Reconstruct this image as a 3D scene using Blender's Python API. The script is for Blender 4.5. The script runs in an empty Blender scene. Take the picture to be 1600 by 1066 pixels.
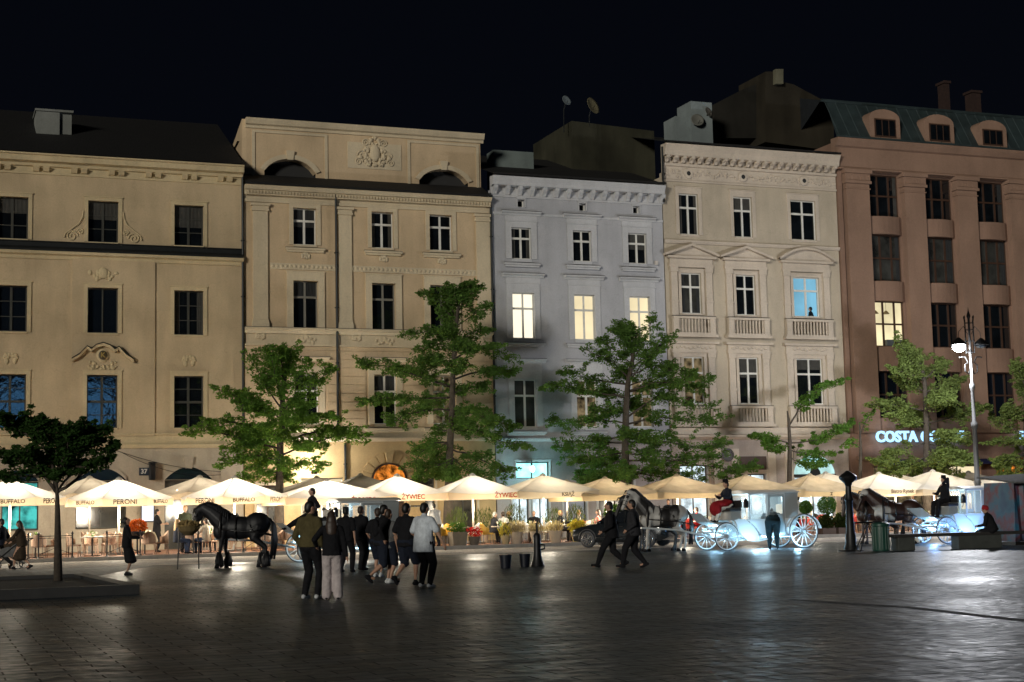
import bpy, bmesh, math, random
from mathutils import Vector, Matrix
random.seed(7)
RAD = math.radians
scene = bpy.context.scene
COL = scene.collection
# ------------------------------------------------------------------ camera
# World frame: x runs along the row of house fronts, y = 0 is their plane
# (negative y towards the square), z up, metres.
FOC, CAMH = 2400.0, 1.6
PITCH, ROLL, YAW = math.atan(262 / 2400.0), 0.022, RAD(21)
CAM = Vector((-5.806, -69.538, CAMH))
_f = Vector((math.sin(YAW) * math.cos(PITCH), math.cos(YAW) * math.cos(PITCH), math.sin(PITCH)))
_r0 = Vector((math.cos(YAW), -math.sin(YAW), 0))
_u0 = _r0.cross(_f)
_r = _r0 * math.cos(ROLL) - _u0 * math.sin(ROLL)
_u = _u0 * math.cos(ROLL) + _r0 * math.sin(ROLL)
cd = bpy.data.cameras.new('camera')
cam = bpy.data.objects.new('camera', cd)
COL.objects.link(cam)
cd.sensor_width = 36; cd.lens = 54.0; cd.clip_start = 0.1; cd.clip_end = 1500
mw = Matrix((( _r.x, _u.x, -_f.x, CAM.x), (_r.y, _u.y, -_f.y, CAM.y), (_r.z, _u.z, -_f.z, CAM.z), (0, 0, 0, 1)))
cam.matrix_world = mw
scene.camera = cam
# ------------------------------------------------------------------ night sky and the weak city light
w = bpy.data.worlds.new('World'); scene.world = w; w.use_nodes = True
nt = w.node_tree; nt.nodes.clear()
wo = nt.nodes.new('ShaderNodeOutputWorld'); bg = nt.nodes.new('ShaderNodeBackground')
tc = nt.nodes.new('ShaderNodeTexCoord'); sx = nt.nodes.new('ShaderNodeSeparateXYZ')
cr = nt.nodes.new('ShaderNodeValToRGB')
nt.links.new(tc.outputs['Generated'], sx.inputs[0]); nt.links.new(sx.outputs[2], cr.inputs[0])
cr.color_ramp.elements[0].position = 0.0; cr.color_ramp.elements[0].color = (0.0020, 0.0026, 0.0044, 1)
cr.color_ramp.elements[1].position = 0.5; cr.color_ramp.elements[1].color = (0.0012, 0.0017, 0.0034, 1)
nt.links.new(cr.outputs[0], bg.inputs[0]); nt.links.new(bg.outputs[0], wo.inputs[0])
bg.inputs[1].default_value = 1.0
sd = bpy.data.lights.new('sun', 'SUN'); sun = bpy.data.objects.new('sun', sd); COL.objects.link(sun)
sd.energy = 1.45; sd.angle = RAD(9); sd.color = (1.0, 0.95, 0.84)
sun.rotation_euler = (RAD(80), 0, RAD(-46))      # low light from behind the camera, slightly from the left
scene.view_settings.view_transform = 'Standard'
scene.view_settings.look = 'None'
scene.view_settings.exposure = 0.0
scene.view_settings.gamma = 1.0
cy = scene.cycles
cy.use_denoising = True
cy.max_bounces = 5; cy.diffuse_bounces = 2; cy.glossy_bounces = 3; cy.transmission_bounces = 4
cy.transparent_max_bounces = 8
cy.caustics_reflective = False; cy.caustics_refractive = False
cy.sample_clamp_indirect = 4.0; cy.denoising_prefilter = 'ACCURATE'
try: cy.use_light_tree = True
except Exception: pass
# ------------------------------------------------------------------ pixel helpers (measuring only)
def ray(px, py): return _f * FOC + _r * (px - 800) + _u * (533 - py)
def G(px, py, z=0.0):
    d = ray(px, py); k = (z - CAMH) / d.z; p = CAM + d * k; return Vector((p.x, p.y, z))
def S(px, py, y=0.0):
    d = ray(px, py); k = (y - CAM.y) / d.y; return CAM + d * k
# ------------------------------------------------------------------ materials
MATS = {}
def mat(name, col, rough=0.7, metal=0.0, emis=None, es=0.0, var=0.0, vscale=3.0, bump=0.0, bscale=30.0, spec=0.5, alpha=None, coat=0.0):
    if name in MATS: return MATS[name]
    m = bpy.data.materials.new(name); m.use_nodes = True; n = m.node_tree; b = n.nodes['Principled BSDF']
    b.inputs['Base Color'].default_value = (*col, 1); b.inputs['Roughness'].default_value = rough
    b.inputs['Metallic'].default_value = metal; b.inputs['Specular IOR Level'].default_value = spec
    if coat: b.inputs['Coat Weight'].default_value = coat; b.inputs['Coat Roughness'].default_value = 0.05
    if emis: b.inputs['Emission Color'].default_value = (*emis, 1); b.inputs['Emission Strength'].default_value = es
    if alpha is not None: b.inputs['Alpha'].default_value = alpha
    if var or bump:
        t = n.nodes.new('ShaderNodeTexCoord')
    if var:
        nz = n.nodes.new('ShaderNodeTexNoise'); nz.inputs['Scale'].default_value = vscale; nz.inputs['Detail'].default_value = 6
        nz.inputs['Roughness'].default_value = 0.65
        n.links.new(t.outputs['Object'], nz.inputs['Vector'])
        mr = n.nodes.new('ShaderNodeMapRange'); mr.inputs[1].default_value = 0.3; mr.inputs[2].default_value = 0.7
        mr.inputs[3].default_value = 1 - var; mr.inputs[4].default_value = 1 + var * 0.6
        n.links.new(nz.outputs[0], mr.inputs[0])
        mx = n.nodes.new('ShaderNodeMix'); mx.data_type = 'RGBA'; mx.blend_type = 'MULTIPLY'; mx.inputs[0].default_value = 1
        mx.inputs[6].default_value = (*col, 1); n.links.new(mr.outputs[0], mx.inputs[7]); n.links.new(mx.outputs[2], b.inputs['Base Color'])
    if bump:
        n2 = n.nodes.new('ShaderNodeTexNoise'); n2.inputs['Scale'].default_value = bscale; n2.inputs['Detail'].default_value = 4
        n.links.new(t.outputs['Object'], n2.inputs['Vector'])
        bp = n.nodes.new('ShaderNodeBump'); bp.inputs['Strength'].default_value = bump; bp.inputs['Distance'].default_value = 0.05
        n.links.new(n2.outputs[0], bp.inputs['Height']); n.links.new(bp.outputs[0], b.inputs['Normal'])
    MATS[name] = m; return m

def plaster(name, col, stain=0.30, rough=0.9):
    """painted lime plaster: cloudy fading, thin rain streaks, fine grain"""
    if name in MATS: return MATS[name]
    m = bpy.data.materials.new(name); m.use_nodes = True; n = m.node_tree; b = n.nodes['Principled BSDF']
    b.inputs['Roughness'].default_value = rough; b.inputs['Specular IOR Level'].default_value = 0.2
    t = n.nodes.new('ShaderNodeTexCoord')
    def noise(scale, vec=(1, 1, 1), detail=6):
        mp = n.nodes.new('ShaderNodeMapping'); mp.inputs['Scale'].default_value = vec
        n.links.new(t.outputs['Object'], mp.inputs[0])
        q = n.nodes.new('ShaderNodeTexNoise'); q.inputs['Scale'].default_value = scale; q.inputs['Detail'].default_value = detail
        n.links.new(mp.outputs[0], q.inputs['Vector']); return q.outputs[0]
    def mul(a, bb):
        x = n.nodes.new('ShaderNodeMath'); x.operation = 'MULTIPLY'; n.links.new(a, x.inputs[0]); n.links.new(bb, x.inputs[1]); return x.outputs[0]
    def rng(v, lo, hi, a=0.3, c=0.7):
        q = n.nodes.new('ShaderNodeMapRange'); q.inputs[1].default_value = a; q.inputs[2].default_value = c
        q.inputs[3].default_value = lo; q.inputs[4].default_value = hi; n.links.new(v, q.inputs[0]); return q.outputs[0]
    f = mul(rng(noise(0.45), 1 - stain, 1.08), rng(noise(1.6, (1, 1, 0.25)), 1 - stain * 0.6, 1.05))
    f = mul(f, rng(noise(14), 0.93, 1.04))
    f = mul(f, rng(noise(1.1, (1.0, 1, 0.3), 8), 1 - stain * 0.35, 1.02, 0.25, 0.5))
    # hairline cracks and patched spots
    vo = n.nodes.new('ShaderNodeTexVoronoi'); vo.feature = 'DISTANCE_TO_EDGE'; vo.inputs['Scale'].default_value = 0.55
    nv = n.nodes.new('ShaderNodeTexNoise'); nv.inputs['Scale'].default_value = 2.5; n.links.new(t.outputs['Object'], nv.inputs['Vector'])
    vm = n.nodes.new('ShaderNodeVectorMath'); vm.operation = 'MULTIPLY_ADD'; vm.inputs[1].default_value = (0.9, 0.9, 0.9)
    n.links.new(nv.outputs[1], vm.inputs[0]); n.links.new(t.outputs['Object'], vm.inputs[2]); n.links.new(vm.outputs[0], vo.inputs['Vector'])
    f = mul(f, rng(vo.outputs[0], 0.90, 1.0, 0.0, 0.012))
    mx = n.nodes.new('ShaderNodeMix'); mx.data_type = 'RGBA'; mx.blend_type = 'MULTIPLY'; mx.inputs[0].default_value = 1
    mx.inputs[6].default_value = (*col, 1); n.links.new(f, mx.inputs[7]); n.links.new(mx.outputs[2], b.inputs['Base Color'])
    bp = n.nodes.new('ShaderNodeBump'); bp.inputs['Strength'].default_value = 0.35; bp.inputs['Distance'].default_value = 0.02
    n.links.new(noise(25), bp.inputs['Height']); n.links.new(bp.outputs[0], b.inputs['Normal'])
    MATS[name] = m; return m

def emit(name, col, s, var=0.0, vscale=1.5, lo=0.3):
    if name in MATS: return MATS[name]
    m = bpy.data.materials.new(name); m.use_nodes = True; n = m.node_tree; n.nodes.clear()
    o = n.nodes.new('ShaderNodeOutputMaterial'); e = n.nodes.new('ShaderNodeEmission')
    e.inputs[0].default_value = (*col, 1); e.inputs[1].default_value = s
    if var:
        t = n.nodes.new('ShaderNodeTexCoord'); nz = n.nodes.new('ShaderNodeTexNoise'); nz.inputs['Scale'].default_value = vscale
        nz.inputs['Detail'].default_value = 5
        n.links.new(t.outputs['Object'], nz.inputs['Vector'])
        mr = n.nodes.new('ShaderNodeMapRange'); mr.inputs[1].default_value = 0.35; mr.inputs[2].default_value = 0.65
        mr.inputs[3].default_value = s * lo; mr.inputs[4].default_value = s * (1 + var); n.links.new(nz.outputs[0], mr.inputs[0])
        n.links.new(mr.outputs[0], e.inputs[1])
    n.links.new(e.outputs[0], o.inputs[0]); MATS[name] = m; return m

def thin(name, col, trans=0.5, var=0.1, rough=0.8, tcol=None):
    """cloth or leaf that lets part of the light through"""
    if name in MATS: return MATS[name]
    m = bpy.data.materials.new(name); m.use_nodes = True; n = m.node_tree; n.nodes.clear()
    o = n.nodes.new('ShaderNodeOutputMaterial'); d = n.nodes.new('ShaderNodeBsdfDiffuse'); tr = n.nodes.new('ShaderNodeBsdfTranslucent')
    mixs = n.nodes.new('ShaderNodeMixShader'); mixs.inputs[0].default_value = trans
    t = n.nodes.new('ShaderNodeTexCoord'); nz = n.nodes.new('ShaderNodeTexNoise'); nz.inputs['Scale'].default_value = 2.2; nz.inputs['Detail'].default_value = 5
    n.links.new(t.outputs['Object'], nz.inputs['Vector'])
    mr = n.nodes.new('ShaderNodeMapRange'); mr.inputs[1].default_value = 0.3; mr.inputs[2].default_value = 0.7
    mr.inputs[3].default_value = 1 - var; mr.inputs[4].default_value = 1 + var * 0.5; n.links.new(nz.outputs[0], mr.inputs[0])
    for sh, c in ((d, col), (tr, tcol or col)):
        mx = n.nodes.new('ShaderNodeMix'); mx.data_type = 'RGBA'; mx.blend_type = 'MULTIPLY'; mx.inputs[0].default_value = 1
        mx.inputs[6].default_value = (*c, 1); n.links.new(mr.outputs[0], mx.inputs[7]); n.links.new(mx.outputs[2], sh.inputs[0])
    n.links.new(d.outputs[0], mixs.inputs[1]); n.links.new(tr.outputs[0], mixs.inputs[2]); n.links.new(mixs.outputs[0], o.inputs[0])
    MATS[name] = m; return m

# ------------------------------------------------------------------ mesh builder
class MB:
    def __init__(s): s.v = []; s.f = []
    def add(s, vs, fs):
        o = len(s.v); s.v += [tuple(p) for p in vs]; s.f += [tuple(i + o for i in q) for q in fs]; return s
    def box(s, x0, x1, y0, y1, z0, z1):
        return s.add([(x0,y0,z0),(x1,y0,z0),(x1,y1,z0),(x0,y1,z0),(x0,y0,z1),(x1,y0,z1),(x1,y1,z1),(x0,y1,z1)],
                     [(0,3,2,1),(4,5,6,7),(0,1,5,4),(1,2,6,5),(2,3,7,6),(3,0,4,7)])
    def quad(s, a, b, c, d): return s.add([a, b, c, d], [(0, 1, 2, 3)])
    def extr(s, poly, y0, y1):
        """polygon in (x,z) pushed from y0 to y1"""
        n = len(poly)
        return s.add([(x, y0, z) for x, z in poly] + [(x, y1, z) for x, z in poly],
                     [tuple(range(n))] + [tuple(range(2*n-1, n-1, -1))] + [(i, i+n, (i+1) % n + n, (i+1) % n) for i in range(n)])
    def extx(s, poly, x0, x1):
        """profile polygon in (y,z) run along x"""
        n = len(poly)
        return s.add([(x0, y, z) for y, z in poly] + [(x1, y, z) for y, z in poly],
                     [tuple(range(n))] + [tuple(range(2*n-1, n-1, -1))] + [(i, (i+1) % n, (i+1) % n + n, i+n) for i in range(n)])
    def tube(s, pts, rad, n=8, cap=True, flat=None):
        pts = [Vector(p) for p in pts]
        if not isinstance(rad, (list, tuple)): rad = [rad] * len(pts)
        o = len(s.v); ref = None
        for i, p in enumerate(pts):
            d = (pts[min(i+1, len(pts)-1)] - pts[max(i-1, 0)]).normalized()
            if ref is None:
                ref = Vector((0, 0, 1)) if abs(d.z) < 0.9 else Vector((1, 0, 0))
                a = d.cross(ref).normalized()
            else:
                a = (a - d * a.dot(d)).normalized()
            b = d.cross(a)
            fl = flat[i] if flat else 1.0
            for k in range(n):
                t = 2 * math.pi * k / n
                s.v.append(tuple(p + a * (math.cos(t) * rad[i]) + b * (math.sin(t) * rad[i] * fl)))
        for i in range(len(pts) - 1):
            for k in range(n):
                s.f.append((o + i*n + k, o + i*n + (k+1) % n, o + (i+1)*n + (k+1) % n, o + (i+1)*n + k))
        if cap:
            s.f.append(tuple(o + k for k in reversed(range(n)))); e = o + (len(pts)-1)*n; s.f.append(tuple(e + k for k in range(n)))
        return s
    def caps(s, p0, r0, p1, r1, n=10):
        """rounded tapered limb"""
        p0 = Vector(p0); p1 = Vector(p1); d = (p1 - p0).normalized(); pts = []; rs = []
        for t in (0.05, 0.4, 0.75): pts.append(p0 - d * r0 * (1 - t)); rs.append(r0 * math.sqrt(max(0.02, 1 - (1-t)**2)))
        pts += [p0, p1]; rs += [r0, r1]
        for t in (0.75, 0.4, 0.05): pts.append(p1 + d * r1 * (1 - t)); rs.append(r1 * math.sqrt(max(0.02, 1 - (1-t)**2)))
        return s.tube(pts, rs, n)
    def ell(s, c, r, n=12, m=8, rot=None):
        c = Vector(c); vs = []; fs = []
        vs.append(Vector((0, 0, -r[2])))
        for j in range(1, m):
            ph = -math.pi/2 + math.pi * j / m
            for k in range(n):
                t = 2*math.pi*k/n; vs.append(Vector((r[0]*math.cos(ph)*math.cos(t), r[1]*math.cos(ph)*math.sin(t), r[2]*math.sin(ph))))
        vs.append(Vector((0, 0, r[2])))
        for k in range(n): fs.append((0, 1 + (k+1) % n, 1 + k))
        for j in range(m-2):
            for k in range(n): a = 1 + j*n; fs.append((a+k, a+(k+1) % n, a+n+(k+1) % n, a+n+k))
        a = 1 + (m-2)*n
        for k in range(n): fs.append((a+k, a+(k+1) % n, len(vs)-1))
        if rot is not None: vs = [rot @ v for v in vs]
        return s.add([v + c for v in vs], fs)
    def lathe(s, prof, c=(0, 0, 0), n=16):
        """profile list of (r,z) round a vertical axis through c"""
        o = len(s.v); k_ = len(prof)
        for r, z in prof:
            for k in range(n):
                t = 2*math.pi*k/n; s.v.append((c[0]+r*math.cos(t), c[1]+r*math.sin(t), c[2]+z))
        for i in range(k_-1):
            for k in range(n): s.f.append((o+i*n+k, o+i*n+(k+1) % n, o+(i+1)*n+(k+1) % n, o+(i+1)*n+k))
        s.f.append(tuple(o+k for k in reversed(range(n)))); e = o+(k_-1)*n; s.f.append(tuple(e+k for k in range(n)))
        return s
    def xf(s, M, start=0):
        for i in range(start, len(s.v)): s.v[i] = tuple(M @ Vector(s.v[i]))
        return s

def link(name, me, m, parent=None, smooth=False):
    if m is not None:
        for mm in (m if isinstance(m, (list, tuple)) else [m]): me.materials.append(mm)
    o = bpy.data.objects.new(name, me); COL.objects.link(o)
    if parent is not None: o.parent = parent
    if smooth:
        for p in me.polygons: p.use_smooth = True
    return o
def rootloc(p):
    while p.parent is not None: p = p.parent
    return Vector(p.location)
def build(mb, name, m, parent=None, smooth=False, world=False, fix=True, bevel=0.0, auto=None):
    """link the collected shape as one mesh; world=True when the numbers are world metres and the root is not rotated"""
    vs = mb.v
    if world and parent is not None:
        L = rootloc(parent); vs = [(a-L.x, b-L.y, c-L.z) for a, b, c in vs]
    me = bpy.data.meshes.new(name); me.from_pydata(vs, [], mb.f); me.update()
    if fix:
        bm = bmesh.new(); bm.from_mesh(me); bmesh.ops.recalc_face_normals(bm, faces=bm.faces); bm.to_mesh(me); bm.free()
    o = link(name, me, m, parent, smooth)
    if auto is not None:
        for p in me.polygons: p.use_smooth = True
        me.set_sharp_from_angle(angle=RAD(auto))
    if bevel:
        md = o.modifiers.new('bevel', 'BEVEL'); md.width = bevel; md.segments = 2; md.limit_method = 'ANGLE'
    return o
def split_loose(o, gap=0.0):
    """turn one mesh into one part per connected piece (pieces closer than gap in x stay together)"""
    bm = bmesh.new(); bm.from_mesh(o.data); seen = set(); comps = []
    for v in bm.verts:
        if v.index in seen: continue
        st = [v]; seen.add(v.index); c = []
        while st:
            q = st.pop(); c.append(q.index)
            for e in q.link_edges:
                w_ = e.other_vert(q)
                if w_.index not in seen: seen.add(w_.index); st.append(w_)
        comps.append(c)
    bm.free(); vs = [tuple(v.co) for v in o.data.vertices]; fs = [tuple(p.vertices) for p in o.data.polygons]
    comps.sort(key=lambda c: min(vs[i][0] for i in c)); grp = []
    for c in comps:
        a, b = min(vs[i][0] for i in c), max(vs[i][0] for i in c)
        if grp and a < grp[-1][1] + gap: grp[-1][0].extend(c); grp[-1][1] = max(grp[-1][1], b)
        else: grp.append([list(c), b])
    name = o.name.split('.')[0]; par = o.parent; ms = list(o.data.materials)
    for c, _ in grp:
        m_ = {old: k for k, old in enumerate(c)}; s_ = set(c)
        me = bpy.data.meshes.new(name); me.from_pydata([vs[i] for i in c], [], [tuple(m_[i] for i in f) for f in fs if f[0] in s_]); me.update()
        link(name, me, ms, par)
    bpy.data.objects.remove(o)
def tag(o, label=None, cat=None, group=None, kind=None):
    if label: o['label'] = label
    if cat: o['category'] = cat
    if group: o['group'] = group
    if kind: o['kind'] = kind
    return o
def thing(name, label, cat, loc=(0, 0, 0), rz=0.0, group=None):
    o = bpy.data.objects.new(name, None); COL.objects.link(o); o.location = loc; o.rotation_euler = (0, 0, rz)
    o.empty_display_size = 0.2
    return tag(o, label, cat, group)
def kids(o): return [c for c in KIDS.get(o.name, [])]
def copy_tree(src, parent=None, tree=None):
    if tree is None:
        tree = {}
        for q in bpy.data.objects:
            if q.parent: tree.setdefault(q.parent.name, []).append(q)
    c = src.copy(); COL.objects.link(c)
    if parent is not None: c.parent = parent
    for ch in tree.get(src.name, []): copy_tree(ch, c, tree)
    return c
def place(src, first, loc, rz, label, group=None):
    o = src if first else copy_tree(src)
    o.location = loc; o.rotation_euler = (0, 0, rz); o['label'] = label
    if group: o['group'] = group
    return o
def vox(mb, name, m, parent, size=0.02, smooth_it=4, world=False, dec=None):
    """melt overlapping shapes into one continuous skin"""
    me = bpy.data.meshes.new(name); me.from_pydata(mb.v, [], mb.f); me.update()
    bm = bmesh.new(); bm.from_mesh(me); bmesh.ops.recalc_face_normals(bm, faces=bm.faces); bm.to_mesh(me); bm.free()
    t = bpy.data.objects.new('tmp', me); COL.objects.link(t)
    r = t.modifiers.new('r', 'REMESH'); r.mode = 'VOXEL'; r.voxel_size = size
    if smooth_it:
        sm = t.modifiers.new('s', 'SMOOTH'); sm.factor = 0.5; sm.iterations = smooth_it
    dg = bpy.context.evaluated_depsgraph_get()
    me2 = bpy.data.meshes.new_from_object(t.evaluated_get(dg)); me2.name = name
    bpy.data.objects.remove(t); bpy.data.meshes.remove(me)
    if world:
        L = rootloc(parent); me2.transform(Matrix.Translation(-L))
    me2.materials.clear()
    return link(name, me2, m, parent, True)
_txt = {}
def text_mesh(txt, size=1.0, depth=0.0, bold=0.0, align='CENTER'):
    c = bpy.data.curves.new('txt', 'FONT'); c.body = txt; c.size = size; c.extrude = depth; c.offset = bold; c.align_x = align; c.align_y = 'CENTER'
    c.resolution_u = 3
    t = bpy.data.objects.new('tmp', c); COL.objects.link(t)
    dg = bpy.context.evaluated_depsgraph_get(); me = bpy.data.meshes.new_from_object(t.evaluated_get(dg))
    bpy.data.objects.remove(t); bpy.data.curves.remove(c); me.materials.clear(); return me
def lamp(name, loc, power, col, r=0.06, parent=None):
    l = bpy.data.lights.new(name, 'POINT'); l.energy = power; l.color = col; l.shadow_soft_size = r
    o = bpy.data.objects.new(name, l); COL.objects.link(o); o.location = loc
    if parent is not None: o.parent = parent
    return o
# ================================================================== GROUND
def ground_mat(name, base, bw, bh, rough=(0.22, 0.5), bump=0.25, mort=0.012, tint=0.35, rot=0.0, spec=0.5):
    m = bpy.data.materials.new(name); m.use_nodes = True; n = m.node_tree; b = n.nodes['Principled BSDF']
    t = n.nodes.new('ShaderNodeTexCoord'); mp = n.nodes.new('ShaderNodeMapping'); mp.inputs['Rotation'].default_value = (0, 0, rot)
    n.links.new(t.outputs['Object'], mp.inputs[0])
    # gently wandering joints
    nw = n.nodes.new('ShaderNodeTexNoise'); nw.inputs['Scale'].default_value = 1.3; n.links.new(mp.outputs[0], nw.inputs['Vector'])
    va = n.nodes.new('ShaderNodeVectorMath'); va.operation = 'MULTIPLY_ADD'; va.inputs[1].default_value = (0.06, 0.06, 0)
    n.links.new(nw.outputs[1], va.inputs[0]); n.links.new(mp.outputs[0], va.inputs[2])
    br = n.nodes.new('ShaderNodeTexBrick'); br.inputs['Scale'].default_value = 1.0
    br.inputs['Brick Width'].default_value = bw; br.inputs['Row Height'].default_value = bh; br.inputs['Mortar Size'].default_value = mort
    br.inputs['Mortar Smooth'].default_value = 0.35; br.inputs['Bias'].default_value = -0.1
    br.inputs['Color1'].default_value = (*[c * (1 - tint) for c in base], 1); br.inputs['Color2'].default_value = (*[c * (1 + tint) for c in base], 1)
    br.inputs['Mortar'].default_value = (*[c * 0.35 for c in base], 1)
    n.links.new(va.outputs[0], br.inputs['Vector'])
    nz = n.nodes.new('ShaderNodeTexNoise'); nz.inputs['Scale'].default_value = 0.22; nz.inputs['Detail'].default_value = 8; nz.inputs['Roughness'].default_value = 0.6
    n.links.new(t.outputs['Object'], nz.inputs['Vector'])
    ng = n.nodes.new('ShaderNodeTexNoise'); ng.inputs['Scale'].default_value = 7.0; ng.inputs['Detail'].default_value = 6
    n.links.new(t.outputs['Object'], ng.inputs['Vector'])
    def rng(v, a, c, lo, hi):
        q = n.nodes.new('ShaderNodeMapRange'); q.inputs[1].default_value = a; q.inputs[2].default_value = c
        q.inputs[3].default_value = lo; q.inputs[4].default_value = hi; n.links.new(v, q.inputs[0]); return q.outputs[0]
    def mth(op, a, c):
        x = n.nodes.new('ShaderNodeMath'); x.operation = op
        for i, s_ in enumerate((a, c)):
            if isinstance(s_, float): x.inputs[i].default_value = s_
            else: n.links.new(s_, x.inputs[i])
        return x.outputs[0]
    f = mth('MULTIPLY', rng(nz.outputs[0], 0.35, 0.65, 0.65, 1.2), rng(ng.outputs[0], 0.3, 0.7, 0.8, 1.15))
    mx = n.nodes.new('ShaderNodeMix'); mx.data_type = 'RGBA'; mx.blend_type = 'MULTIPLY'; mx.inputs[0].default_value = 1
    n.links.new(br.outputs[0], mx.inputs[6]); n.links.new(f, mx.inputs[7]); n.links.new(mx.outputs[2], b.inputs['Base Color'])
    r = rng(nz.outputs[0], 0.35, 0.65, rough[0], rough[1])
    r = mth('ADD', r, rng(ng.outputs[0], 0.3, 0.7, -0.06, 0.1))
    r = mth('ADD', r, rng(br.outputs['Fac'], 0.0, 1.0, 0.0, 0.2))
    n.links.new(r, b.inputs['Roughness']); b.inputs['Specular IOR Level'].default_value = spec
    # each slab lies at its own small tilt: the brick colour drives a height too
    bw_ = n.nodes.new('ShaderNodeRGBToBW'); n.links.new(br.outputs[0], bw_.inputs[0])
    h = mth('ADD', mth('MULTIPLY', br.outputs['Fac'], -0.010), mth('MULTIPLY', ng.outputs[0], 0.012))
    nl = n.nodes.new('ShaderNodeTexNoise'); nl.inputs['Scale'].default_value = 1.9; nl.inputs['Detail'].default_value = 2
    n.links.new(t.outputs['Object'], nl.inputs['Vector'])
    h = mth('ADD', h, mth('MULTIPLY', nl.outputs[0], 0.045))
    bp = n.nodes.new('ShaderNodeBump'); bp.inputs['Strength'].default_value = bump; bp.inputs['Distance'].default_value = 1.0
    n.links.new(h, bp.inputs['Height']); n.links.new(bp.outputs[0], b.inputs['Normal'])
    return m
M_SQUARE = ground_mat('square_stone', (0.064, 0.078, 0.088), 0.62, 0.31, rough=(0.33, 0.50), bump=0.95, spec=0.085)
M_SETTS = ground_mat('light_setts', (0.50, 0.49, 0.46), 0.42, 0.21, rough=(0.65, 0.85), bump=0.45, rot=RAD(45), tint=0.22, spec=.08)  # pale setts, colour raised further to carry the terrace lamp light
M_LANE = ground_mat('lane_stone', (0.50, 0.45, 0.40), 0.5, 0.25, rough=(0.65, 0.85), bump=0.4, spec=.08)  # lane colour raised to carry the light of the sunshades
M_DECK = ground_mat('terrace_tile', (0.30, 0.13, 0.07), 0.3, 0.3, rough=(0.35, 0.55), bump=0.2, mort=0.006)
def sheet(name, pts, z, m):
    mb = MB(); mb.add([(x, y, z) for x, y in pts], [tuple(range(len(pts)))])
    o = build(mb, name, m, fix=False); return tag(o, kind='structure')
GX0, GX1, GY0, GY1 = -400, 500, -420, 480
sheet('ground', [(GX0, GY0), (GX1, GY0), (GX1, GY1), (GX0, GY1)], -0.004, M_SQUARE)
# paved road by the terraces; sunshade light is put into its pale colour
a1 = G(-40, 900); a2 = G(215, 902); a3 = G(420, 888)
sheet('road', [(-60, -17.5), (1.2, -17.5), (8.5, -16.6), (60, -16.2), (60, -9.4), (-60, -9.4)], 0.0, M_LANE)
sheet('pavement', [(-60, -24.5), (-1.0, -24.5), (1.3, -17.6), (-60, -17.6)], 0.002, M_SETTS)
mb = MB(); mb.box(-40, 62, -9.4, 0.0, 0.0, 0.14)
o = build(mb, 'terrace_pavement', M_DECK); tag(o, kind='structure')
mb = MB(); mb.box(-40, 62, -9.58, -9.402, 0.0, 0.145)
o = build(mb, 'kerb', mat('kerb_stone', (0.25, 0.23, 0.2), 0.6, var=0.25, bump=0.3)); tag(o, kind='structure')
# slot drain that crosses the right foreground
mb = MB(); p0 = G(1235, 937); p1 = G(1420, 949); p2 = G(1620, 972)
for a, b in ((p0, p1), (p1, p2)):
    d = (b - a).normalized(); s_ = Vector((-d.y, d.x, 0)) * 0.09
    mb.quad((a - s_) + Vector((0, 0, .003)), (b - s_) + Vector((0, 0, .003)), (b + s_) + Vector((0, 0, .003)), (a + s_) + Vector((0, 0, .003)))
o = build(mb, 'drainage_channel', mat('drain_iron', (0.012, 0.012, 0.012), 0.8)); tag(o, kind='structure')

# ================================================================== HOUSES
GL_DARK = mat('glass_dark', (0.006, 0.008, 0.010), 0.06, spec=0.9, var=0.5, vscale=1.5)
GL_DIM = mat('glass_curtain', (0.05, 0.05, 0.045), 0.12, spec=0.8, var=0.8, vscale=.9)
GL_WAVE = mat('glass_wavy', (0.006, 0.009, 0.014), 0.03, spec=1.0, bump=0.12, bscale=3.2)
W_WARM = emit('lit_room_warm', (1.0, 0.92, 0.70), 1.25, var=0.05, vscale=0.5, lo=0.92)
W_ROOM = emit('lit_room_yellow', (1.0, .86, .52), 1.05, var=.1, vscale=.6, lo=.7)
W_CREAM = emit('lit_room_cream', (1.0, 0.84, 0.52), 1.0, var=0.08, vscale=0.5, lo=0.85)
W_BLUE = emit('lit_room_blue', (0.28, 0.66, 0.90), 0.72, var=0.15, vscale=0.6, lo=0.8)
W_DIMWARM = emit('lit_room_dim', (0.8, 0.6, 0.32), 0.16, var=0.8, vscale=3, lo=0.05)
W_TEAL = emit('lit_shop_teal', (0.08, 0.55, 0.50), 0.55, var=1.2, vscale=2.2, lo=0.05)
W_COOL = emit('lit_shop_white', (0.80, 0.95, 1.0), 1.2, var=0.4, vscale=2.0, lo=0.35)
W_ORANGE = emit('lit_shop_orange', (1.0, 0.30, 0.04), 0.55, var=1.0, vscale=5.0, lo=0.15)
FR_WHITE = mat('frame_white', (0.74, 0.72, 0.66), 0.6, var=0.15)
FR_DARK = mat('frame_dark', (0.05, 0.05, 0.042), 0.6, var=0.2)
FR_BROWN = mat('frame_brown', (0.06, 0.03, 0.018), 0.55, var=0.2)
LEAD = mat('lead_flashing', (0.02, 0.022, 0.022), 0.5, metal=0.3, var=0.3)
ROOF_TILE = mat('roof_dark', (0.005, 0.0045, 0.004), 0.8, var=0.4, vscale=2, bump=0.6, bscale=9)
CURT = (mat('curtain_dull', (.05, .048, .042), .9, var=.3), mat('curtain_dark', (.022, .024, .025), .9, var=.3))
ROOM = mat('room_dark', (0.03, 0.03, 0.03), 0.9)

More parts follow.
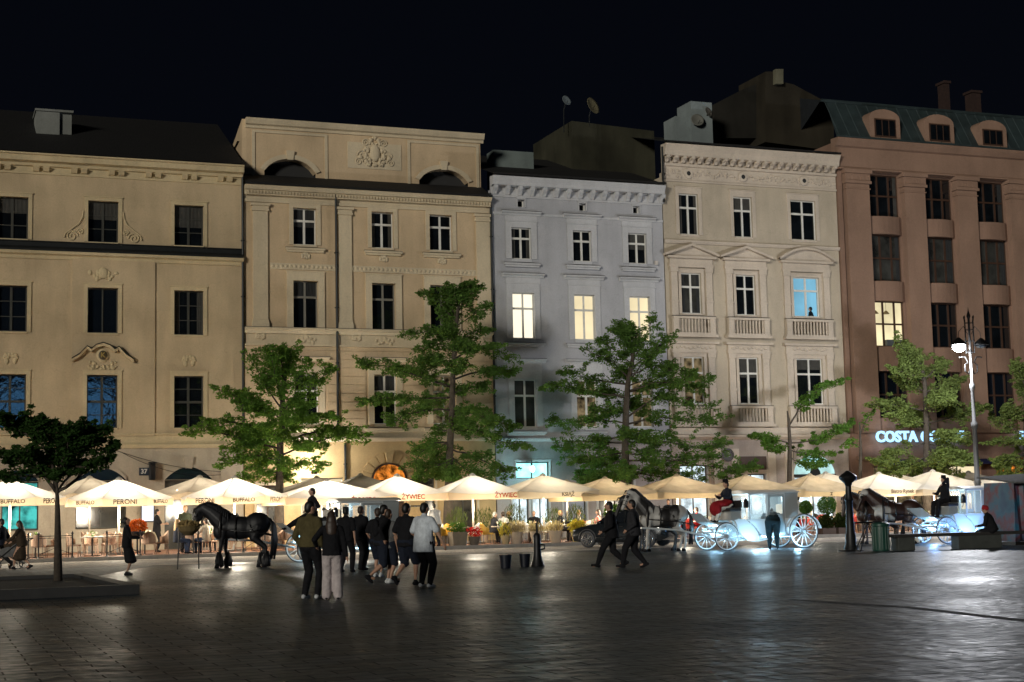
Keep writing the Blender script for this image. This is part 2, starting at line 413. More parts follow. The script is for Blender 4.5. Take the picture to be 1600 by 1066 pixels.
class House:
    def __init__(s, name, label, x0, x1, ztop, wall_mat, trim_mat, depth=12.0):
        s.root = thing(name, label, 'house', (x0, 0, 0)); s.x0, s.x1, s.z = x0, x1, ztop
        s.wm, s.tm, s.depth = wall_mat, trim_mat, depth; s.holes = []; s.arch = []
    def part(s, mb, name, m=None, parent=None, **k):
        return build(mb, name, m or s.tm, parent or s.root, world=True, **k)
    def wall(s, name, x0, x1, z0, z1, y=0.0, m=None, rev=0.28, grooves=None):
        """front wall sheet with its openings cut out and their reveals"""
        hs = [h for h in s.holes if h[0] >= x0 - 0.01 and h[1] <= x1 + 0.01 and h[2] >= z0 - 0.01 and h[3] <= z1 + 0.01]
        xs = sorted(set([x0, x1] + [h[0] for h in hs] + [h[1] for h in hs])); zs = sorted(set([z0, z1] + [h[2] for h in hs] + [h[3] for h in hs]))
        mb = MB()
        for i in range(len(xs)-1):
            for j in range(len(zs)-1):
                cx, cz = (xs[i]+xs[i+1])/2, (zs[j]+zs[j+1])/2
                if any(h[0] < cx < h[1] and h[2] < cz < h[3] for h in hs): continue
                mb.quad((xs[i], y, zs[j]), (xs[i+1], y, zs[j]), (xs[i+1], y, zs[j+1]), (xs[i], y, zs[j+1]))
        for a, b, c, d in hs:
            r = y + rev
            mb.quad((a, y, c), (a, r, c), (a, r, d), (a, y, d)); mb.quad((b, r, c), (b, y, c), (b, y, d), (b, r, d))
            mb.quad((a, y, d), (a, r, d), (b, r, d), (b, y, d)); mb.quad((a, r, c), (a, y, c), (b, y, c), (b, r, c))
        mb.quad((x0, y, z0), (x0, 0.3, z0), (x0, 0.3, z1), (x0, y, z1)); mb.quad((x1, 0.3, z0), (x1, y, z0), (x1, y, z1), (x1, 0.3, z1))
        mb.quad((x0, y, z1), (x0, 0.3, z1), (x1, 0.3, z1), (x1, y, z1))
        return s.part(mb, name, m or s.wm, fix=False)
    def shell(s, z=None):
        z = z or s.z; mb = MB(); d = s.depth
        mb.quad((s.x0, 0.302, 0), (s.x0, d, 0), (s.x0, d, z), (s.x0, 0.302, z)); mb.quad((s.x1, d, 0), (s.x1, 0.302, 0), (s.x1, 0.302, z), (s.x1, d, z))
        mb.quad((s.x0, d, 0), (s.x1, d, 0), (s.x1, d, z), (s.x0, d, z)); mb.quad((s.x0, 0.31, z-.3), (s.x1, 0.31, z-.3), (s.x1, d, z-.3), (s.x0, d, z-.3))
        s.part(mb, 'side_wall', s.wm, fix=False)
    def band(s, name, x0, x1, prof, m=None):
        """moulding whose (out, z) profile is run along the front"""
        pr = [((.05 if i in (0, len(prof)-1) or (i == len(prof)-2 and False) else -.006) if abs(o) < .002 else -o, z) for i, (o, z) in enumerate(prof)]
        mb = MB(); mb.extx(pr, x0, x1); return s.part(mb, name, m)
    def window(s, x0, x1, z0, z1, fr=None, gl=None, style='cross', y=0.0, case=0.13, caseout=0.05, sill=0.0, hood=None, m=None, rec=0.17, label=None, top=0.0):
        fr = fr or FR_WHITE; gl = gl or GL_DARK
        s.holes.append((x0, x1, z0, z1))
        mb = MB(); c = case; o = y - caseout
        if c > 0:
            t = c + top
            mb.box(x0-c, x0-.002, o, y+.06, z0, z1+t); mb.box(x1+.002, x1+c, o, y+.06, z0, z1+t); mb.box(x0-.002, x1+.002, o, y+.06, z1+.002, z1+t)
            mb.box(x0-c-.03, x1+c+.03, o-.03, y+.06, z1+t, z1+t+.05)
            mb.box(x0-.002, x1+.002, o, y+.06, z0-c*.5, z0-.002)
        else:
            mb.box(x0, x1, y+.0, y+.1, z0-.03, z0-.001)
        w_ = s.part(mb, 'window', m)
        if label: w_['label'] = label
        f = MB(); ya, yb = y+rec, y+rec+.06; W = x1-x0; H = z1-z0; e = .055
        f.box(x0+.001, x0+e, ya, yb, z0, z1); f.box(x1-e, x1-.001, ya, yb, z0, z1)
        f.box(x0+e, x1-e, ya, yb, z1-e, z1-.001); f.box(x0+e, x1-e, ya, yb, z0+.001, z0+e)
        xm = (x0+x1)/2
        if style == 'cross':
            zt = z1 - H*0.34
            f.box(x0+e, x1-e, ya-.02, yb, zt-.05, zt+.05); f.box(xm-.05, xm+.05, ya-.01, yb, z0+e, zt-.05); f.box(xm-.045, xm+.045, ya-.01, yb, zt+.05, z1-e)
        elif style == 'grid6':
            f.box(xm-.05, xm+.05, ya-.01, yb, z0+e, z1-e)
            for k in (1, 2): zt = z0 + H*k/3; f.box(x0+e, xm-.05, ya, yb, zt-.02, zt+.02); f.box(xm+.05, x1-e, ya, yb, zt-.02, zt+.02)
        elif style == 'grid8':
            zt = z0 + H*.5
            f.box(xm-.05, xm+.05, ya-.01, yb, z0+e, z1-e); f.box(x0+e, xm-.05, ya-.01, yb, zt-.05, zt+.05); f.box(xm+.05, x1-e, ya-.01, yb, zt-.05, zt+.05)
            for k in (.25, .75): zt = z0 + H*k; f.box(x0+e, xm-.05, ya, yb, zt-.015, zt+.015); f.box(xm+.05, x1-e, ya, yb, zt-.015, zt+.015)
        elif style == 'three':
            zt = z1 - H*0.5
            f.box(x0+e, x1-e, ya-.02, yb, zt-.045, zt+.045)
            for k in (.36, .72):
                xk = x0+W*k; f.box(xk-.05, xk+.05, ya-.01, yb, z0+e, zt-.045); f.box(xk-.05, xk+.05, ya-.01, yb, zt+.045, z1-e)
        elif style == 'shop':
            xk = xm; f.box(xk-.03, xk+.03, ya, yb, z0+e, z1-e)
        s.part(f, 'frame', fr, w_)
        p = MB()
        if gl in (W_BLUE, W_ROOM):
            A_, B_, C_, D_ = x0-.5, x1+.5, z0-.8, z1+.4; yr = 2.2
            p.quad((A_, yr, C_), (B_, yr, C_), (B_, yr, D_), (A_, yr, D_)); p.quad((A_, .32, C_), (A_, yr, C_), (A_, yr, D_), (A_, .32, D_)); p.quad((B_, .32, C_), (B_, yr, C_), (B_, yr, D_), (B_, .32, D_))
            p.quad((A_, .32, D_), (B_, .32, D_), (B_, yr, D_), (A_, yr, D_)); s.part(p, 'room', gl, w_, fix=False)
            p = MB(); rq = random.Random(int(x0*7)); xw = x0 + .15*W
            for k in range(2 if gl is W_BLUE else 1): p.box(xw, xw+.35, yr-.06, yr-.02, z0+H*.35, z0+H*.35+.5); xw += .5
            s.part(p, 'wall_picture', mat('picture_dull', (.1, .12, .14), .7), w_)
            if gl is W_ROOM:
                for xx in (x0+.45*W, x0+.8*W): p = MB(); p.tube([(xx, 1.2, D_), (xx, 1.2, z1-.35)], .01, 5); p.lathe([(.05, .18), (.20, 0), (.19, 0)], (xx, 1.2, z1-.53), 12); s.part(p, 'pendant_lamp', mat('pendant', (.12, .08, .03), .6), w_)
                p = MB(); p.box(x0+.55*W, x1+.3, .5, .9, z0-.3, z0+.42); s.part(p, 'cabinet', mat('picture_dull', (.1, .12, .14), .7), w_)
        else:
            p.quad((x0, yb-.02, z0), (x1, yb-.02, z0), (x1, yb-.02, z1), (x0, yb-.02, z1)); s.part(p, 'pane', gl, w_, fix=False)
        rr_ = random.Random(int(x0*37+z0*101)); kind = rr_.random()
        if style in ('cross', 'three', 'grid6', 'grid8') and gl in (GL_DARK, GL_DIM) and kind < .6:
            q = MB(); wc = W*rr_.uniform(.12, .26); n_ = 5
            for a_, b_ in (((x0+.03, x0+wc), (x1-wc, x1-.03)) if kind > .22 else ((x0+.03, x1-.03),)):
                ztop = z1-.03; zbot = z0+.03 if kind > .22 else z1-H*rr_.uniform(.2, .55); m_ = n_ if kind > .22 else 14
                for k in range(m_):
                    u0, u1 = a_+(b_-a_)*k/m_, a_+(b_-a_)*(k+1)/m_; dy = .012 if k % 2 else 0
                    q.quad((u0, yb-.026-dy, zbot), (u1, yb-.026-(.012-dy), zbot), (u1, yb-.026-(.012-dy), ztop), (u0, yb-.026-dy, ztop))
            s.part(q, 'curtain', CURT[int(kind*50) % 2], w_, fix=False)
        if sill > 0:
            q = MB(); q.box(x0-sill, x1+sill, y-.16, y+.05, z0-.16-c*.5, z0-.06-c*.5); q.box(x0-sill+.05, x1+sill-.05, y-.10, y+.05, z0-.26-c*.5, z0-.162-c*.5)
            s.part(q, 'sill', m, w_)
            q = MB(); q.box(x0-sill-.01, x1+sill+.01, y-.17, y+.03, z0-.0595-c*.5, z0-.045-c*.5); s.part(q, 'sill_flashing', LEAD, w_)
        if hood == 'flat':
            q = MB(); zt = z1 + case + top + .30
            q.extx([(y+.05, zt), (y-.06, zt), (y-.10, zt+.08), (y-.22, zt+.14), (y-.22, zt+.2), (y+.05, zt+.22)], x0-case-.22, x1+case+.22)
            q.box(x0-case-.02, x1+case+.02, y-.03, y+.05, z1+case+top+.052, zt-.002)
            s.part(q, 'hood', m, w_)
            q = MB(); q.extx([(y-.225, zt+.203), (y+.02, zt+.226), (y+.02, zt+.246), (y-.225, zt+.223)], x0-case-.23, x1+case+.23); s.part(q, 'hood_flashing', LEAD, w_)
        return w_
def px_win(px0, px1, pt, pb, y=0.0):
    pm = (px0 + px1) / 2; a = S(px0, (pt+pb)/2, y); b = S(px1, (pt+pb)/2, y); t = S(pm, pt, y); u = S(pm, pb, y)
    return a.x, b.x, u.z, t.z
def blob_relief(mb, cx, cz, w, h, y, n=14, seed=1, r=(.05, .10), out=0.05):
    """stucco ornament: mirrored scrolls and leaves raised from the wall"""
    R = random.Random(seed)
    for _ in range(n):
        u = R.random(); v = R.uniform(-1, 1); x = u * w / 2 * (1 - abs(v) * .35); z = v * h / 2
        rr = R.uniform(*r)
        for sgn in (-1, 1): mb.ell((cx + sgn * x, y - out * .4, cz + z), (rr, out, rr * R.uniform(.6, 1.5)), 8, 5)
def scroll(mb, cx, cz, s, y, flip=1, turns=1.6, thick=.035):
    pts = []
    for i in range(22):
        t = i / 21; a = t * turns * 2 * math.pi; r = s * (1 - t * .8)
        pts.append((cx + flip * r * math.cos(a), y - .02, cz + r * math.sin(a)))
    mb.tube(pts, thick, 6)

# ---------------------------------------------------------------- house 1 : ochre house, far left
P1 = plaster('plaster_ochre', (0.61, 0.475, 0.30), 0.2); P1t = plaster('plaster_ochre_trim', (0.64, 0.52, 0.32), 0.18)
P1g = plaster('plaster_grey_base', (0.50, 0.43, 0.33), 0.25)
h = House('ochre_house', 'long ochre plastered house with dark six-pane windows at the left edge', -16.0, 7.72, 17.0, P1, P1t)
H1 = h
colx = [-10.2, -6.3, -2.38, 1.48, 5.27]
for i, cx in enumerate(colx):
    hw = .66
    h.window(cx-hw, cx+hw, 13.80, 15.66, FR_DARK, GL_DARK, 'grid6', case=.16, y=0.0, sill=0)
    yb = -.07 if i == 3 else 0.0
    h.window(cx-hw, cx+hw, 9.72, 11.74, FR_DARK, GL_WAVE if i in (1, 2, 3) else GL_DARK, 'grid6' if i != 3 else 'shop', case=.16, y=yb)
    h.window(cx-hw, cx+hw, 5.52, 7.86, FR_DARK, GL_WAVE if i in (1, 2, 3) else GL_DARK, 'grid8', case=.17, y=yb)
xa, xb = S(112, 500).x, S(242, 500).x
h.wall('wall', -16.0, 7.72, 13.3, 17.0)
h.wall('wall', -16.0, xa, 5.15, 13.3); h.wall('projecting_bay', xa, xb, 5.15, 13.3, y=-.07); h.wall('wall', xb, 7.72, 5.15, 13.3)
h.band('cornice', -16, 7.72, [(0, 16.72), (.05, 16.72), (.05, 16.80), (.0, 16.82), (0, 17.05), (.12, 17.08), (.16, 17.2), (.38, 17.26), (.42, 17.48), (.50, 17.52), (.50, 17.58), (0, 17.62)])
mb = MB()
for k in range(14):
    bx = 7.1 - k * 1.62
    for dx in (-.42, 0):
        mb.extx([(0.0, 16.83), (-.10, 16.86), (-.24, 17.02), (-.26, 17.06), (0.0, 17.06)], bx+dx-.13, bx+dx+.13)
split_loose(h.part(mb, 'cornice_bracket'), -.01)
for o_ in (h.band('string_course', -16, 7.72, [(0, 12.95), (.06, 12.95), (.10, 13.1), (.24, 13.16), (.26, 13.28), (0, 13.285)]),): pass
h.band('ledge_flashing', -16, 7.72, [(0, 13.29), (.28, 13.292), (.28, 13.36), (.10, 13.5), (.10, 13.68), (.14, 13.70), (.14, 13.74), (0, 13.75)], LEAD)
h.band('string_course', -16, 7.72, [(0, 4.62), (.10, 4.62), (.14, 4.75), (.14, 4.80), (.02, 4.82), (.02, 5.18), (.10, 5.22), (.10, 5.28), (0, 5.30)])
# stucco reliefs
mb = MB(); cx = 1.48
for f_ in (-1, 1):
    scroll(mb, cx + f_*1.35, 14.02, .26, 0, -f_); scroll(mb, cx + f_*.98, 14.25, .14, 0, f_)
    mb.tube([(cx + f_*q[0], -.03, q[1]) for q in ((.86, 15.2), (.9, 14.9), (1.05, 14.6), (1.35, 14.36), (1.62, 14.15), (1.68, 13.95))], .035, 6)
mb.lathe([(.0, -.02), (.30, 0), (.25, .04)], (0, 0, 0), 12) if False else None
yb = -.07
blob_relief(mb, cx, 12.3, 1.6, .35, yb, 12, 4, (.05, .1)); mb.ell((cx, yb-.03, 12.4), (.22, .1, .25), 12, 8)
blob_relief(mb, cx, 8.3, 1.5, .32, yb, 14, 5, (.04, .09)); mb.ell((cx, yb-.03, 8.72), (.27, .09, .30), 12, 8)
for c2 in (-2.38, 5.27, -6.3): blob_relief(mb, c2, 8.55, .62, .55, 0, 11, 6, (.05, .1))
split_loose(h.part(mb, 'stucco_relief', smooth=True), .12)
mb = MB()   # swan-neck hood over the middle window
top = [(-1.32, 8.55), (-1.0, 8.75), (-.68, 9.1), (-.5, 8.98), (-.3, 9.16), (0, 9.26), (.3, 9.16), (.5, 8.98), (.68, 9.1), (1.0, 8.75), (1.32, 8.55)]
for (ax, az), (bx_, bz) in zip(top, top[1:]):
    mb.add([(cx+ax, yb, az), (cx+bx_, yb, bz), (cx+bx_, yb-.22, bz), (cx+ax, yb-.22, az), (cx+ax, yb, az-.12), (cx+bx_, yb, bz-.12), (cx+bx_, yb-.18, bz-.12), (cx+ax, yb-.18, az-.12)],
           [(0, 1, 2, 3), (4, 7, 6, 5), (3, 2, 6, 7), (0, 3, 7, 4), (1, 5, 6, 2)])
h.part(mb, 'swan_neck_hood')
mb = MB()
for (ax, az), (bx_, bz) in zip(top, top[1:]):
    mb.add([(cx+ax, yb, az+.01), (cx+bx_, yb, bz+.01), (cx+bx_, yb-.24, bz+.01), (cx+ax, yb-.24, az+.01), (cx+ax, yb, az+.05), (cx+bx_, yb, bz+.05), (cx+bx_, yb-.24, bz+.05), (cx+ax, yb-.24, az+.05)],
           [(0, 1, 2, 3), (4, 7, 6, 5), (3, 2, 6, 7), (0, 3, 7, 4), (1, 5, 6, 2)])
h.part(mb, 'hood_flashing', LEAD)
mb = MB(); mb.ell((cx, yb-.13, 8.72), (.19, .03, .21), 14, 8); h.part(mb, 'medallion', mat('medallion_dark', (.08, .06, .03), .5), smooth=True)
me = text_mesh('K', .3, .01, .008); o = link('monogram', me, mat('gilt', (.6, .45, .15), .4, metal=.6), h.root); o.location = (cx+16.0, yb-.165, 8.72); o.rotation_euler = (RAD(90), 0, 0)
# ground floor with segmental shop windows
shops = [(-9.6, -7.2), (-5.4, -3.1)]
w1 = (S(2, 800).x, S(60, 800).x); w2 = (S(118, 800).x, S(197, 800).x); w3 = (S(257, 800).x, S(331, 800).x)
for (a, b), g_ in ((w1, W_TEAL), (w2, GL_DIM), (w3, GL_DIM), (shops[0], W_TEAL)):
    zb = 1.15 if (a, b) != w3 else .15
    ww = h.window(a, b, zb, 3.2, FR_DARK, g_, 'shop', y=-.02, case=0)
    f = MB(); n_ = 10; xm = (a+b)/2; rr = (b-a)/2
    arc = [(a + (b-a)*i/n_, 3.22 + .55*(1-((i/n_)*2-1)**2)) for i in range(n_+1)]
    f.extr([(a, 3.22)] + arc[1:-1] + [(b, 3.22)], -.05, .04); h.part(f, 'arch_pane', mat('arch_glass', (.01, .02, .025), .12, spec=.9), ww)
    f = MB()
    for (ax, az), (bx_, bz) in zip(arc, arc[1:]): f.add([(ax, -.10, az), (bx_, -.10, bz), (bx_, .02, bz), (ax, .02, az), (ax, -.10, az+.16), (bx_, -.10, bz+.16), (bx_, .02, bz+.16), (ax, .02, az+.16)], [(0,1,2,3),(4,7,6,5),(0,4,5,1)])
    f.extr([(xm-.14, 3.7), (xm+.14, 3.7), (xm+.22, 4.25), (xm-.22, 4.25)], -.16, .0)
    h.part(f, 'arch_surround', P1g, ww)
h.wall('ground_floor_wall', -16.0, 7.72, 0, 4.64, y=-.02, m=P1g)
mb = MB()
for a, b in ((w1[1]+.5, w2[0]-.4), (w2[1]+.5, w3[0]-.5), (w3[1]+.4, 7.7), (-3, w1[0]-.4)):
    if b > a:
        mb.box(a, b, -.05, -.021, 1.2, 3.9); mb.box(a, b, -.09, -.021, .14, .95)
split_loose(h.part(mb, 'plinth_panel', P1g), -.01)
# roof and chimney
mb = MB(); mb.quad((-16, -.45, 17.63), (7.72, -.45, 17.63), (7.72, 6.5, 21.2), (-16, 6.5, 21.2)); mb.quad((7.72, 6.5, 21.2), (-16, 6.5, 21.2), (-16, 13, 17.63), (7.72, 13, 17.63))
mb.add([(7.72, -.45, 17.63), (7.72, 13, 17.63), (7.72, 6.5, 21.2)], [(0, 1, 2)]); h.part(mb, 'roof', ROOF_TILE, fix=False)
c0 = S(56, 177, 3.0); c1 = S(111, 216, 3.0)
mb = MB(); mb.box(c0.x, c1.x-.55, 2.6, 4.2, 18.5, c0.z); mb.box(c1.x-.54, c1.x, 2.75, 4.2, 18.5, c0.z+.02); mb.box(c0.x-.06, c1.x+.06, 2.54, 4.26, c0.z+.021, c0.z+.12)
h.part(mb, 'chimney', plaster('chimney_render', (.26, .27, .25), .3))
h.shell(16.9)
def downpipe(h, x, z0, z1, y=-.12, jog=None):
    mb = MB(); pts = [(x, y, z1), (x, y, z0)] if not jog else [(x, y, z1), (x, y, jog[0]), (x+jog[1], y, jog[0]-1.0), (x+jog[1], y, z0)]
    mb.tube(pts, .055, 8)
    k = z0 + 1
    while k < z1 - .5: mb.box(x-.075, x+.075, y-.07, y+.12, k, k+.05); k += 2.6
    return h.part(mb, 'downpipe', LEAD)
# ---------------------------------------------------------------- house 2 : cream house with attic wall
P2 = plaster('plaster_cream', (0.65, 0.49, 0.31), 0.18); P2t = plaster('plaster_cream_trim', (0.66, 0.55, 0.38), 0.15)
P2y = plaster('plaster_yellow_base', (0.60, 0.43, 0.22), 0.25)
h = House('cream_attic_house', 'cream house with a tall blind attic wall and arched attic openings', 7.78, 19.86, 16.9, P2, P2t)
H2 = h
cols2 = []
for (a, b) in ((458, 498), (581, 619), (672, 711)): cols2.append(((S(a, 480).x), (S(b, 480).x)))
for i, (a, b) in enumerate(cols2):
    h.window(a+.03, b-.08, 14.06, 15.80, FR_WHITE, GL_DARK, 'cross', case=.2, sill=.38, top=.04)
    h.window(a+.0, b-.03, 10.15, 12.36, mat('frame_grey', (.2, .19, .16), .6), GL_DARK, 'cross', case=.3, caseout=.09, top=.1)
    h.window(a+.05, b-.03, 5.68, 8.02, FR_WHITE, GL_DARK if i != 2 else W_DIMWARM, 'cross', case=.28, sill=.45, hood='flat', caseout=.08)
h.wall('wall', 7.78, 19.86, 10.05, 16.2)
h.wall('rusticated_wall', 7.78, 19.86, 5.0, 9.3, y=-.04)
mb = MB()   # rustication courses laid proud of the wall, cut back round the windows
z = 5.55
while z < 9.2:
    z2 = min(z + .36, 9.28); xs = 7.79
    for a, b in cols2:
        la, lb = a - .36, b + .36
        if z < 8.75: mb.box(xs, la, -.075, -.041, z, z2); xs = lb
    mb.box(xs, 19.85, -.075, -.041, z, z2)
    z += .395
h.part(mb, 'rustication', P2)
h.band('cornice', 7.78, 19.86, [(0, 15.98), (.06, 15.98), (.08, 16.12), (.0, 16.14), (.0, 16.28), (.2, 16.3), (.2, 16.5), (.3, 16.54), (.42, 16.72), (0, 16.74)])
mb = MB(); x = 7.9
while x < 19.75: mb.box(x, x+.075, -.27, -.202, 16.36, 16.49); x += .15
h.part(mb, 'dentils')
h.band('string_course', 7.78, 19.86, [(0, 9.86), (.10, 9.86), (.16, 9.98), (.30, 10.06), (.30, 10.12), (0, 10.14)])
h.band('ledge_flashing', 7.78, 19.86, [(0, 10.145), (.31, 10.125), (.31, 10.145), (0, 10.18)], LEAD)
h.band('string_course', 7.78, 19.86, [(0, 9.28), (.14, 9.30), (.14, 9.36), (.02, 9.38), (.02, 9.855), (0, 9.86)])
h.band('string_course', 7.78, 19.86, [(0, 4.86), (.12, 4.86), (.26, 4.98), (.26, 5.04), (.05, 5.06), (.05, 5.50), (.12, 5.52), (0, 5.54)])
h.band('frieze_moulding', 8.98, 19.2, [(0, 12.86), (.05, 12.87), (.05, 13.16), (0, 13.17)])
mb = MB(); x = 9.1
while x < 19.1:
    mb.ell((x, -.05, 13.02), (.08, .05, .09), 8, 5); x += .21
for cxx in [(a+b)/2 for a, b in cols2]:
    blob_relief(mb, cxx, 13.55, .7, .2, 0, 8, 11, (.05, .08)); blob_relief(mb, cxx, 9.62, .9, .34, -.02, 12, 12, (.05, .1))
for q in (8.5, 13.05, 19.2): blob_relief(mb, q, 9.72, .5, .2, -.02, 6, 13, (.05, .08))
split_loose(h.part(mb, 'stucco_relief', smooth=True), .12)
for (a, b) in ((395, 418), (528, 549), (744, 763)):
    xa, xb = S(a, 400).x, S(b, 400).x
    if b == 763: xb = 19.84
    mb = MB(); mb.box(xa, xb, -.10, 0, 10.5, 15.55); mb.box(xa-.07, xb+.05, -.16, 0, 15.56, 15.66); mb.box(xa-.03, xb+.03, -.13, 0, 15.662, 15.8); mb.box(xa-.1, min(xb+.1, 19.86), -.2, 0, 15.802, 15.92)
    mb.box(xa-.06, xb+.04, -.16, 0, 10.16, 10.38); mb.box(xa-.03, xb+.02, -.13, 0, 10.382, 10.49); h.part(mb, 'pilaster')
# attic wall, set back above a strip of roof
ya = 1.0
A = lambda px, py: S(px, py, ya)
za = A(575, 190).z + .25; zt = A(400, 187).z
ax0, ax1 = A(385, 230).x, 19.80
ops = []
for (a, b, t, bt) in ((413, 493, 247, 270), (655, 731, 263, 286)):
    ops.append((A(a, bt).x, A(b, bt).x, 17.25, A((a+b)/2, t+2).z))
mb = MB(); n_ = 12
xs = ax0
def arcpts(a, b, zb, zt_, n_=12): return [(a + (b-a)*i/n_, zb + (zt_-zb)*math.sqrt(max(0, 1-(((i/n_)*2-1)*.92)**2))) for i in range(n_+1)]
for (a, b, zb, ztp) in ops:
    mb.quad((xs, ya, 17.0), (a, ya, 17.0), (a, ya, zt), (xs, ya, zt))
    arc = arcpts(a, b, zb+.05, ztp)
    for (p, q), (r_, s_) in zip(arc, arc[1:]): mb.quad((p, ya, q), (r_, ya, s_), (r_, ya, zt), (p, ya, zt)); mb.quad((p, ya, q), (p, ya+.5, q), (r_, ya+.5, s_), (r_, ya, s_))
    xs = b
mb.quad((xs, ya, 17.0), (ax1, ya, 17.0), (ax1, ya, zt), (xs, ya, zt))
mb.quad((ax1, ya, 17), (ax1, ya+.6, 17), (ax1, ya+.6, zt), (ax1, ya, zt)); mb.quad((ax0, ya, zt), (ax1, ya, zt), (ax1, ya+.6, zt), (ax0, ya+.6, zt))
# flank of the attic running back
mb.quad((ax0, ya, 17.0), (ax0, ya, zt), (ax0-.2, ya+.05, zt), (ax0-.2, ya+.05, 17.0))
mb.add([(ax0-.2, ya+.05, 17.4), (ax0-.2, ya+.05, zt), (ax0-.25, ya+4.5, 18.6), (ax0-.25, ya+4.5, 17.4)], [(0, 1, 2, 3)])
h.part(mb, 'attic_wall', P2, fix=False)
mb = MB(); mb.box(ax0, ax1, ya+.5, ya+.55, 17.0, zt-.1); h.part(mb, 'attic_back', ROOM)
h.band('attic_cornice', ax0-.05, ax1+.15, [(-ya+.0, zt-.42), (-ya+.06, zt-.42), (-ya+.08, zt-.3), (-ya+.2, zt-.24), (-ya+.28, zt-.06), (-ya+.3, zt+.02), (-ya+.0, zt+.04)])
mb = MB()
for (a, b, zb, ztp) in ops:
    arc = arcpts(a, b, zb+.05, ztp); arc2 = arcpts(a-.22, b+.22, zb+.05, ztp+.22)
    for i in range(len(arc)-1):
        mb.add([(arc[i][0], ya-.08, arc[i][1]), (arc[i+1][0], ya-.08, arc[i+1][1]), (arc2[i+1][0], ya-.08, arc2[i+1][1]), (arc2[i][0], ya-.08, arc2[i][1]),
                (arc2[i][0], ya, arc2[i][1]), (arc2[i+1][0], ya, arc2[i+1][1])], [(0, 1, 2, 3), (3, 2, 5, 4)])
    xm = (a+b)/2; mb.extr([(xm-.13, ztp-.05), (xm+.13, ztp-.05), (xm+.2, ztp+.4), (xm-.2, ztp+.4)], ya-.14, ya)
    lx, rx = a-.45, b+.45
    mb.box(lx-.14, lx, ya-.05, ya, 17.3, zt-.62); mb.box(rx, rx+.14, ya-.05, ya, 17.3, zt-.62); mb.box(lx-.14, rx+.14, ya-.05, ya, zt-.62, zt-.5)
split_loose(h.part(mb, 'attic_moulding'), .05)
mb = MB(); cxa = A(585, 240).x; cza = A(585, 240).z
mb.box(cxa-1.35, cxa+1.35, ya-.03, ya, cza-.78, cza+.5)
for f_ in (-1, 1): scroll(mb, cxa+f_*.6, cza-.15, .28, ya-.03, f_); scroll(mb, cxa+f_*.8, cza-.45, .2, ya-.03, -f_); scroll(mb, cxa+f_*.45, cza+.5, .2, ya-.03, -f_)
blob_relief(mb, cxa, cza-.2, 1.5, .8, ya-.03, 26, 3, (.05, .11), .08); mb.ell((cxa, ya-.08, cza), (.25, .12, .42), 12, 8); blob_relief(mb, cxa, cza+.6, .8, .35, ya, 10, 8, (.05, .1), .08)
h.part(mb, 'attic_cartouche', smooth=False)
mb = MB(); mb.quad((7.78, -.45, 16.76), (19.86, -.45, 16.76), (19.86, ya, 17.5), (7.78, ya, 17.5)); mb.box(7.78, 19.86, -.5, -.4, 16.742, 16.82)
mb.quad((7.78, ya+.6, 19.2), (19.8, ya+.6, 19.2), (19.8, 11, 17.5), (7.78, 11, 17.5))
h.part(mb, 'roof', ROOF_TILE, fix=False)
# ground floor: portal arch, lit shop front
da, db = S(583, 790).x, S(633, 790).x; dm = (da+db)/2; dr = (db-da)/2
zc = S(607, 750, 0).z
h.holes.append((da, db, .14, zc))
l1, l2 = S(470, 760).x, S(536, 760).x
w_ = h.window(l1, l2, .9, 3.2, FR_WHITE, W_CREAM, 'shop', case=0, y=-.06)
r1, r2 = S(712, 790).x, S(748, 790).x
h.window(15.55, 16.8, .5, 3.1, FR_DARK, GL_DIM, 'shop', case=.1, y=-.06)
h.window(17.6, 18.9, .5, 3.1, FR_DARK, GL_DIM, 'shop', case=.1, y=-.06)
h.window(8.3, 9.4, .14, 2.9, FR_BROWN, GL_DIM, 'shop', case=.1, y=-.06)
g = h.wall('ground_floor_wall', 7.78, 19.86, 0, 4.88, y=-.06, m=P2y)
mb = MB()
N = 16
arc = [(dm + dr*math.cos(math.pi*i/N), zc + dr*.92*math.sin(math.pi*i/N)) for i in range(N+1)]
mb.extr(arc, -.10, -.062); fan = h.part(mb, 'fanlight', W_ORANGE)
mb = MB()
for i in range(N):
    (a, b), (c, d) = arc[i], arc[i+1]
    o1 = (dm+(a-dm)*1.12, zc+(b-zc)*1.12); o2 = (dm+(c-dm)*1.12, zc+(d-zc)*1.12)
    mb.add([(a, -.14, b), (c, -.14, d), (o2[0], -.14, o2[1]), (o1[0], -.14, o1[1]), (o1[0], -.06, o1[1]), (o2[0], -.06, o2[1]), (a, -.06, b), (c, -.06, d)], [(0, 1, 2, 3), (3, 2, 5, 4), (0, 6, 7, 1)])
h.part(mb, 'arch_surround', FR_BROWN)
mb = MB()
for k in range(9):    # voussoirs fan out of the arch
    a = math.pi * (k + .08) / 9; b = math.pi * (k + .92) / 9
    p = [(dm+dr*1.16*math.cos(a), zc+dr*1.1*math.sin(a)), (dm+dr*1.75*math.cos(a), zc+dr*1.75*math.sin(a)*.95), (dm+dr*1.75*math.cos(b), zc+dr*1.75*math.sin(b)*.95), (dm+dr*1.16*math.cos(b), zc+dr*1.1*math.sin(b))]
    mb.extr(p, -.12 if k != 4 else -.2, -.061)
for z in (1.0, 1.55, 2.1):
    mb.box(da-.95, da-.1, -.12, -.061, z-.24, z+.24); mb.box(db+.1, db+.95, -.12, -.061, z-.24, z+.24)
split_loose(h.part(mb, 'voussoir', P2y), -9)
mb = MB(); mb.box(da, dm-.02, .12, .18, .14, zc); mb.box(dm+.02, db, .12, .18, .14, zc); h.part(mb, 'door', FR_BROWN)
h.shell(16.7)
xp = S(525, 480).x
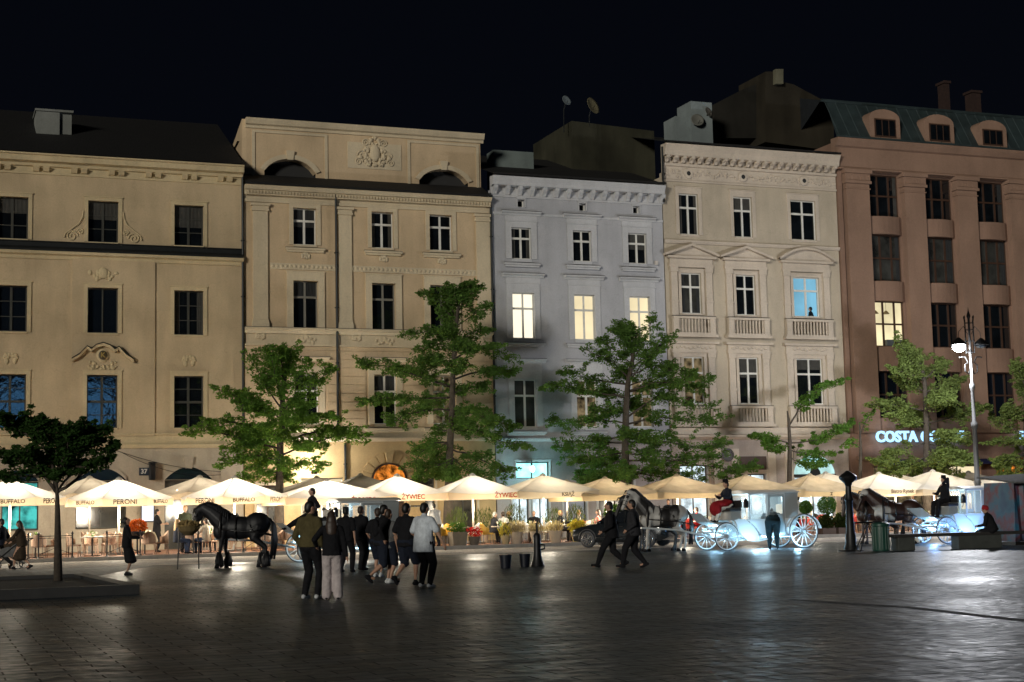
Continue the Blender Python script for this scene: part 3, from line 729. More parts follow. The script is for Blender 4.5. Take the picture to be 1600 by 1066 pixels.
downpipe(h, 7.70, 5.3, 17.1, -.10); downpipe(h, xp, 4.9, 16.6, -.16); downpipe(h, 19.87, 6.0, 17.0, -.12)
downpipe(h, S(538, 700).x, .2, 4.8, -.16)
# ---------------------------------------------------------------- house 3 : narrow grey-blue house
P3 = plaster('plaster_greyblue', (0.47, 0.47, 0.49), 0.16); P3t = plaster('plaster_greyblue_trim', (0.56, 0.56, 0.57), 0.14)
h = House('grey_house', 'narrow pale grey house with three lit windows on one floor', 19.92, 29.28, 17.2, P3, P3t)
H3 = h
cols3 = [(S(799, 380).x, S(830, 380).x), (S(895, 380).x, S(924, 380).x), (S(981, 380).x, S(1010, 380).x)]
for i, (a, b) in enumerate(cols3):
    h.window(a, b, 13.80, 15.36, FR_WHITE, GL_DARK, 'cross', case=.3, sill=.42, hood='flat', rec=.1)
    h.window(a-.02, b+.08, 9.86, 12.12, FR_WHITE, W_WARM if i == 0 else W_CREAM, 'cross', case=.3, sill=.5, hood='flat', rec=.1, top=.15, label='lit window glowing cream')
    h.window(a-.02, b+.08, 5.52, 7.86, FR_WHITE, (GL_DIM, W_DIMWARM, W_DIMWARM)[i], 'cross', case=.3, sill=.45, hood='flat', rec=.1, top=.2)
    q = (814, 910, 994)[i]; c_ = S(q, (318, 324, 328)[i]); h.window(c_.x-.19, c_.x+.19, c_.z-.19, c_.z+.19, FR_WHITE, GL_DARK, 'none', case=.05)
h.wall('wall', 19.92, 29.28, 4.9, 17.2)
h.band('cornice', 19.92, 29.28, [(0, 16.85), (.05, 16.86), (.05, 16.95), (.0, 17.0), (.0, 17.35), (.36, 17.4), (.4, 17.55), (.5, 17.75), (.52, 17.82), (0, 17.86)])
mb = MB()
for k in range(15):
    bx = 20.12 + k * .652
    mb.extx([(0.0, 16.96), (-.10, 16.97), (-.16, 17.1), (-.30, 17.25), (-.33, 17.39), (0.0, 17.39)], bx-.1, bx+.1)
split_loose(h.part(mb, 'cornice_bracket'), -.01)
h.band('string_course', 19.92, 29.28, [(0, 15.98), (.04, 15.98), (.06, 16.05), (.06, 16.1), (0, 16.12)])
h.band('string_course', 19.92, 29.28, [(0, 4.82), (.1, 4.82), (.18, 4.9), (.18, 4.98), (0, 5.0)])
# shop front: lit window, doorway, signboard light
sa, sb = S(800, 780).x, S(858, 780).x
h.window(sa, (sa+sb)/2-.1, .6, 2.6, FR_DARK, W_COOL, 'shop', case=.06, y=-.04); h.window((sa+sb)/2+.1, sb, .6, 2.6, FR_DARK, W_COOL, 'shop', case=.06, y=-.04)
za_, zb_ = S(830, 722).z, S(830, 748).z
h.window(S(806, 735).x, S(858, 735).x, zb_, za_, FR_DARK, emit('lit_shop_cyan', (.35, .95, .95), 2.2, var=.3, vscale=2, lo=.6), 'shop', case=.06, y=-.04)
h.window(S(935, 790).x, S(990, 790).x, .14, 3.3, FR_BROWN, GL_DIM, 'shop', case=.12, y=-.04)
h.window(23.4, 24.6, .7, 2.5, FR_DARK, mat('blind_bluegrey', (.35, .38, .5), .7), 'none', case=.08, y=-.04)
h.window(S(990, 735).x, S(1012, 735).x, 2.6, 3.9, FR_DARK, W_BLUE, 'shop', case=.06, y=-.04) if False else None
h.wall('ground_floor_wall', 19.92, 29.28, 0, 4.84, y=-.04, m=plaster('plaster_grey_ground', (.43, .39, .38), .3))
mb = MB(); mb.quad((19.92, -.54, 17.865), (29.28, -.54, 17.865), (29.28, 7, 20.6), (19.92, 7, 20.6)); mb.box(19.92, 29.28, -.6, -.5, 17.87, 17.96)
h.part(mb, 'roof', ROOF_TILE, fix=False)
b0 = S(771, 234, 2.5); b1 = S(834, 262, 2.5)
mb = MB(); mb.box(b0.x, b1.x, 2.5, 3.5, 17.9, b0.z); h.part(mb, 'roof_hatch', plaster('hatch_render', (.2, .24, .23), .2))
b0 = S(893, 189, 3.5); b1 = S(1024, 270, 3.5)
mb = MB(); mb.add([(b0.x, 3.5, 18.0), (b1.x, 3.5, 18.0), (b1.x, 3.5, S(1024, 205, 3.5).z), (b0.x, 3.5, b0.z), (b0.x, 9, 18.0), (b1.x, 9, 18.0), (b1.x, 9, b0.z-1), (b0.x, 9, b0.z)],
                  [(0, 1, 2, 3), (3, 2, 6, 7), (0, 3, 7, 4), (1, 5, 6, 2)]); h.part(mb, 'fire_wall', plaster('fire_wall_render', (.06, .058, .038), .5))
h.shell(16.9)
downpipe(h, 29.3, 17.0, 19.9, -.2)
# ---------------------------------------------------------------- house 4 : ornate beige house
P4 = plaster('plaster_beige', (0.54, 0.46, 0.35), 0.16); P4t = plaster('plaster_beige_trim', (0.62, 0.53, 0.43), 0.14)
h = House('ornate_beige_house', 'beige house with window pediments and balustrades between grey and brown houses', 29.34, 39.72, 18.6, P4, P4t)
H4 = h
c4 = [(S(1061, 340).x, S(1091, 340).x), (S(1146, 340).x, S(1175, 340).x), (S(1235, 340).x, S(1274, 340).x)]
for i, (a, b) in enumerate(c4):
    cx = (a+b)/2
    h.window(a, b, 15.42, 17.55, FR_WHITE, GL_DARK, 'cross', case=.2, rec=.08, top=.12)
    g2 = (GL_DIM, GL_DARK, W_BLUE)[i]
    h.window(a-.02, b+.02, 11.32, 13.42, FR_WHITE, g2, 'cross', case=.16, rec=.08, label='window lit blue from inside' if i == 2 else None)
    h.window(a-.02, b+.02, 6.7, 9.1, FR_WHITE, (W_DIMWARM, GL_DARK, GL_DARK)[i], 'cross', case=.16, rec=.08)
    # pilasters, entablature and pediment
    for (z0, z1, ped) in ((11.15, 13.75, True), (6.55, 9.35, False)):
        mb = MB()
        for sx_ in (a-.62, b+.26):
            mb.box(sx_, sx_+.36, -.12, 0, z0, z1-.3); mb.box(sx_-.04, sx_+.40, -.16, 0, z1-.298, z1-.05); mb.box(sx_-.03, sx_+.39, -.15, 0, (z0+z1)/2-.55, (z0+z1)/2-.45)
        mb.box(a-.70, b+.70, -.16, 0, z1-.048, z1+.1); mb.box(a-.66, b+.66, -.12, 0, z1+.102, z1+.40)
        mb.box(a-.82, b+.82, -.28, 0, z1+.402, z1+.52); h.part(mb, 'window_entablature')
        if ped:
            mb = MB(); zb = z1+.522; w = (b-a)/2+.92; hh = .52 if i < 2 else .6
            if i < 2:
                mb.extr([(cx-w, zb), (cx+w, zb), (cx, zb+hh)], -.10, 0)
                for sg in (-1, 1):
                    mb.add([(cx+sg*(w+.06), -.34, zb), (cx+sg*(w+.06), 0, zb), (cx, 0, zb+hh), (cx, -.34, zb+hh), (cx+sg*(w+.06), -.34, zb+.12), (cx+sg*(w+.06), 0, zb+.12), (cx, 0, zb+hh+.13), (cx, -.34, zb+hh+.13)],
                           [(0, 1, 2, 3), (4, 7, 6, 5), (0, 3, 7, 4), (0, 4, 5, 1)])
            else:
                arc = [(cx - w + 2*w*k/12, zb + hh*(1-((k/6)-1)**2)) for k in range(13)]
                mb.extr(arc, -.10, 0)
                for (p, q), (r_, s_) in zip(arc, arc[1:]):
                    mb.add([(p, -.34, q), (p, 0, q), (r_, 0, s_), (r_, -.34, s_), (p, -.34, q+.12), (p, 0, q+.12), (r_, 0, s_+.12), (r_, -.34, s_+.12)], [(0, 1, 2, 3), (4, 7, 6, 5), (0, 3, 7, 4)])
            h.part(mb, 'pediment')
        else:
            mb = MB()
            for k in range(9): mb.ell((cx-.95+k*.237, -.14, z1+.22+.04*math.sin(k*1.6)), (.11, .05, .07), 8, 5)
            split_loose(h.part(mb, 'stucco_relief', smooth=True), .12)
    # balustrades
    for z0 in (10.35, 5.78):
        mb = MB(); mb.box(a-.75, b+.75, -.34, 0, z0-.26, z0-.12); mb.box(a-.66, b+.66, -.28, 0, z0-.118, z0-.02)
        mb.box(a-.66, b+.66, -.30, -.08, z0+.68, z0+.80)
        for sx_ in (a-.64, b+.34): mb.box(sx_, sx_+.30, -.27, -.09, z0-.018, z0+.678)
        n_ = int((b-a+.66)/.17)
        for k in range(n_):
            bx = a-.28+(b-a+.56)*k/(n_-1)
            mb.lathe([(.03, 0), (.05, .05), (.055, .18), (.03, .36), (.035, .44), (.05, .60), (.05, .695)], (bx, -.18, z0-.018), 7)
        h.part(mb, 'balustrade')
        mb = MB(); mb.box(a-.67, b+.67, -.31, -.07, z0+.802, z0+.83); h.part(mb, 'ledge_flashing', LEAD)
h.wall('wall', 29.34, 39.72, 4.9, 18.6)
h.band('string_course', 29.34, 39.72, [(0, 14.92), (.08, 14.93), (.16, 15.03), (.16, 15.1), (0, 15.13)])
h.band('cornice', 29.34, 39.72, [(0, 18.15), (.08, 18.16), (.08, 18.25), (.01, 18.28), (.01, 18.95), (.12, 18.97), (.14, 19.1), (.02, 19.12), (.02, 19.42), (.42, 19.46), (.46, 19.7), (.6, 19.95), (.62, 20.02), (0, 20.06)])
mb = MB()
for k in range(22):
    bx = 29.55+k*.475; mb.extx([(0, 19.13), (-.14, 19.15), (-.2, 19.26), (-.4, 19.34), (-.42, 19.455), (0, 19.455)], bx-.09, bx+.09)
split_loose(h.part(mb, 'cornice_bracket'), -.01)
mb = MB()
for k in range(30): blob_relief(mb, 29.6+k*.345, 18.6, .3, .36, -.01, 3, 50+k, (.04, .08), .05)
for px in (1075, 1160, 1255):
    c_ = S(px, 276 + (px-1075)*.055)
    mb.lathe([(.2, 0), (.26, .03), (.26, .07), (.17, .09)], (0, 0, 0), 16); n0 = len(mb.v) - 64
    mb.xf(Matrix.Translation((c_.x, -.01, 18.62)) @ Matrix.Rotation(RAD(90), 4, 'X'), n0)
split_loose(h.part(mb, 'stucco_relief', smooth=False), .12)
mb = MB()
for px in (1075, 1160, 1255):
    c_ = S(px, 276); mb.ell((c_.x, -.09, 18.62), (.14, .02, .14), 12, 6)
split_loose(h.part(mb, 'round_vent', ROOM))
h.band('string_course', 29.34, 39.72, [(0, 4.86), (.1, 4.86), (.3, 5.0), (.32, 5.1), (.05, 5.16), (.05, 5.48), (0, 5.5)])
# shop fronts
a, b = S(1153, 760).x, S(1197, 760).x
h.window(a, b, .5, 3.1, FR_BROWN, W_COOL, 'shop', case=.16, y=-.05); mb = MB(); mb.box(a, b, -.12, -.052, 3.27, 4.0); h.part(mb, 'shop_blind', FR_BROWN)
a, b = S(1062, 760).x, S(1106, 760).x; h.window(a, b, .5, 3.6, FR_BROWN, W_COOL, 'shop', case=.16, y=-.05)
a, b = S(1241, 770).x, S(1303, 770).x; zs = S(1270, 741).z
h.window(a, b, .14, zs-.12, FR_DARK, W_COOL, 'shop', case=.08, y=-.05)
cx = (a+b)/2; r = (b-a)/2; N = 18
arc = [(cx+r*math.cos(math.pi*i/N), zs+r*.8*math.sin(math.pi*i/N)) for i in range(N+1)]
mb = MB(); mb.extr(arc, -.16, -.052); h.part(mb, 'fanlight', emit('fanlight_teal', (.60, .95, .92), 1.0, var=.1, lo=.75))
mb = MB(); arc3 = [(cx+r*.26*math.cos(math.pi*i/N), zs+r*.28*math.sin(math.pi*i/N)) for i in range(N+1)]; mb.extr(arc3, -.2, -.161); mb.box(a-.05, b+.05, -.2, -.052, zs-.12, zs-.001); h.part(mb, 'fanlight_vent', ROOM)
me = text_mesh('żabka', .62, .01, .012); o = link('sign_lettering', me, mat('sign_green', (0.0, .22, .16), .5), h.root); o.location = (cx-29.34, -.19, zs+r*.56); o.rotation_euler = (RAD(90), 0, 0)
me = text_mesh('otwarte', .34, .01, .004); o = link('sign_lettering', me, mat('sign_dark', (0.02, .05, .05), .5), h.root); o.location = (cx-29.34, -.19, zs+r*.36); o.rotation_euler = (RAD(90), 0, 0)
h.wall('ground_floor_wall', 29.34, 39.72, 0, 4.88, y=-.05, m=plaster('plaster_beige_ground', (.48, .40, .34), .3))
mb = MB()
for q in (1120, 1148, 1205, 1232): x_ = S(q, 740).x; mb.box(x_-.22, x_+.22, -.14, -.052, .14, 4.4)
h.part(mb, 'pilaster')
mb = MB(); mb.quad((29.34, -.62, 20.065), (39.72, -.62, 20.065), (39.72, 8, 22.6), (29.34, 8, 22.6)); mb.box(29.34, 39.72, -.68, -.58, 20.07, 20.15); h.part(mb, 'roof', ROOF_TILE, fix=False)
# chimneys and fire walls on the roof
CR = plaster('chimney_pale', (.26, .30, .30), .3)
q0 = S(1058, 180, 2); q1 = S(1083, 213, 2); q2 = S(1079, 158, 2); q3 = S(1114, 215, 2)
mb = MB(); mb.box(q0.x, q1.x-.05, 2.2, 3.6, 20.2, q0.z); mb.box(q2.x, q3.x, 2.0, 3.6, 20.2, q2.z); h.part(mb, 'chimney', CR)
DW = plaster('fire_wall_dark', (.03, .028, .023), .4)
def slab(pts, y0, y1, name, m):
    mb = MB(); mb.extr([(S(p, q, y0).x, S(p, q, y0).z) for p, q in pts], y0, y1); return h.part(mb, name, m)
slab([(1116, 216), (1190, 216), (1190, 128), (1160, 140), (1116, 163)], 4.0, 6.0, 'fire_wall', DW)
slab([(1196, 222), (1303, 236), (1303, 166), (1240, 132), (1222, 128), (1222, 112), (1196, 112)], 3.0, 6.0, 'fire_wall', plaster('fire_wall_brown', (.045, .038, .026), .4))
slab([(1212, 131), (1224, 131), (1224, 108), (1212, 108)], 2.7, 2.99, 'chimney', plaster('chimney_sand', (.2, .19, .13), .3))
h.shell(18.4)
# ---------------------------------------------------------------- house 5 : brown house with giant pilasters
P5 = plaster('plaster_brown', (0.28, 0.175, 0.125), 0.18); P5t = plaster('plaster_brown_trim', (0.30, 0.19, 0.135), 0.15)
h = House('brown_corner_house', 'brown house with giant pilasters, bowed windows and a green mansard roof', 39.78, 62.0, 21.0, P5, P5t)
H5 = h
B = lambda p, q: S(p, q, 0)
pil = [(1322, 1358), (1413, 1445), (1496, 1526), (1578, 1606)]
pxs = [(B(a, 400).x, B(b, 400).x) for a, b in pil]
pitch = pxs[3][0] - pxs[2][0]
pxs += [(pxs[3][0] + pitch*k, pxs[3][1] + pitch*k) for k in (1, 2)]
PZ = 5.2
for (a, b) in pxs:
    mb = MB(); mb.box(a, b, -.32, .25, PZ, 18.6); mb.box(a-.1, b+.1, -.42, .25, 18.602, 18.75); mb.box(a-.05, b+.05, -.37, .25, 18.752, 19.15)
    for k in range(6): mb.box(a+.02+(b-a-.04)*k/6, a+.02+(b-a-.04)*(k+.7)/6, -.40, -.371, 18.8, 19.05)
    mb.box(a-.14, b+.14, -.46, .25, 19.152, 19.36); mb.box(a-.06, b+.06, -.36, .25, 18.3, 18.36); h.part(mb, 'pilaster')
rows = [(16.95, 19.25), (13.40, 15.95), (9.85, 12.3), (6.0, 8.5)]
for k in range(len(pxs)-1):
    a, b = pxs[k][1], pxs[k+1][0]
    for j, (z0, z1) in enumerate(rows):
        gl = GL_DIM if j in (1,) else GL_DARK
        if j == 2 and k == 0: gl = W_ROOM
        if j == 3: gl = GL_WAVE
        h.window(a+.12, b-.12, z0, z1, FR_BROWN, gl, 'three', case=0, y=.12, rec=.1, label='lit window with lamps inside' if gl is W_ROOM else None)
        mb = MB(); n_ = 8     # bowed spandrel under the window
        zlo = rows[j+1][1] if j < 3 else PZ
        for i in range(n_):
            t0, t1 = i/n_, (i+1)/n_; x0_, x1_ = a+(b-a)*t0, a+(b-a)*t1
            y0_ = .12-.34*math.sin(math.pi*t0)**.6; y1_ = .12-.34*math.sin(math.pi*t1)**.6
            mb.add([(x0_, y0_, zlo), (x1_, y1_, zlo), (x1_, y1_, z0-.03), (x0_, y0_, z0-.03), (x0_, .3, zlo), (x1_, .3, zlo), (x0_, .3, z0-.03), (x1_, .3, z0-.03)], [(0, 1, 2, 3), (3, 2, 7, 6), (0, 4, 5, 1)])
        h.part(mb, 'spandrel', P5)
h.wall('wall', 39.78, 62.0, PZ, 21.0, y=.12, m=P5)
mb = MB(); mb.box(39.78, 40.05, -.1, .119, PZ, 19.3); h.part(mb, 'wall_edge', P5)
h.band('cornice', 39.6, 62, [(-.1, 19.37), (.34, 19.37), (.34, 19.45), (.26, 19.5), (.26, 20.55), (.4, 20.62), (.55, 20.85), (.6, 20.95), (.6, 21.02), (-.1, 21.05)])
# letter sign
h.window(B(1362, 760).x, B(1440, 760).x, .5, 3.4, FR_DARK, W_DIMWARM, 'shop', case=.06, y=-.2); h.window(B(1462, 760).x, B(1530, 760).x, .5, 3.4, FR_DARK, W_CREAM, 'shop', case=.06, y=-.2)
h.window(B(1555, 760).x, B(1620, 760).x, .5, 3.4, FR_DARK, W_ORANGE, 'shop', case=.06, y=-.2)
h.wall('ground_floor_wall', 39.78, 62, 0, 5.16, y=-.2, m=plaster('plaster_brown_ground', (.36, .22, .16), .25))
mb = MB(); a, b = B(1345, 690).x, 62
mb.box(40.1, 62, -.55, -.202, 3.75, 3.95); mb.box(40.1, 62, -.42, -.202, 5.161, 5.3); h.part(mb, 'shop_fascia', P5t)
mb = MB()
for (p, q) in ((1362, 1450), (1470, 1530)): mb.box(B(p, 700).x, B(q, 700).x, -1.1, -.56, 3.45, 3.72)
h.part(mb, 'awning', mat('awning_navy', (.01, .012, .05), .7))
mb = MB(); mb.box(B(1570, 700).x, 62, -1.4, -.56, 3.5, 3.8); h.part(mb, 'awning', mat('awning_red', (.2, .02, .012), .7))
# mansard and dormers
M_COP = mat('copper_green', (.034, .052, .054), .6, metal=.1, var=.4, vscale=1.2)
mb = MB(); z1 = 23.4
mb.add([(39.6, -.5, 21.06), (62, -.5, 21.06), (62, .9, z1), (39.9, .9, z1)], [(0, 1, 2, 3)]); h.part(mb, 'mansard_roof', M_COP, fix=False)
mb = MB()
for k in range(34): x_ = 39.8 + k*.66; mb.tube([(x_, -.5, 21.07), (x_+.02, .9, z1)], .025, 4)
mb.tube([(39.6, .86, z1), (62, .86, z1)], .09, 6); mb.tube([(39.6, -.52, 21.1), (62, -.52, 21.1)], .06, 6); h.part(mb, 'roof_seam', M_COP)
mb = MB(); mb.quad((39.6, .9, z1), (62, .9, z1), (62, 9, 26.0), (39.6, 9, 26.0)); mb.add([(39.6, .9, z1), (39.6, 9, 26.0), (39.6, 9, 19)], [(0, 1, 2)]); h.part(mb, 'roof', mat('roof_slate', (.012, .015, .018), .7, var=.4, bump=.4, bscale=6), fix=False)
for p, q in ((1381, 205), (1466, 213), (1549, 222)):
    c_ = S(p, q, -.3); zt_ = S(p, q-33, -.3).z; zb = 21.1; hw = .98; N = 10; zsp = zt_-.5
    mb = MB(); arc = [(c_.x+hw*math.cos(math.pi*i/N), zsp+.5*math.sin(math.pi*i/N)) for i in range(N+1)]
    mb.extr([(c_.x-hw, zb), (c_.x+hw, zb)] + arc, -.42, .9)
    d_ = h.part(mb, 'dormer', P5t)
    mb = MB(); a_, b_ = c_.x-.68, c_.x+.68; mb.box(a_, b_, -.46, -.423, 21.25, zsp-.05); w_ = h.part(mb, 'dormer_window', FR_BROWN, d_)
    mb = MB()
    for t in (0, 1, 2): x_ = a_+.07+t*.43; mb.box(x_, x_+.36, -.475, -.461, 21.32, zsp-.12)
    h.part(mb, 'dormer_pane', GL_DARK, d_)
BRK = mat('chimney_brick', (.035, .018, .014), .85, var=.4, vscale=6)
for p, q, r_, wd in ((1476, 128, 165, 9), (1522, 143, 168, 17)):
    c_ = S(p, q, 4.5); lo = S(p, r_, 4.5); hw = wd*.036/2
    mb = MB(); mb.box(c_.x-hw, c_.x+hw, 4.3, 5.0, 23.6, c_.z-.15); mb.box(c_.x-hw-.08, c_.x+hw+.08, 4.22, 5.08, c_.z-.148, c_.z); h.part(mb, 'chimney', BRK)
h.shell(20.9)

# ---------------------------------------------------------------- arcaded hall across the square, behind the camera (seen only as reflections)
t = thing('arcaded_hall', 'long arcaded hall with blue-lit arches on the far side of the square', 'hall', (0, -92, 0))
mb = MB(); mb.box(0, 15, -14, 0, 0, 15.6); build(mb, 'wall', plaster('hall_render', (.4, .36, .3), .2), t)
mb = MB(); mb.extx([(-14, 15.61), (0.3, 15.61), (-7, 18)], 0, 15); build(mb, 'roof', ROOF_TILE, t)
AR = emit('arch_blue', (.16, .50, 1.0), 1.9)
for k in range(4):
    cx = 2.2 + k*3.0
    for z0, z1, r in ((1.0, 5.0, 1.5), (10.0, 14.2, 1.2)):
        mb = MB(); mb.extr([(cx-r, z0), (cx+r, z0)] + [(cx+r*math.cos(math.pi*i/10), z1+r*math.sin(math.pi*i/10)) for i in range(11)], .01, .05)
        build(mb, 'arch_window', AR if z0 > 5 else ROOM, t)
# ================================================================== SUNSHADES
BULB = emit('bulb_glow', (1.0, 0.85, 0.6), 14.0)
POLE = mat('pole_pale', (.55, .48, .38), .5)
CANV = {
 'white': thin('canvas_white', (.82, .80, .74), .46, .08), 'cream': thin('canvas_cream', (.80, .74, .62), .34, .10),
 'tan': thin('canvas_tan', (.52, .43, .29), .30, .2), 'v_white': thin('valance_white', (.72, .56, .38), .5, .06), 'v_cream': thin('valance_cream', (.74, .62, .44), .4, .08), 'v_tan': thin('valance_tan', (.62, .48, .28), .4, .1), 'v_grey': thin('valance_grey', (.4, .34, .27), .3, .1),  # valance tones warmed: backlit glow is put into the cloth colour
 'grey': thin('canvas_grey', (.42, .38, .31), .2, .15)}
LET_D = mat('lettering_dark', (.07, .04, .02), .8); LET_R = mat('lettering_red', (.55, .03, .02), .8)
def sunshade(px, py, epy, yc, n, w, canvas, words, power, label, lit=True, group='lit sunshades over the terraces', lcol=None, bulbs=True, zb=.14, tcol=(1.0, .89, .70), rot=None):
    c = S(px, py, yc); zp = c.z
    r = w / 2 / math.cos(math.pi / n)
    edge = S(px, epy, yc - w/2).z
    t = thing('sunshade', label, 'parasol', (c.x, yc, zb), 0, group)
    zp -= zb; ze = edge - zb; vh = .30
    off = rot if rot is not None else -math.pi / n
    co = [(r*math.cos(off + 2*math.pi*k/n - math.pi/2), r*math.sin(off + 2*math.pi*k/n - math.pi/2)) for k in range(n)]
    mb = MB(); vb = MB(); K = 5; R = random.Random(int(px))
    for k in range(n):        # each panel: fan of quads with a little sag between the ribs
        (ax, ay), (bx, by) = co[k], co[(k+1) % n]
        for i in range(K):
            for j in range(4):
                def P(ii, jj):
                    t_ = .06 + .94*ii/K; u = jj/4; x = (ax*(1-u)+bx*u)*t_; y = (ay*(1-u)+by*u)*t_
                    z = zp - (zp-ze)*(t_**.93) - .10*math.sin(math.pi*u)*t_ * (w/3.5) + (.022*math.sin(ii*2.3+k*1.7+jj*2.1+px)+.012*math.sin(jj*5+ii*3+k))*(0 if jj in (0, 4) else 1)*(0 if ii == K else 1)
                    return (x, y, z)
                mb.quad(P(i, j), P(i+1, j), P(i+1, j+1), P(i, j+1))
        for j in range(4):    # valance
            mb_ = mb; mb = vb
            u0, u1 = j/4, (j+1)/4
            a = (ax*(1-u0)+bx*u0, ay*(1-u0)+by*u0); b = (ax*(1-u1)+bx*u1, ay*(1-u1)+by*u1)
            za, zb_ = ze-.10*math.sin(math.pi*u0)*(w/3.5), ze-.10*math.sin(math.pi*u1)*(w/3.5)
            mb.quad((a[0], a[1], za), (a[0]*.985, a[1]*.985, ze-vh), (b[0]*.985, b[1]*.985, ze-vh), (b[0], b[1], zb_))
            mb = mb_
    mb.lathe([(.16, -.06), (.12, .02), (.03, .07)], (0, 0, zp-.02), 8)
    build(mb, 'canopy', CANV[canvas], t, fix=False, auto=9)
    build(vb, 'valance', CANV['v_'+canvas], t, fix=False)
    mb = MB(); mb.tube([(0, 0, 0), (0, 0, zp-.04)], .045, 8); build(mb, 'pole', POLE, t, smooth=True)
    mb = MB(); mb.box(-.4, .4, -.4, .4, .0, .09); mb.lathe([(.09, .09), (.07, .3)], (0, 0, 0), 10); build(mb, 'base', mat('base_concrete', (.2, .19, .17), .8), t)
    mb = MB()
    for k in range(n):
        x, y = co[k]; mb.tube([(x*.05, y*.05, zp-.12), (x*.98, y*.98, ze-.04)], .016, 4)
        mb.tube([(0, 0, ze-.15), (x*.5, y*.5, (zp+ze)/2-.06)], .014, 4)
    build(mb, 'ribs', POLE, t)
    if bulbs:
        mb = MB()
        for sx_, sy_ in ((-.55, -.5), (.55, .5)): mb.ell((sx_*w*.5, sy_*w*.5, ze-.12), (.045, .045, .06), 8, 6); mb.tube([(sx_*w*.5, sy_*w*.5, ze-.06), (sx_*w*.5, sy_*w*.5, ze+.1)], .01, 4)
        build(mb, 'bulb', BULB, t)
    if lit: lamp('bulb_light', (0.05, -.25, ze-.62), power*(3.0 if power > 120 else 2.8), tcol, .35, t)
    for k in range(n):
        wd = words.get(k)
        if not wd: continue
        (ax, ay), (bx, by) = co[k], co[(k+1) % n]; L = math.hypot(bx-ax, by-ay)
        me = text_mesh(wd[0], wd[1], .002, .006)
        o = link('lettering', me, wd[2], t); mx_, my_ = (ax+bx)/2*.992, (ay+by)/2*.992
        d = Vector((bx-ax, by-ay, 0)).normalized(); nn = Vector((d.y, -d.x, 0))
        o.rotation_euler = (RAD(90), 0, math.atan2(d.y, d.x)); o.location = (mx_+nn.x*.012+d.x*wd[3], my_+nn.y*.012+d.y*wd[3], ze-.16)
    return t
# sides are numbered from the one facing the square, anticlockwise from above (n=4: 0 front, 3 left)
PE = ('PERONI', .26, LET_D, 0); BU = ('BUFFALO', .21, LET_D, 0)
ZY = lambda s_=0.55: ('ŻYWIEC', .27, LET_R, s_)
UM = [
 # px, py, edge py, y, sides, width, canvas, words, watts, label, pole-light colour
 (16, 748, 777, -8.0, 8, 4.0, 'white', {0: BU, 1: PE, 7: BU}, 150, 'lettered white sunshade cut off by the left edge of the photo'),
 (186, 747, 778, -7.6, 8, 4.0, 'white', {0: PE, 7: BU, 1: BU}, 170, 'bright lettered sunshade above the woman with the phone'),
 (366, 745, 775, -7.6, 8, 4.0, 'white', {0: BU, 7: PE, 1: PE}, 170, 'bright lettered sunshade above the black horse'),
 (512, 750, 776, -7.6, 4, 4.6, 'white', {0: ZY(.9)}, 240, 'glaring white sunshade behind the coachman in black'),
 (620, 742, 771, -7.4, 4, 3.3, 'white', {0: ZY(.2), 3: ZY(0)}, 110, 'white red-lettered sunshade above the man in the white T-shirt'),
 (738, 741, 769, -7.2, 4, 3.3, 'white', {3: ZY(.2), 0: ZY(.9)}, 95, 'white red-lettered sunshade right of the tall tree trunk'),
 (848, 741, 767, -7.2, 4, 3.7, 'cream', {0: ('KSIĄŻ', .22, LET_D, .4), 3: ZY(.3)}, 85, 'cream sunshade above the small bollard'),
 (945, 746, 771, -7.2, 4, 3.9, 'tan', {0: ('z', .3, LET_D, .2)}, 95, 'tan sunshade above the dark car bonnet'),
 (1057, 742, 768, -7.2, 4, 3.9, 'tan', {}, 95, 'tan sunshade above the dappled horse'),
 (1165, 742, 766, -7.2, 4, 3.9, 'tan', {}, 70, 'tan sunshade behind the white coach roof'),
 (1265, 741, 766, -7.2, 4, 3.6, 'tan', {0: ('z', .3, LET_D, 0)}, 70, 'tan sunshade right of the coach in front of the arched shop'),
 (1373, 739, 763, -7.2, 4, 3.7, 'cream', {0: ('Bistro Rynek', .24, LET_D, 0)}, 80, 'cream sunshade behind the brown horse'),
 (1457, 735, 764, -7.4, 4, 4.4, 'cream', {0: ('4  4', .3, LET_D, .6)}, 60, 'wide cream sunshade behind the coachman in the top hat'),
 (1568, 742, 760, -7.2, 4, 3.8, 'white', {0: ('COSTA COFFEE', .32, LET_D, -.2)}, 60, 'white lettered sunshade right of the lamp post'),
 (140, 745, 770, -3.2, 8, 4.0, 'cream', {}, 55, 'rear sunshade showing left behind the lettered one'),
 (312, 744, 768, -3.2, 8, 4.0, 'cream', {}, 60, 'rear sunshade between the two bright lettered ones'),
 (495, 745, 770, -3.0, 4, 4.2, 'grey', {}, 90, 'greyish rear sunshade in front of the floodlit doorway'),
 (563, 741, 765, -3.2, 4, 3.4, 'grey', {}, 30, 'grey-brown rear sunshade left of the round-arched portal'),
 (885, 751, 768, -3.4, 4, 3.2, 'tan', {}, 30, 'small tan rear sunshade left of the car'),
 (1290, 738, 762, -3.4, 4, 3.8, 'cream', {0: ('Bistro', .24, LET_D, .8)}, 50, 'pale rear sunshade under the arched shop sign'),
 (1397, 739, 760, -3.4, 4, 3.8, 'cream', {}, 40, 'cream rear sunshade behind the brown horse'),
 (1513, 737, 757, -3.4, 4, 3.8, 'grey', {}, 25, 'rear sunshade dappled by leaf shadows left of the lamp post'),
]
SHX = []
for u in UM:
    o = sunshade(*u[:10]); SHX.append((o.location.x, o.location.y, u[9]))

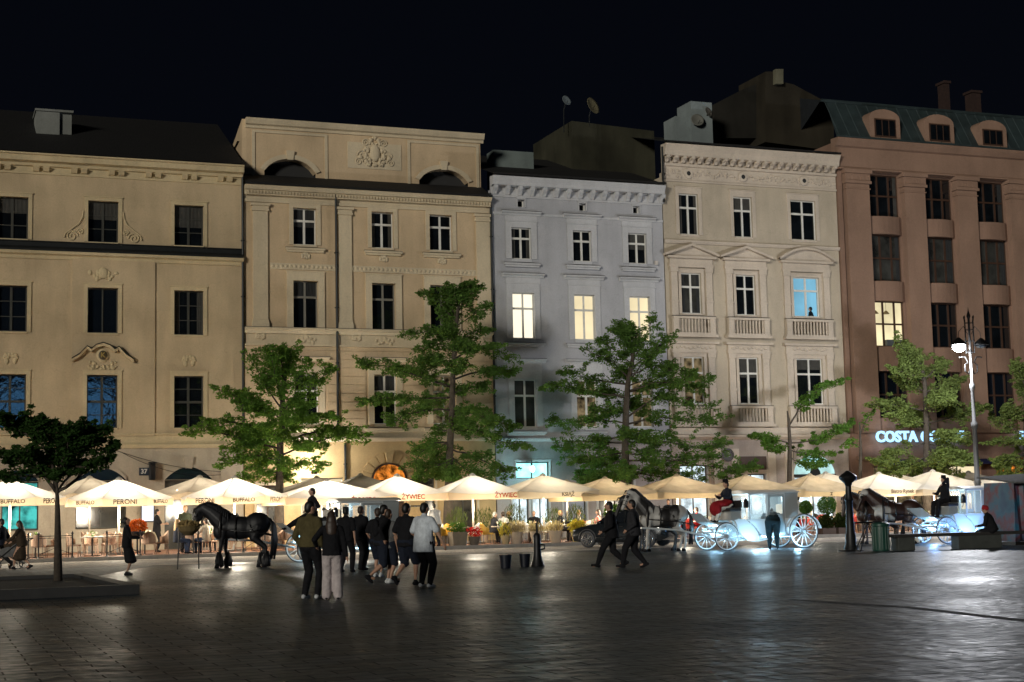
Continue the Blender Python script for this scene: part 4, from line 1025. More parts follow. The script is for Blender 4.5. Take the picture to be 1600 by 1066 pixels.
# ================================================================== TERRACE FURNITURE
M_WICK = mat('wicker_pale', (.40, .27, .19), .7, var=.3, vscale=25, bump=.3, bscale=60)
M_WHITEP = mat('chair_white', (.70, .66, .58), .5); M_YEL = mat('chair_yellow', (.65, .38, .04), .5); M_REDC = mat('chair_red', (.50, .05, .03), .6)
M_DARKC = mat('chair_dark', (.03, .025, .02), .5); M_TOP = mat('table_top', (.42, .36, .28), .35, var=.2); M_STEEL = mat('steel', (.3, .3, .3), .3, metal=1)
def make_chair(m, legm):
    t = thing('terrace_chair', '', 'chair')
    mb = MB(); mb.box(-.25, .25, -.24, .24, .40, .46); build(mb, 'seat', m, t, bevel=.015)
    mb = MB(); n = 8       # curved back with arms
    for i in range(n):
        a0 = math.pi*(.0+i/n); a1 = math.pi*((i+1)/n); r = .28
        def q(a, z): return (r*math.cos(a), -.02+r*1.05*math.sin(a)*1.0, z)
        h0 = .66+.24*math.sin(a0)**1.5; h1 = .66+.24*math.sin(a1)**1.5
        mb.quad(q(a0, .46), q(a1, .46), q(a1, h1), q(a0, h0)); r2 = .25
        def p(a, z): return (r2*math.cos(a), -.02+r2*1.05*math.sin(a), z)
        mb.quad(p(a0, .46), p(a0, h0), p(a1, h1), p(a1, .46)); mb.quad(q(a0, h0), q(a1, h1), p(a1, h1), p(a0, h0))
    build(mb, 'backrest', m, t)
    for sx_, sy_ in ((-1, -1), (1, -1), (-1, 1), (1, 1)):
        mb = MB(); mb.tube([(sx_*.21, sy_*.2, .40), (sx_*.24, sy_*.23, 0)], .018, 6); build(mb, 'leg', legm, t)
    return t
def make_table(round_, topm=None):
    t = thing('terrace_table', '', 'table')
    mb = MB()
    if round_: mb.lathe([(.40, 0), (.42, .01), (.42, .03), (.40, .04)], (0, 0, .70), 20)
    else: mb.box(-.42, .42, -.38, .38, .70, .74)
    build(mb, 'table_top', topm or M_TOP, t)
    mb = MB(); mb.lathe([(.035, .03), (.035, .70)], (0, 0, 0), 8); build(mb, 'pedestal', M_DARKC, t)
    mb = MB(); mb.box(-.3, .3, -.03, .03, 0, .03); mb.box(-.03, .03, -.3, -.031, 0, .03); mb.box(-.03, .03, .031, .3, 0, .03); build(mb, 'foot', M_DARKC, t)
    return t
CH = {'wicker': make_chair(M_WICK, M_WICK), 'white': make_chair(M_WHITEP, M_STEEL), 'yellow': make_chair(M_YEL, M_STEEL), 'red': make_chair(M_REDC, M_STEEL), 'dark': make_chair(M_DARKC, M_STEEL)}
TB = {True: make_table(True), False: make_table(False, mat('table_white', (.6, .55, .46), .35))}
CFIRST = {k: True for k in CH}; TFIRST = {True: True, False: True}
SIDES = [('left', -.68, 0, 90), ('right', .68, 0, -90), ('near', 0, -.66, 180), ('far', 0, .66, 0)]
def furnish(x, y, desc, col, rnd, sides, cups=True, cname=None):
    t = place(TB[rnd], TFIRST[rnd], (x, y, .14), random.uniform(-.15, .15), ('round table ' if rnd else 'square table ') + desc, 'terrace tables'); TFIRST[rnd] = False
    for k in sides:
        nm, dx, dy, rz = SIDES[k]
        c = col if not isinstance(col, (list, tuple)) else col[k % len(col)]
        jx, jy = random.uniform(-.08, .08), random.uniform(-.08, .08)
        place(CH[c], CFIRST[c], (x+dx+jx, y+dy+jy, .14), RAD(rz + random.uniform(-18, 18)), '%s chair %s of table %s' % ({'wicker': 'pale wicker', 'white': 'white', 'yellow': 'yellow', 'red': 'red', 'dark': 'dark'}[c], nm, desc), 'terrace chairs'); CFIRST[c] = False
SHORT = ['the cut-off left sunshade', 'the sunshade above the phone woman', 'the sunshade above the black horse', 'the glaring white sunshade', 'the red-lettered sunshade left of trunk', 'the red-lettered sunshade right of trunk',
 'the sunshade above the bollard', 'the sunshade above the car bonnet', 'the sunshade above the dappled horse', 'the sunshade behind the coach roof', 'the sunshade right of the coach', 'the sunshade behind the brown horse',
 'the sunshade behind the hatted coachman', 'the white sunshade past the tall lamp', 'the rear sunshade at far left', 'the rear sunshade by the plate', 'the grey rear sunshade', 'the brown rear sunshade by the portal',
 'the small rear tan sunshade', 'the rear sunshade at the arched shop', 'the rear cream sunshade', 'the leaf-shadowed rear sunshade']
cols = ['wicker', 'wicker', 'wicker', 'wicker', ('dark', 'white', 'dark'), ('yellow', 'white', 'dark'), ('white', 'white', 'yellow'), 'red', 'red', 'white', 'red', 'wicker', 'wicker', 'dark']
for i, (sx_, sy_, lab) in enumerate(SHX[:14]):
    furnish(sx_-1.05, -8.15, 'front left under ' + SHORT[i], cols[i], i % 2 == 0, (0, 1, 3))
    furnish(sx_+.95, -8.0, 'front right under ' + SHORT[i], cols[i], i % 2 == 1, (0, 1, 2))
    furnish(sx_-.1, -5.6, 'behind, under ' + SHORT[i], cols[i], True, (0, 1, 3))
for i, (sx_, sy_, lab) in enumerate(SHX[14:]):
    furnish(sx_+.7, -2.6, 'near wall under ' + SHORT[14+i], 'dark' if i > 3 else 'wicker', True, (0, 1))

GLS_ = mat('glass_ware', (.7, .65, .5), .15); 
def tableware(x, y, desc, seed):
    R_ = random.Random(seed); t = thing('tableware', 'glasses on the table ' + desc, 'tableware', (x, y, .882), 0, 'glasses on the terrace tables')
    for _ in range(3):
        gx, gy = R_.uniform(-.25, .25), R_.uniform(-.22, .22); mb = MB(); mb.lathe([(.03, 0), (.008, .01), (.008, .08), (.035, .10), (.04, .17), (.03, .19)], (gx, gy, 0), 8); build(mb, 'glass', GLS_, t)
    mb = MB(); mb.lathe([(.04, 0), (.045, .08), (.04, .09)], (0, 0, 0), 10); build(mb, 'jar', mat('jar_green', (.1, .2, .05), .4), t); R2 = random.Random(seed)
    mb = MB(); leaves(mb, (0, 0, .16), (.08, .08, .08), 40, .06, R2); build(mb, 'sprig', leaf_mat('sprig_green', (.08, .16, .03)), t, fix=False)
# barriers along the left terrace
M_IRON = mat('iron_black', (.012, .012, .013), .45, metal=.3)
def barrier(pa, pb, label):
    a, b = G(pa, 872).x, G(pb, 872).x
    a = S(pa, 860, -9.3).x; b = S(pb, 860, -9.3).x; L = b-a
    t = thing('terrace_barrier', label, 'barrier', (a, -9.3, .14), 0, 'low iron barriers along the terrace edge')
    for x in (0, L):
        mb = MB(); mb.lathe([(.06, 0), (.06, .03), (.028, .05), (.028, .86), (.045, .88), (.045, .93), (.01, .98)], (x, 0, 0), 10); build(mb, 'post', M_IRON, t)
    mb = MB(); mb.tube([(0, 0, .82), (L, 0, .82)], .014, 6); mb.tube([(0, 0, .74), (L, 0, .74)], .012, 6); mb.tube([(0, 0, .12), (L, 0, .12)], .012, 6)
    mb.tube([(.03, 0, .14), (L/2, 0, .38), (L-.03, 0, .14)], .012, 6)
    k = .16
    mb.tube([(L*.12, 0, .12), (L*.12, 0, .74)], .008, 5); mb.tube([(L*.88, 0, .12), (L*.88, 0, .74)], .008, 5)
    build(mb, 'rail', M_IRON, t)
for a, b, l in ((6, 44, 'iron barrier behind the stroller'), (60, 113, 'iron barrier left of the dark foreground tree trunk'), (167, 219, 'iron barrier behind the woman with the phone'),
                (279, 302, 'iron barrier in front of the seated blonde guest'), (380, 414, 'iron barrier behind the tail of the black horse')): barrier(a, b, l)

# planters, topiary, hedges
LEAF = {}
def leaf_mat(name, c, tr=.35): return thin(name, c, tr, .35, tcol=(c[0]*1.3, c[1]*1.25, c[2]*.7))
TW_ = True
L_GREEN = leaf_mat('leaf_green', (.05, .11, .025)); L_OLIVE = leaf_mat('leaf_olive', (.07, .09, .03)); L_YEL = leaf_mat('leaf_yellow', (.45, .38, .06)); L_PALE = leaf_mat('leaf_pale', (.5, .42, .28))
L_RED = leaf_mat('petal_red', (.5, .03, .03)); L_ORANGE = leaf_mat('petal_orange', (.42, .09, .02))
def leaves(mb, c, r, n, size, R, flat=1.0, shell=False, up=False):
    for _ in range(n):
        while True:
            v = Vector((R.uniform(-1, 1), R.uniform(-1, 1), R.uniform(-1, 1)))
            if .05 < v.length < 1: break
        if shell: v = v.normalized() * R.uniform(.82, 1.05)
        p = Vector((c[0]+v.x*r[0], c[1]+v.y*r[1], c[2]+v.z*r[2]))
        a = Vector((R.gauss(0, 1), R.gauss(0, 1), R.gauss(0, 1)*flat)).normalized()
        if up: a = Vector((R.gauss(0, .35), R.gauss(0, .35), 1)).normalized()
        b = a.cross(Vector((R.gauss(0, 1), R.gauss(0, 1), R.gauss(0, 1)))).normalized()
        s_ = size * R.uniform(.45, 1.5); k = s_ * (.45 if not up else .12)
        mb.add([p-a*s_*.5, p+b*k*.5, p+a*s_*.5, p-b*k*.5], [(0, 1, 2, 3)])
for i, (sx_, sy_, lab) in enumerate(SHX[:14]):
    tableware(sx_-1.05, -8.15, 'front left under ' + SHORT[i], i); tableware(sx_+.95, -8.0, 'front right under ' + SHORT[i], 100+i)
def planter(px, y, kind, label, w=.5, hgt=.5, fol=L_GREEN, fr=.4, fz=.35, leafn=260, size=.13, potcol=(.30, .24, .18), up=False):
    x = S(px, 840, y).x
    t = thing('planter', label, 'planter', (x, y, .14), 0, 'potted plants on the terraces'); R = random.Random(int(px))
    mb = MB()
    if kind == 'box': mb.add([(-w*.42, -w*.42, 0), (w*.42, -w*.42, 0), (w*.42, w*.42, 0), (-w*.42, w*.42, 0), (-w*.5, -w*.5, hgt), (w*.5, -w*.5, hgt), (w*.5, w*.5, hgt), (-w*.5, w*.5, hgt)], [(0, 3, 2, 1), (4, 5, 6, 7), (0, 1, 5, 4), (1, 2, 6, 5), (2, 3, 7, 6), (3, 0, 4, 7)])
    else: mb.lathe([(w*.32, 0), (w*.45, hgt*.6), (w*.5, hgt), (w*.44, hgt), (w*.42, hgt-.05)], (0, 0, 0), 14)
    build(mb, 'pot', mat('pot_%02d%02d' % (int(potcol[0]*99), int(potcol[1]*99)), potcol, .8, var=.2), t)
    mb = MB(); leaves(mb, (0, 0, hgt+fz*.7), (fr, fr, fz), leafn, size, R, up=up); build(mb, 'foliage', fol, t, fix=False)
    if fz > .5:
        mb = MB(); mb.tube([(0, 0, hgt-.1), (0, 0, hgt+fz)], .02, 5); build(mb, 'stem', M_DARKC, t)
    return t
planter(715, -8.9, 'box', 'grey-brown tub of dark foliage left of the yellow chairs', .65, .55, L_GREEN, .42, .25, potcol=(.16, .13, .09))
planter(714, -6.5, 'pot', 'tall feathery bush behind the waiter', .4, .55, L_OLIVE, .5, .6, 500, .2, up=True)
planter(757, -6.2, 'pot', 'tall feathery bush by the ochre wall', .4, .55, L_OLIVE, .55, .6, 500, .2, up=True)
planter(804, -6.2, 'pot', 'tall feathery bush in front of the white shop window', .4, .6, L_OLIVE, .5, .65, 500, .2, up=True)
planter(864, -6.4, 'pot', 'tall feathery bush right of the bollard', .4, .55, L_OLIVE, .5, .55, 450, .2, up=True)
planter(899, -6.6, 'pot', 'tall feathery bush left of the red chairs', .4, .6, L_OLIVE, .5, .6, 500, .2, up=True)
planter(807, -9.0, 'pot', 'pale tub of whitish grass left of the bollard', .55, .5, L_PALE, .38, .25, 260, .28, (.42, .33, .24), True)
planter(838, -9.0, 'pot', 'pale tub behind the bollard', .55, .5, L_PALE, .38, .2, 200, .28, (.42, .33, .24), True)
planter(868, -9.0, 'pot', 'pale tub right of the bollard', .6, .5, L_PALE, .4, .2, 220, .28, (.46, .37, .27), True)
planter(902, -9.0, 'pot', 'tub of yellow flowers left of the car', .55, .45, L_YEL, .4, .3, 320, .16, (.35, .30, .10))
planter(790, -9.0, 'pot', 'low tub of yellowish grass by the white chairs', .4, .35, L_YEL, .3, .3, 200, .2, (.35, .28, .15), True)
planter(741, -9.0, 'pot', 'low tub of dark red flowers left of the white chairs', .5, .35, L_RED, .35, .25, 200, .12, (.1, .08, .06))
def topiary(px, py, y, r, label):
    c = S(px, py, y); t = thing('topiary_tree', label, 'topiary', (c.x, y, .14), 0, 'clipped ball trees'); R = random.Random(int(px)); z = c.z-.14
    mb = MB(); leaves(mb, (0, 0, z), (r, r, r), 1500, .08, R, shell=True); leaves(mb, (0, 0, z), (r*.85, r*.85, r*.85), 500, .1, R); build(mb, 'crown', L_GREEN, t, fix=False)
    mb = MB(); mb.tube([(0, 0, .4), (.01, 0, z-r*.6)], .03, 6); build(mb, 'trunk', M_DARKC, t)
    mb = MB(); mb.lathe([(.18, 0), (.25, .42), (.22, .42)], (0, 0, 0), 12); build(mb, 'pot', mat('pot_terracotta', (.35, .16, .08), .8), t)
topiary(958, 802, -8.6, .40, 'clipped ball tree between the striped guest and the walking man')
topiary(1259, 793, -8.8, .30, 'small clipped ball tree behind the coach')
topiary(1292, 790, -8.8, .42, 'large clipped ball tree right of the coach wheel')
topiary(1380, 800, -8.6, .35, 'clipped ball tree behind the brown horse')
def hedge(pa, pb, y, z0, z1, label):
    a, b = S(pa, 830, y).x, S(pb, 830, y).x; t = thing('hedge', label, 'hedge', ((a+b)/2, y, .14), 0, 'boxed hedges on the terrace edge'); R = random.Random(int(pa)); w = (b-a)/2
    mb = MB(); leaves(mb, (0, 0, (z0+z1)/2), (w*1.15, .32, (z1-z0)/2*1.2), 1400, .12, R); build(mb, 'foliage', leaf_mat('leaf_hedge', (.025, .035, .01)), t, fix=False)
    mb = MB(); mb.box(-w, w, -.25, .25, 0, .28); build(mb, 'trough', mat('trough', (.06, .04, .03), .8), t)
hedge(1281, 1302, -9.0, .2, .85, 'clipped hedge right behind the coach wheel'); hedge(1306, 1326, -9.0, .2, .9, 'clipped hedge left of the short lamp post')
# orange flower ball the woman stands beside, on its stand
c = S(215, 823, -9.0); t = thing('flower_basket', 'ball of orange flowers beside the woman with the phone', 'flower basket', (c.x, -9.0, .14)); R = random.Random(3)
mb = MB(); leaves(mb, (0, 0, c.z-.14), (.36, .36, .28), 700, .1, R, shell=True); leaves(mb, (0, 0, c.z-.14), (.3, .3, .24), 300, .1, R); build(mb, 'flowers', L_ORANGE, t, fix=False)
mb = MB(); mb.lathe([(.10, c.z-.6), (.26, c.z-.4), (.28, c.z-.32)], (0, 0, 0), 14); mb.lathe([(.16, 0), (.03, .04), (.03, c.z-.6)], (0, 0, 0), 10); build(mb, 'stand', M_IRON, t)

# ================================================================== TREES
BARK = mat('bark', (.07, .055, .04), .9, var=.4, vscale=8, bump=.6, bscale=14)
def tree(name, label, yp, trunk, limbs, leafm, n_leaf, spread=.45, lsize=.15, seed=1, depth_limbs=1, zbase=.14, rtrunk=.16, twigs=8, barkm=None, start=.25, flat=.6):
    R = random.Random(seed)
    base = S(trunk[0][0], trunk[0][1], yp); t = thing(name, label, 'tree', (base.x, yp, zbase), 0, 'trees on the terrace')
    O = Vector((base.x, yp, zbase))
    tp = [S(a, b, yp) - O for a, b in trunk]; tp[0].z = 0
    mb = MB(); n = len(tp); mb.tube(tp, [rtrunk*(1-.75*i/(n-1)) * (1.35 if i == 0 else 1) for i in range(n)], 9)
    pts = []
    def branch(P, r0, kids_=True):
        # smooth the polyline
        Q = []
        for a, b in zip(P, P[1:]):
            for k in range(3): Q.append(a.lerp(b, k/3) + Vector((R.gauss(0, .02), R.gauss(0, .03), R.gauss(0, .02))))
        Q.append(P[-1]); m = len(Q)
        mb.tube(Q, [max(.008, r0*(1-.85*i/(m-1))) for i in range(m)], 5)
        L = sum((b-a).length for a, b in zip(Q, Q[1:]))
        for i, q in enumerate(Q):
            f = i/(m-1)
            if f >= start: pts.append((q, .55+.45*math.sin(math.pi*min(1, f*1.0))*1.0 if f < .9 else .35))
        if kids_:
            for _ in range(max(2, int(twigs*L/2))):
                f = R.uniform(start*.9, 1); q = Q[int(f*(m-1))]; d = (P[-1]-P[0]).normalized()
                v = (d*R.uniform(.2, 1.0)+Vector((R.gauss(0, .5), R.gauss(0, .75), R.gauss(.1, .35)))).normalized()
                l = R.uniform(.35, .95)*(1-.35*f)*spread/.45; e = q+v*l
                mb.tube([q, q.lerp(e, .5)+Vector((0, 0, .04)), e], [.014, .009, .005], 4)
                pts.append((q.lerp(e, .6), .4)); pts.append((e, .3))
    for li, (P, r0) in enumerate(limbs):
        P3 = [S(p[0], p[1], yp) - O + Vector((0, p[2] if len(p) > 2 else 0, 0)) for p in P]
        s_ = R.uniform(-.25, .25)
        ln = len(P3)
        P3 = [q + Vector((0, s_*(q-P3[0]).length, 0)) for q in P3]
        branch(P3, r0)
        for k in range(depth_limbs):
            ph = R.choice((-1, 1))*R.uniform(RAD(50), RAD(120)); c_, s2 = math.cos(ph), math.sin(ph)
            D = [Vector((P3[0].x+(q-P3[0]).x*c_*.9, (q-P3[0]).x*s2*.85+P3[0].y, q.z)) for q in P3]
            branch(D, r0*.8)
    build(mb, 'trunk', barkm or BARK, t, smooth=True)
    lb = MB(); tw = sum(p[1] for p in pts)
    for q, wgt in pts:
        k = max(2, int(n_leaf*wgt/tw)); r = spread*wgt
        leaves(lb, q, (r, r, r*flat), k, lsize, R, flat=.5)
    build(lb, 'crown', leafm, t, fix=False)
    return t
L_T2 = leaf_mat('leaf_tree_bright', (.14, .27, .055), .5); L_T3 = leaf_mat('leaf_tree_dark', (.12, .22, .055), .45); L_T6 = leaf_mat('leaf_tree_yellowish', (.19, .25, .075), .4); L_FG = leaf_mat('leaf_tree_shadow', (.04, .085, .022), .35)  # the foreground tree gets the darkest leaf green
tree('plane_tree', 'bright green tree in front of the cream house left of the coachman', -5.2,
 [(436, 860), (437, 760), (438, 690), (441, 640), (443, 600), (447, 570), (452, 556)],
 [([(438, 700), (385, 690), (330, 672), (285, 678)], .05), ([(438, 690), (400, 668), (350, 658), (302, 668)], .05), ([(440, 665), (400, 640), (365, 618), (334, 607)], .05),
  ([(442, 640), (420, 612), (400, 580), (380, 550)], .045), ([(443, 620), (430, 590), (418, 565), (405, 546)], .04), ([(445, 600), (450, 572), (452, 548)], .03),
  ([(442, 645), (475, 622), (503, 594), (517, 568)], .045), ([(440, 670), (480, 652), (518, 655)], .035), ([(440, 690), (490, 675), (545, 665), (578, 688)], .05),
  ([(438, 712), (480, 695), (530, 680), (570, 692)], .05), ([(437, 720), (410, 712), (375, 716), (338, 728)], .04), ([(437, 737), (405, 746), (372, 745)], .03),
  ([(438, 740), (470, 722), (498, 735)], .03), ([(440, 655), (420, 640), (395, 632), (372, 640)], .035), ([(439, 685), (405, 690), (370, 700), (345, 700)], .035)],
 L_T2, 46000, .52, .125, 11, 1, rtrunk=.19)
tree('maple_tree', 'tall dark tree rising in front of the cream and grey houses', -5.0,
 [(700, 856), (701, 760), (703, 700), (706, 640), (708, 580), (712, 520), (716, 480), (718, 456)],
 [([(714, 505), (690, 472), (665, 452)], .03), ([(716, 490), (730, 465), (744, 449)], .025), ([(712, 512), (740, 492), (763, 476)], .03), ([(711, 532), (670, 518), (628, 524)], .04),
  ([(710, 560), (740, 542), (780, 546), (818, 566)], .05), ([(708, 605), (660, 590), (610, 572), (562, 572)], .06), ([(708, 622), (650, 622), (602, 622), (564, 630)], .05),
  ([(708, 592), (750, 580), (790, 582), (820, 574)], .05), ([(706, 640), (660, 642), (625, 650), (606, 664)], .05), ([(706, 652), (750, 642), (788, 660), (800, 672)], .045),
  ([(705, 672), (740, 672), (780, 690), (828, 702)], .05), ([(704, 692), (670, 694), (648, 720), (650, 742)], .045), ([(704, 702), (740, 712), (788, 732), (812, 744)], .045),
  ([(703, 722), (672, 732), (655, 750)], .04), ([(703, 712), (730, 736), (760, 750)], .04), ([(711, 535), (735, 522), (762, 516)], .03), ([(710, 548), (690, 538), (652, 546)], .035),
  ([(709, 575), (680, 560), (650, 562), (632, 580)], .035), ([(707, 615), (735, 605), (765, 612)], .035), ([(704, 680), (720, 660), (745, 668)], .03), ([(716, 478), (712, 462), (700, 448)], .02)],
 L_T3, 60000, .55, .125, 22, 1, rtrunk=.2)
tree('maple_tree', 'broad dark tree rising in front of the grey and beige houses', -5.0,
 [(975, 852), (977, 700), (978, 640), (981, 600), (987, 570), (991, 545), (994, 520)],
 [([(990, 572), (983, 530), (960, 502)], .04), ([(992, 560), (1004, 532), (1017, 499)], .035), ([(990, 572), (1030, 542), (1058, 526)], .045), ([(985, 592), (950, 562), (907, 546)], .05),
  ([(983, 602), (930, 592), (888, 580)], .05), ([(980, 622), (930, 612), (880, 602), (848, 608)], .05), ([(983, 612), (1030, 602), (1078, 605), (1104, 592)], .06),
  ([(980, 652), (1020, 622), (1060, 630), (1110, 642)], .05), ([(979, 662), (1030, 652), (1090, 660), (1142, 650)], .05), ([(978, 682), (920, 690), (887, 690)], .045),
  ([(978, 692), (1040, 690), (1100, 700), (1146, 690)], .05), ([(977, 706), (930, 716), (897, 724)], .045), ([(977, 720), (1050, 720), (1120, 736), (1160, 730)], .05),
  ([(977, 732), (940, 746), (902, 750)], .04), ([(977, 736), (1030, 746), (1088, 750)], .045), ([(986, 585), (1015, 572), (1050, 575), (1080, 590)], .04), ([(979, 670), (1010, 680), (1060, 680)], .04),
  ([(978, 700), (1010, 712), (1080, 716), (1130, 712)], .04), ([(978, 645), (950, 640), (925, 648)], .035), ([(992, 545), (978, 525), (968, 512)], .02), ([(977, 725), (1000, 735), (1050, 738), (1140, 745)], .04)],
 L_T3, 68000, .55, .125, 33, 1, rtrunk=.2)
tree('young_tree', 'thin sparse tree in front of the beige house beside the arched shop', -5.0,
 [(1233, 846), (1234, 690), (1232, 655), (1230, 642)],
 [([(1234, 665), (1250, 632), (1280, 607), (1322, 592)], .05), ([(1233, 692), (1200, 682), (1174, 681)], .04), ([(1233, 692), (1270, 690), (1300, 674), (1322, 662)], .045),
  ([(1233, 702), (1270, 712), (1322, 706)], .04), ([(1233, 696), (1215, 702), (1196, 692)], .03), ([(1233, 715), (1262, 728), (1295, 722)], .03)],
 L_T2, 12000, .40, .12, 44, 0, rtrunk=.13, twigs=4)
tree('young_tree', 'slim leaning trunk at the corner between beige and brown houses', -5.5,
 [(1343, 846), (1345, 700), (1343, 660)], [([(1344, 680), (1352, 655), (1362, 640)], .03), ([(1344, 700), (1330, 690), (1310, 700)], .03)], L_T2, 500, .3, .14, 45, 0, rtrunk=.11)
tree('acacia_tree', 'pale lamp-lit tree in front of the brown house left of the lamp post', -6.5,
 [(1450, 842), (1448, 700), (1447, 650), (1445, 600), (1440, 570), (1434, 552)],
 [([(1441, 572), (1415, 552), (1392, 532)], .05), ([(1445, 592), (1468, 574), (1484, 566)], .04), ([(1446, 612), (1480, 602), (1518, 590)], .05), ([(1445, 595), (1410, 582), (1388, 582)], .05),
  ([(1447, 642), (1400, 632), (1357, 632)], .05), ([(1447, 662), (1410, 656), (1372, 650)], .045), ([(1448, 662), (1490, 652), (1530, 640), (1552, 636)], .05), ([(1448, 692), (1410, 702), (1380, 718), (1362, 724)], .045),
  ([(1449, 702), (1490, 716), (1528, 724)], .045), ([(1449, 712), (1420, 730), (1378, 744)], .04), ([(1449, 682), (1500, 682), (1522, 690)], .045), ([(1444, 585), (1425, 570), (1410, 548)], .03), ([(1447, 630), (1475, 625), (1500, 628)], .04),
  ([(1449, 715), (1475, 735), (1500, 742)], .035)],
 L_T6, 54000, .55, .125, 55, 1, rtrunk=.19)
tree('acacia_tree', 'lamp-lit tree cut off by the right edge of the photo', -7.0,
 [(1606, 840), (1604, 700), (1602, 640), (1604, 580)],
 [([(1604, 660), (1580, 645), (1560, 640)], .05), ([(1603, 690), (1580, 690), (1548, 692)], .05), ([(1604, 610), (1592, 580), (1583, 568)], .04), ([(1603, 710), (1570, 720), (1545, 722)], .05), ([(1603, 680), (1640, 660), (1660, 650)], .05),
  ([(1603, 730), (1575, 745), (1552, 745)], .04), ([(1603, 640), (1640, 610), (1660, 590)], .05)],
 L_T6, 21000, .5, .125, 66, 1, rtrunk=.19)
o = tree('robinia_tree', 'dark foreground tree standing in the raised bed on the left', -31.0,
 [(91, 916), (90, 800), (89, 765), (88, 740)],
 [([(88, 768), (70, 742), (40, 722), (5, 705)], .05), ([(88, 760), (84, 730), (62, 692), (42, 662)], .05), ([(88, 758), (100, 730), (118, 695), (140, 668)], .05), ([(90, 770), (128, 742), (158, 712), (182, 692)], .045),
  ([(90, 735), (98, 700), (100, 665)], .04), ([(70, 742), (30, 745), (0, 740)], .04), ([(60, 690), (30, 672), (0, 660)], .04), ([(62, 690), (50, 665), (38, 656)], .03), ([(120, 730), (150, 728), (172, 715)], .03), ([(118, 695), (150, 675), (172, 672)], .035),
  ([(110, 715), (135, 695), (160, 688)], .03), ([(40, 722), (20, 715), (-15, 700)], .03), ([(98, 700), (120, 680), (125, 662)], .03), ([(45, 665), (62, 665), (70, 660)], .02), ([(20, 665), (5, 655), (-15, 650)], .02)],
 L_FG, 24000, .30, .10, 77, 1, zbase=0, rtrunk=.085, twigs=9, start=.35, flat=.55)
o['group'] = 'trees in raised beds'; del o['group']
# raised bed round the foreground tree
a = G(-40, 942); b = G(218, 930)
t = thing('raised_tree_bed', 'low dark stone bed edge around the foreground tree', 'tree bed', (-2.8, -31, 0))
mb = MB(); x0, x1, y0, y1 = -8.5, b.x+.05, b.y+.4, -28.6
pts = [(x0, y0-.5), (x1, y0), (x1-.35, y1), (x0, y1)]
def ring(mb, pts, w, z0, z1):
    c = Vector((sum(p[0] for p in pts)/4, sum(p[1] for p in pts)/4)); inn = []
    for p in pts:
        v = Vector(p)-c; inn.append(tuple(c+v*(1-w/v.length)))
    for i in range(4):
        j = (i+1) % 4; a, b, c2, d = pts[i], pts[j], inn[j], inn[i]
        mb.add([(*a, z0), (*b, z0), (*c2, z0), (*d, z0), (*a, z1), (*b, z1), (*c2, z1), (*d, z1)], [(0, 3, 2, 1), (4, 5, 6, 7), (0, 1, 5, 4), (1, 2, 6, 5), (2, 3, 7, 6), (3, 0, 4, 7)])
    return inn
inn = ring(mb, pts, .5, 0, .2); build(mb, 'rim', mat('bed_stone', (.03, .03, .03), .7, var=.3), t, world=True)
mb = MB(); mb.add([(*p, .12) for p in inn], [(0, 1, 2, 3)]); build(mb, 'soil', mat('soil', (.02, .016, .012), .95, bump=.8, bscale=8), t, world=True, fix=False)

# ================================================================== STREET LAMP (the lit one) 
yl = -14.0; c = S(1532, 840, yl); top = S(1524, 484, yl)
t = thing('street_lamp', 'tall ornate lamp post with one lit white lantern', 'street lamp', (c.x, yl, 0))
tx = top.x - c.x; H = top.z
M_LP = mat('lamp_iron', (.10, .10, .10), .5); M_LPD = mat('lamp_iron_dark', (.004, .004, .004), .8, spec=.1)
mb = MB(); mb.lathe([(.34, 0), (.34, .12), (.26, .2), (.2, .9), (.24, .95), (.17, 1.05), (.13, 2.2), (.17, 2.3), (.12, 2.4), (.1, 4.6), (.15, 4.7), (.15, 4.85), (.085, 5.0), (.075, 6.3), (.12, 6.42), (.12, 6.55), (.06, 6.7), (.055, H-1.5)], (0, 0, 0), 14)
build(mb, 'post', M_LP, t, smooth=True)
mb = MB(); zt = H-2.0
mb.lathe([(.05, 0), (.09, .1), (.05, .25), (.05, 1.6), (.09, 1.7), (.02, 1.95), (.005, 2.1)], (0, 0, zt), 10)
for k in range(6):
    a = math.pi*k/3; x, y = math.cos(a)*.2, math.sin(a)*.2
    mb.tube([(x, y, zt+.05), (x, y, zt+1.45), (x*1.1, y*1.1, zt+1.6)], .018, 5); mb.lathe([(.02, 0), (.035, .05), (.004, .14)], (x*1.1, y*1.1, zt+1.6), 6)
for zz in (.1, .6, 1.1, 1.4): mb.tube([(math.cos(2*math.pi*i/14)*.2, math.sin(2*math.pi*i/14)*.2, zt+zz) for i in range(15)], .014, 5, cap=False)
build(mb, 'finial_cage', M_LPD, t)
LQ = S(1498, 539, yl); lx, lz = LQ.x - c.x, LQ.z
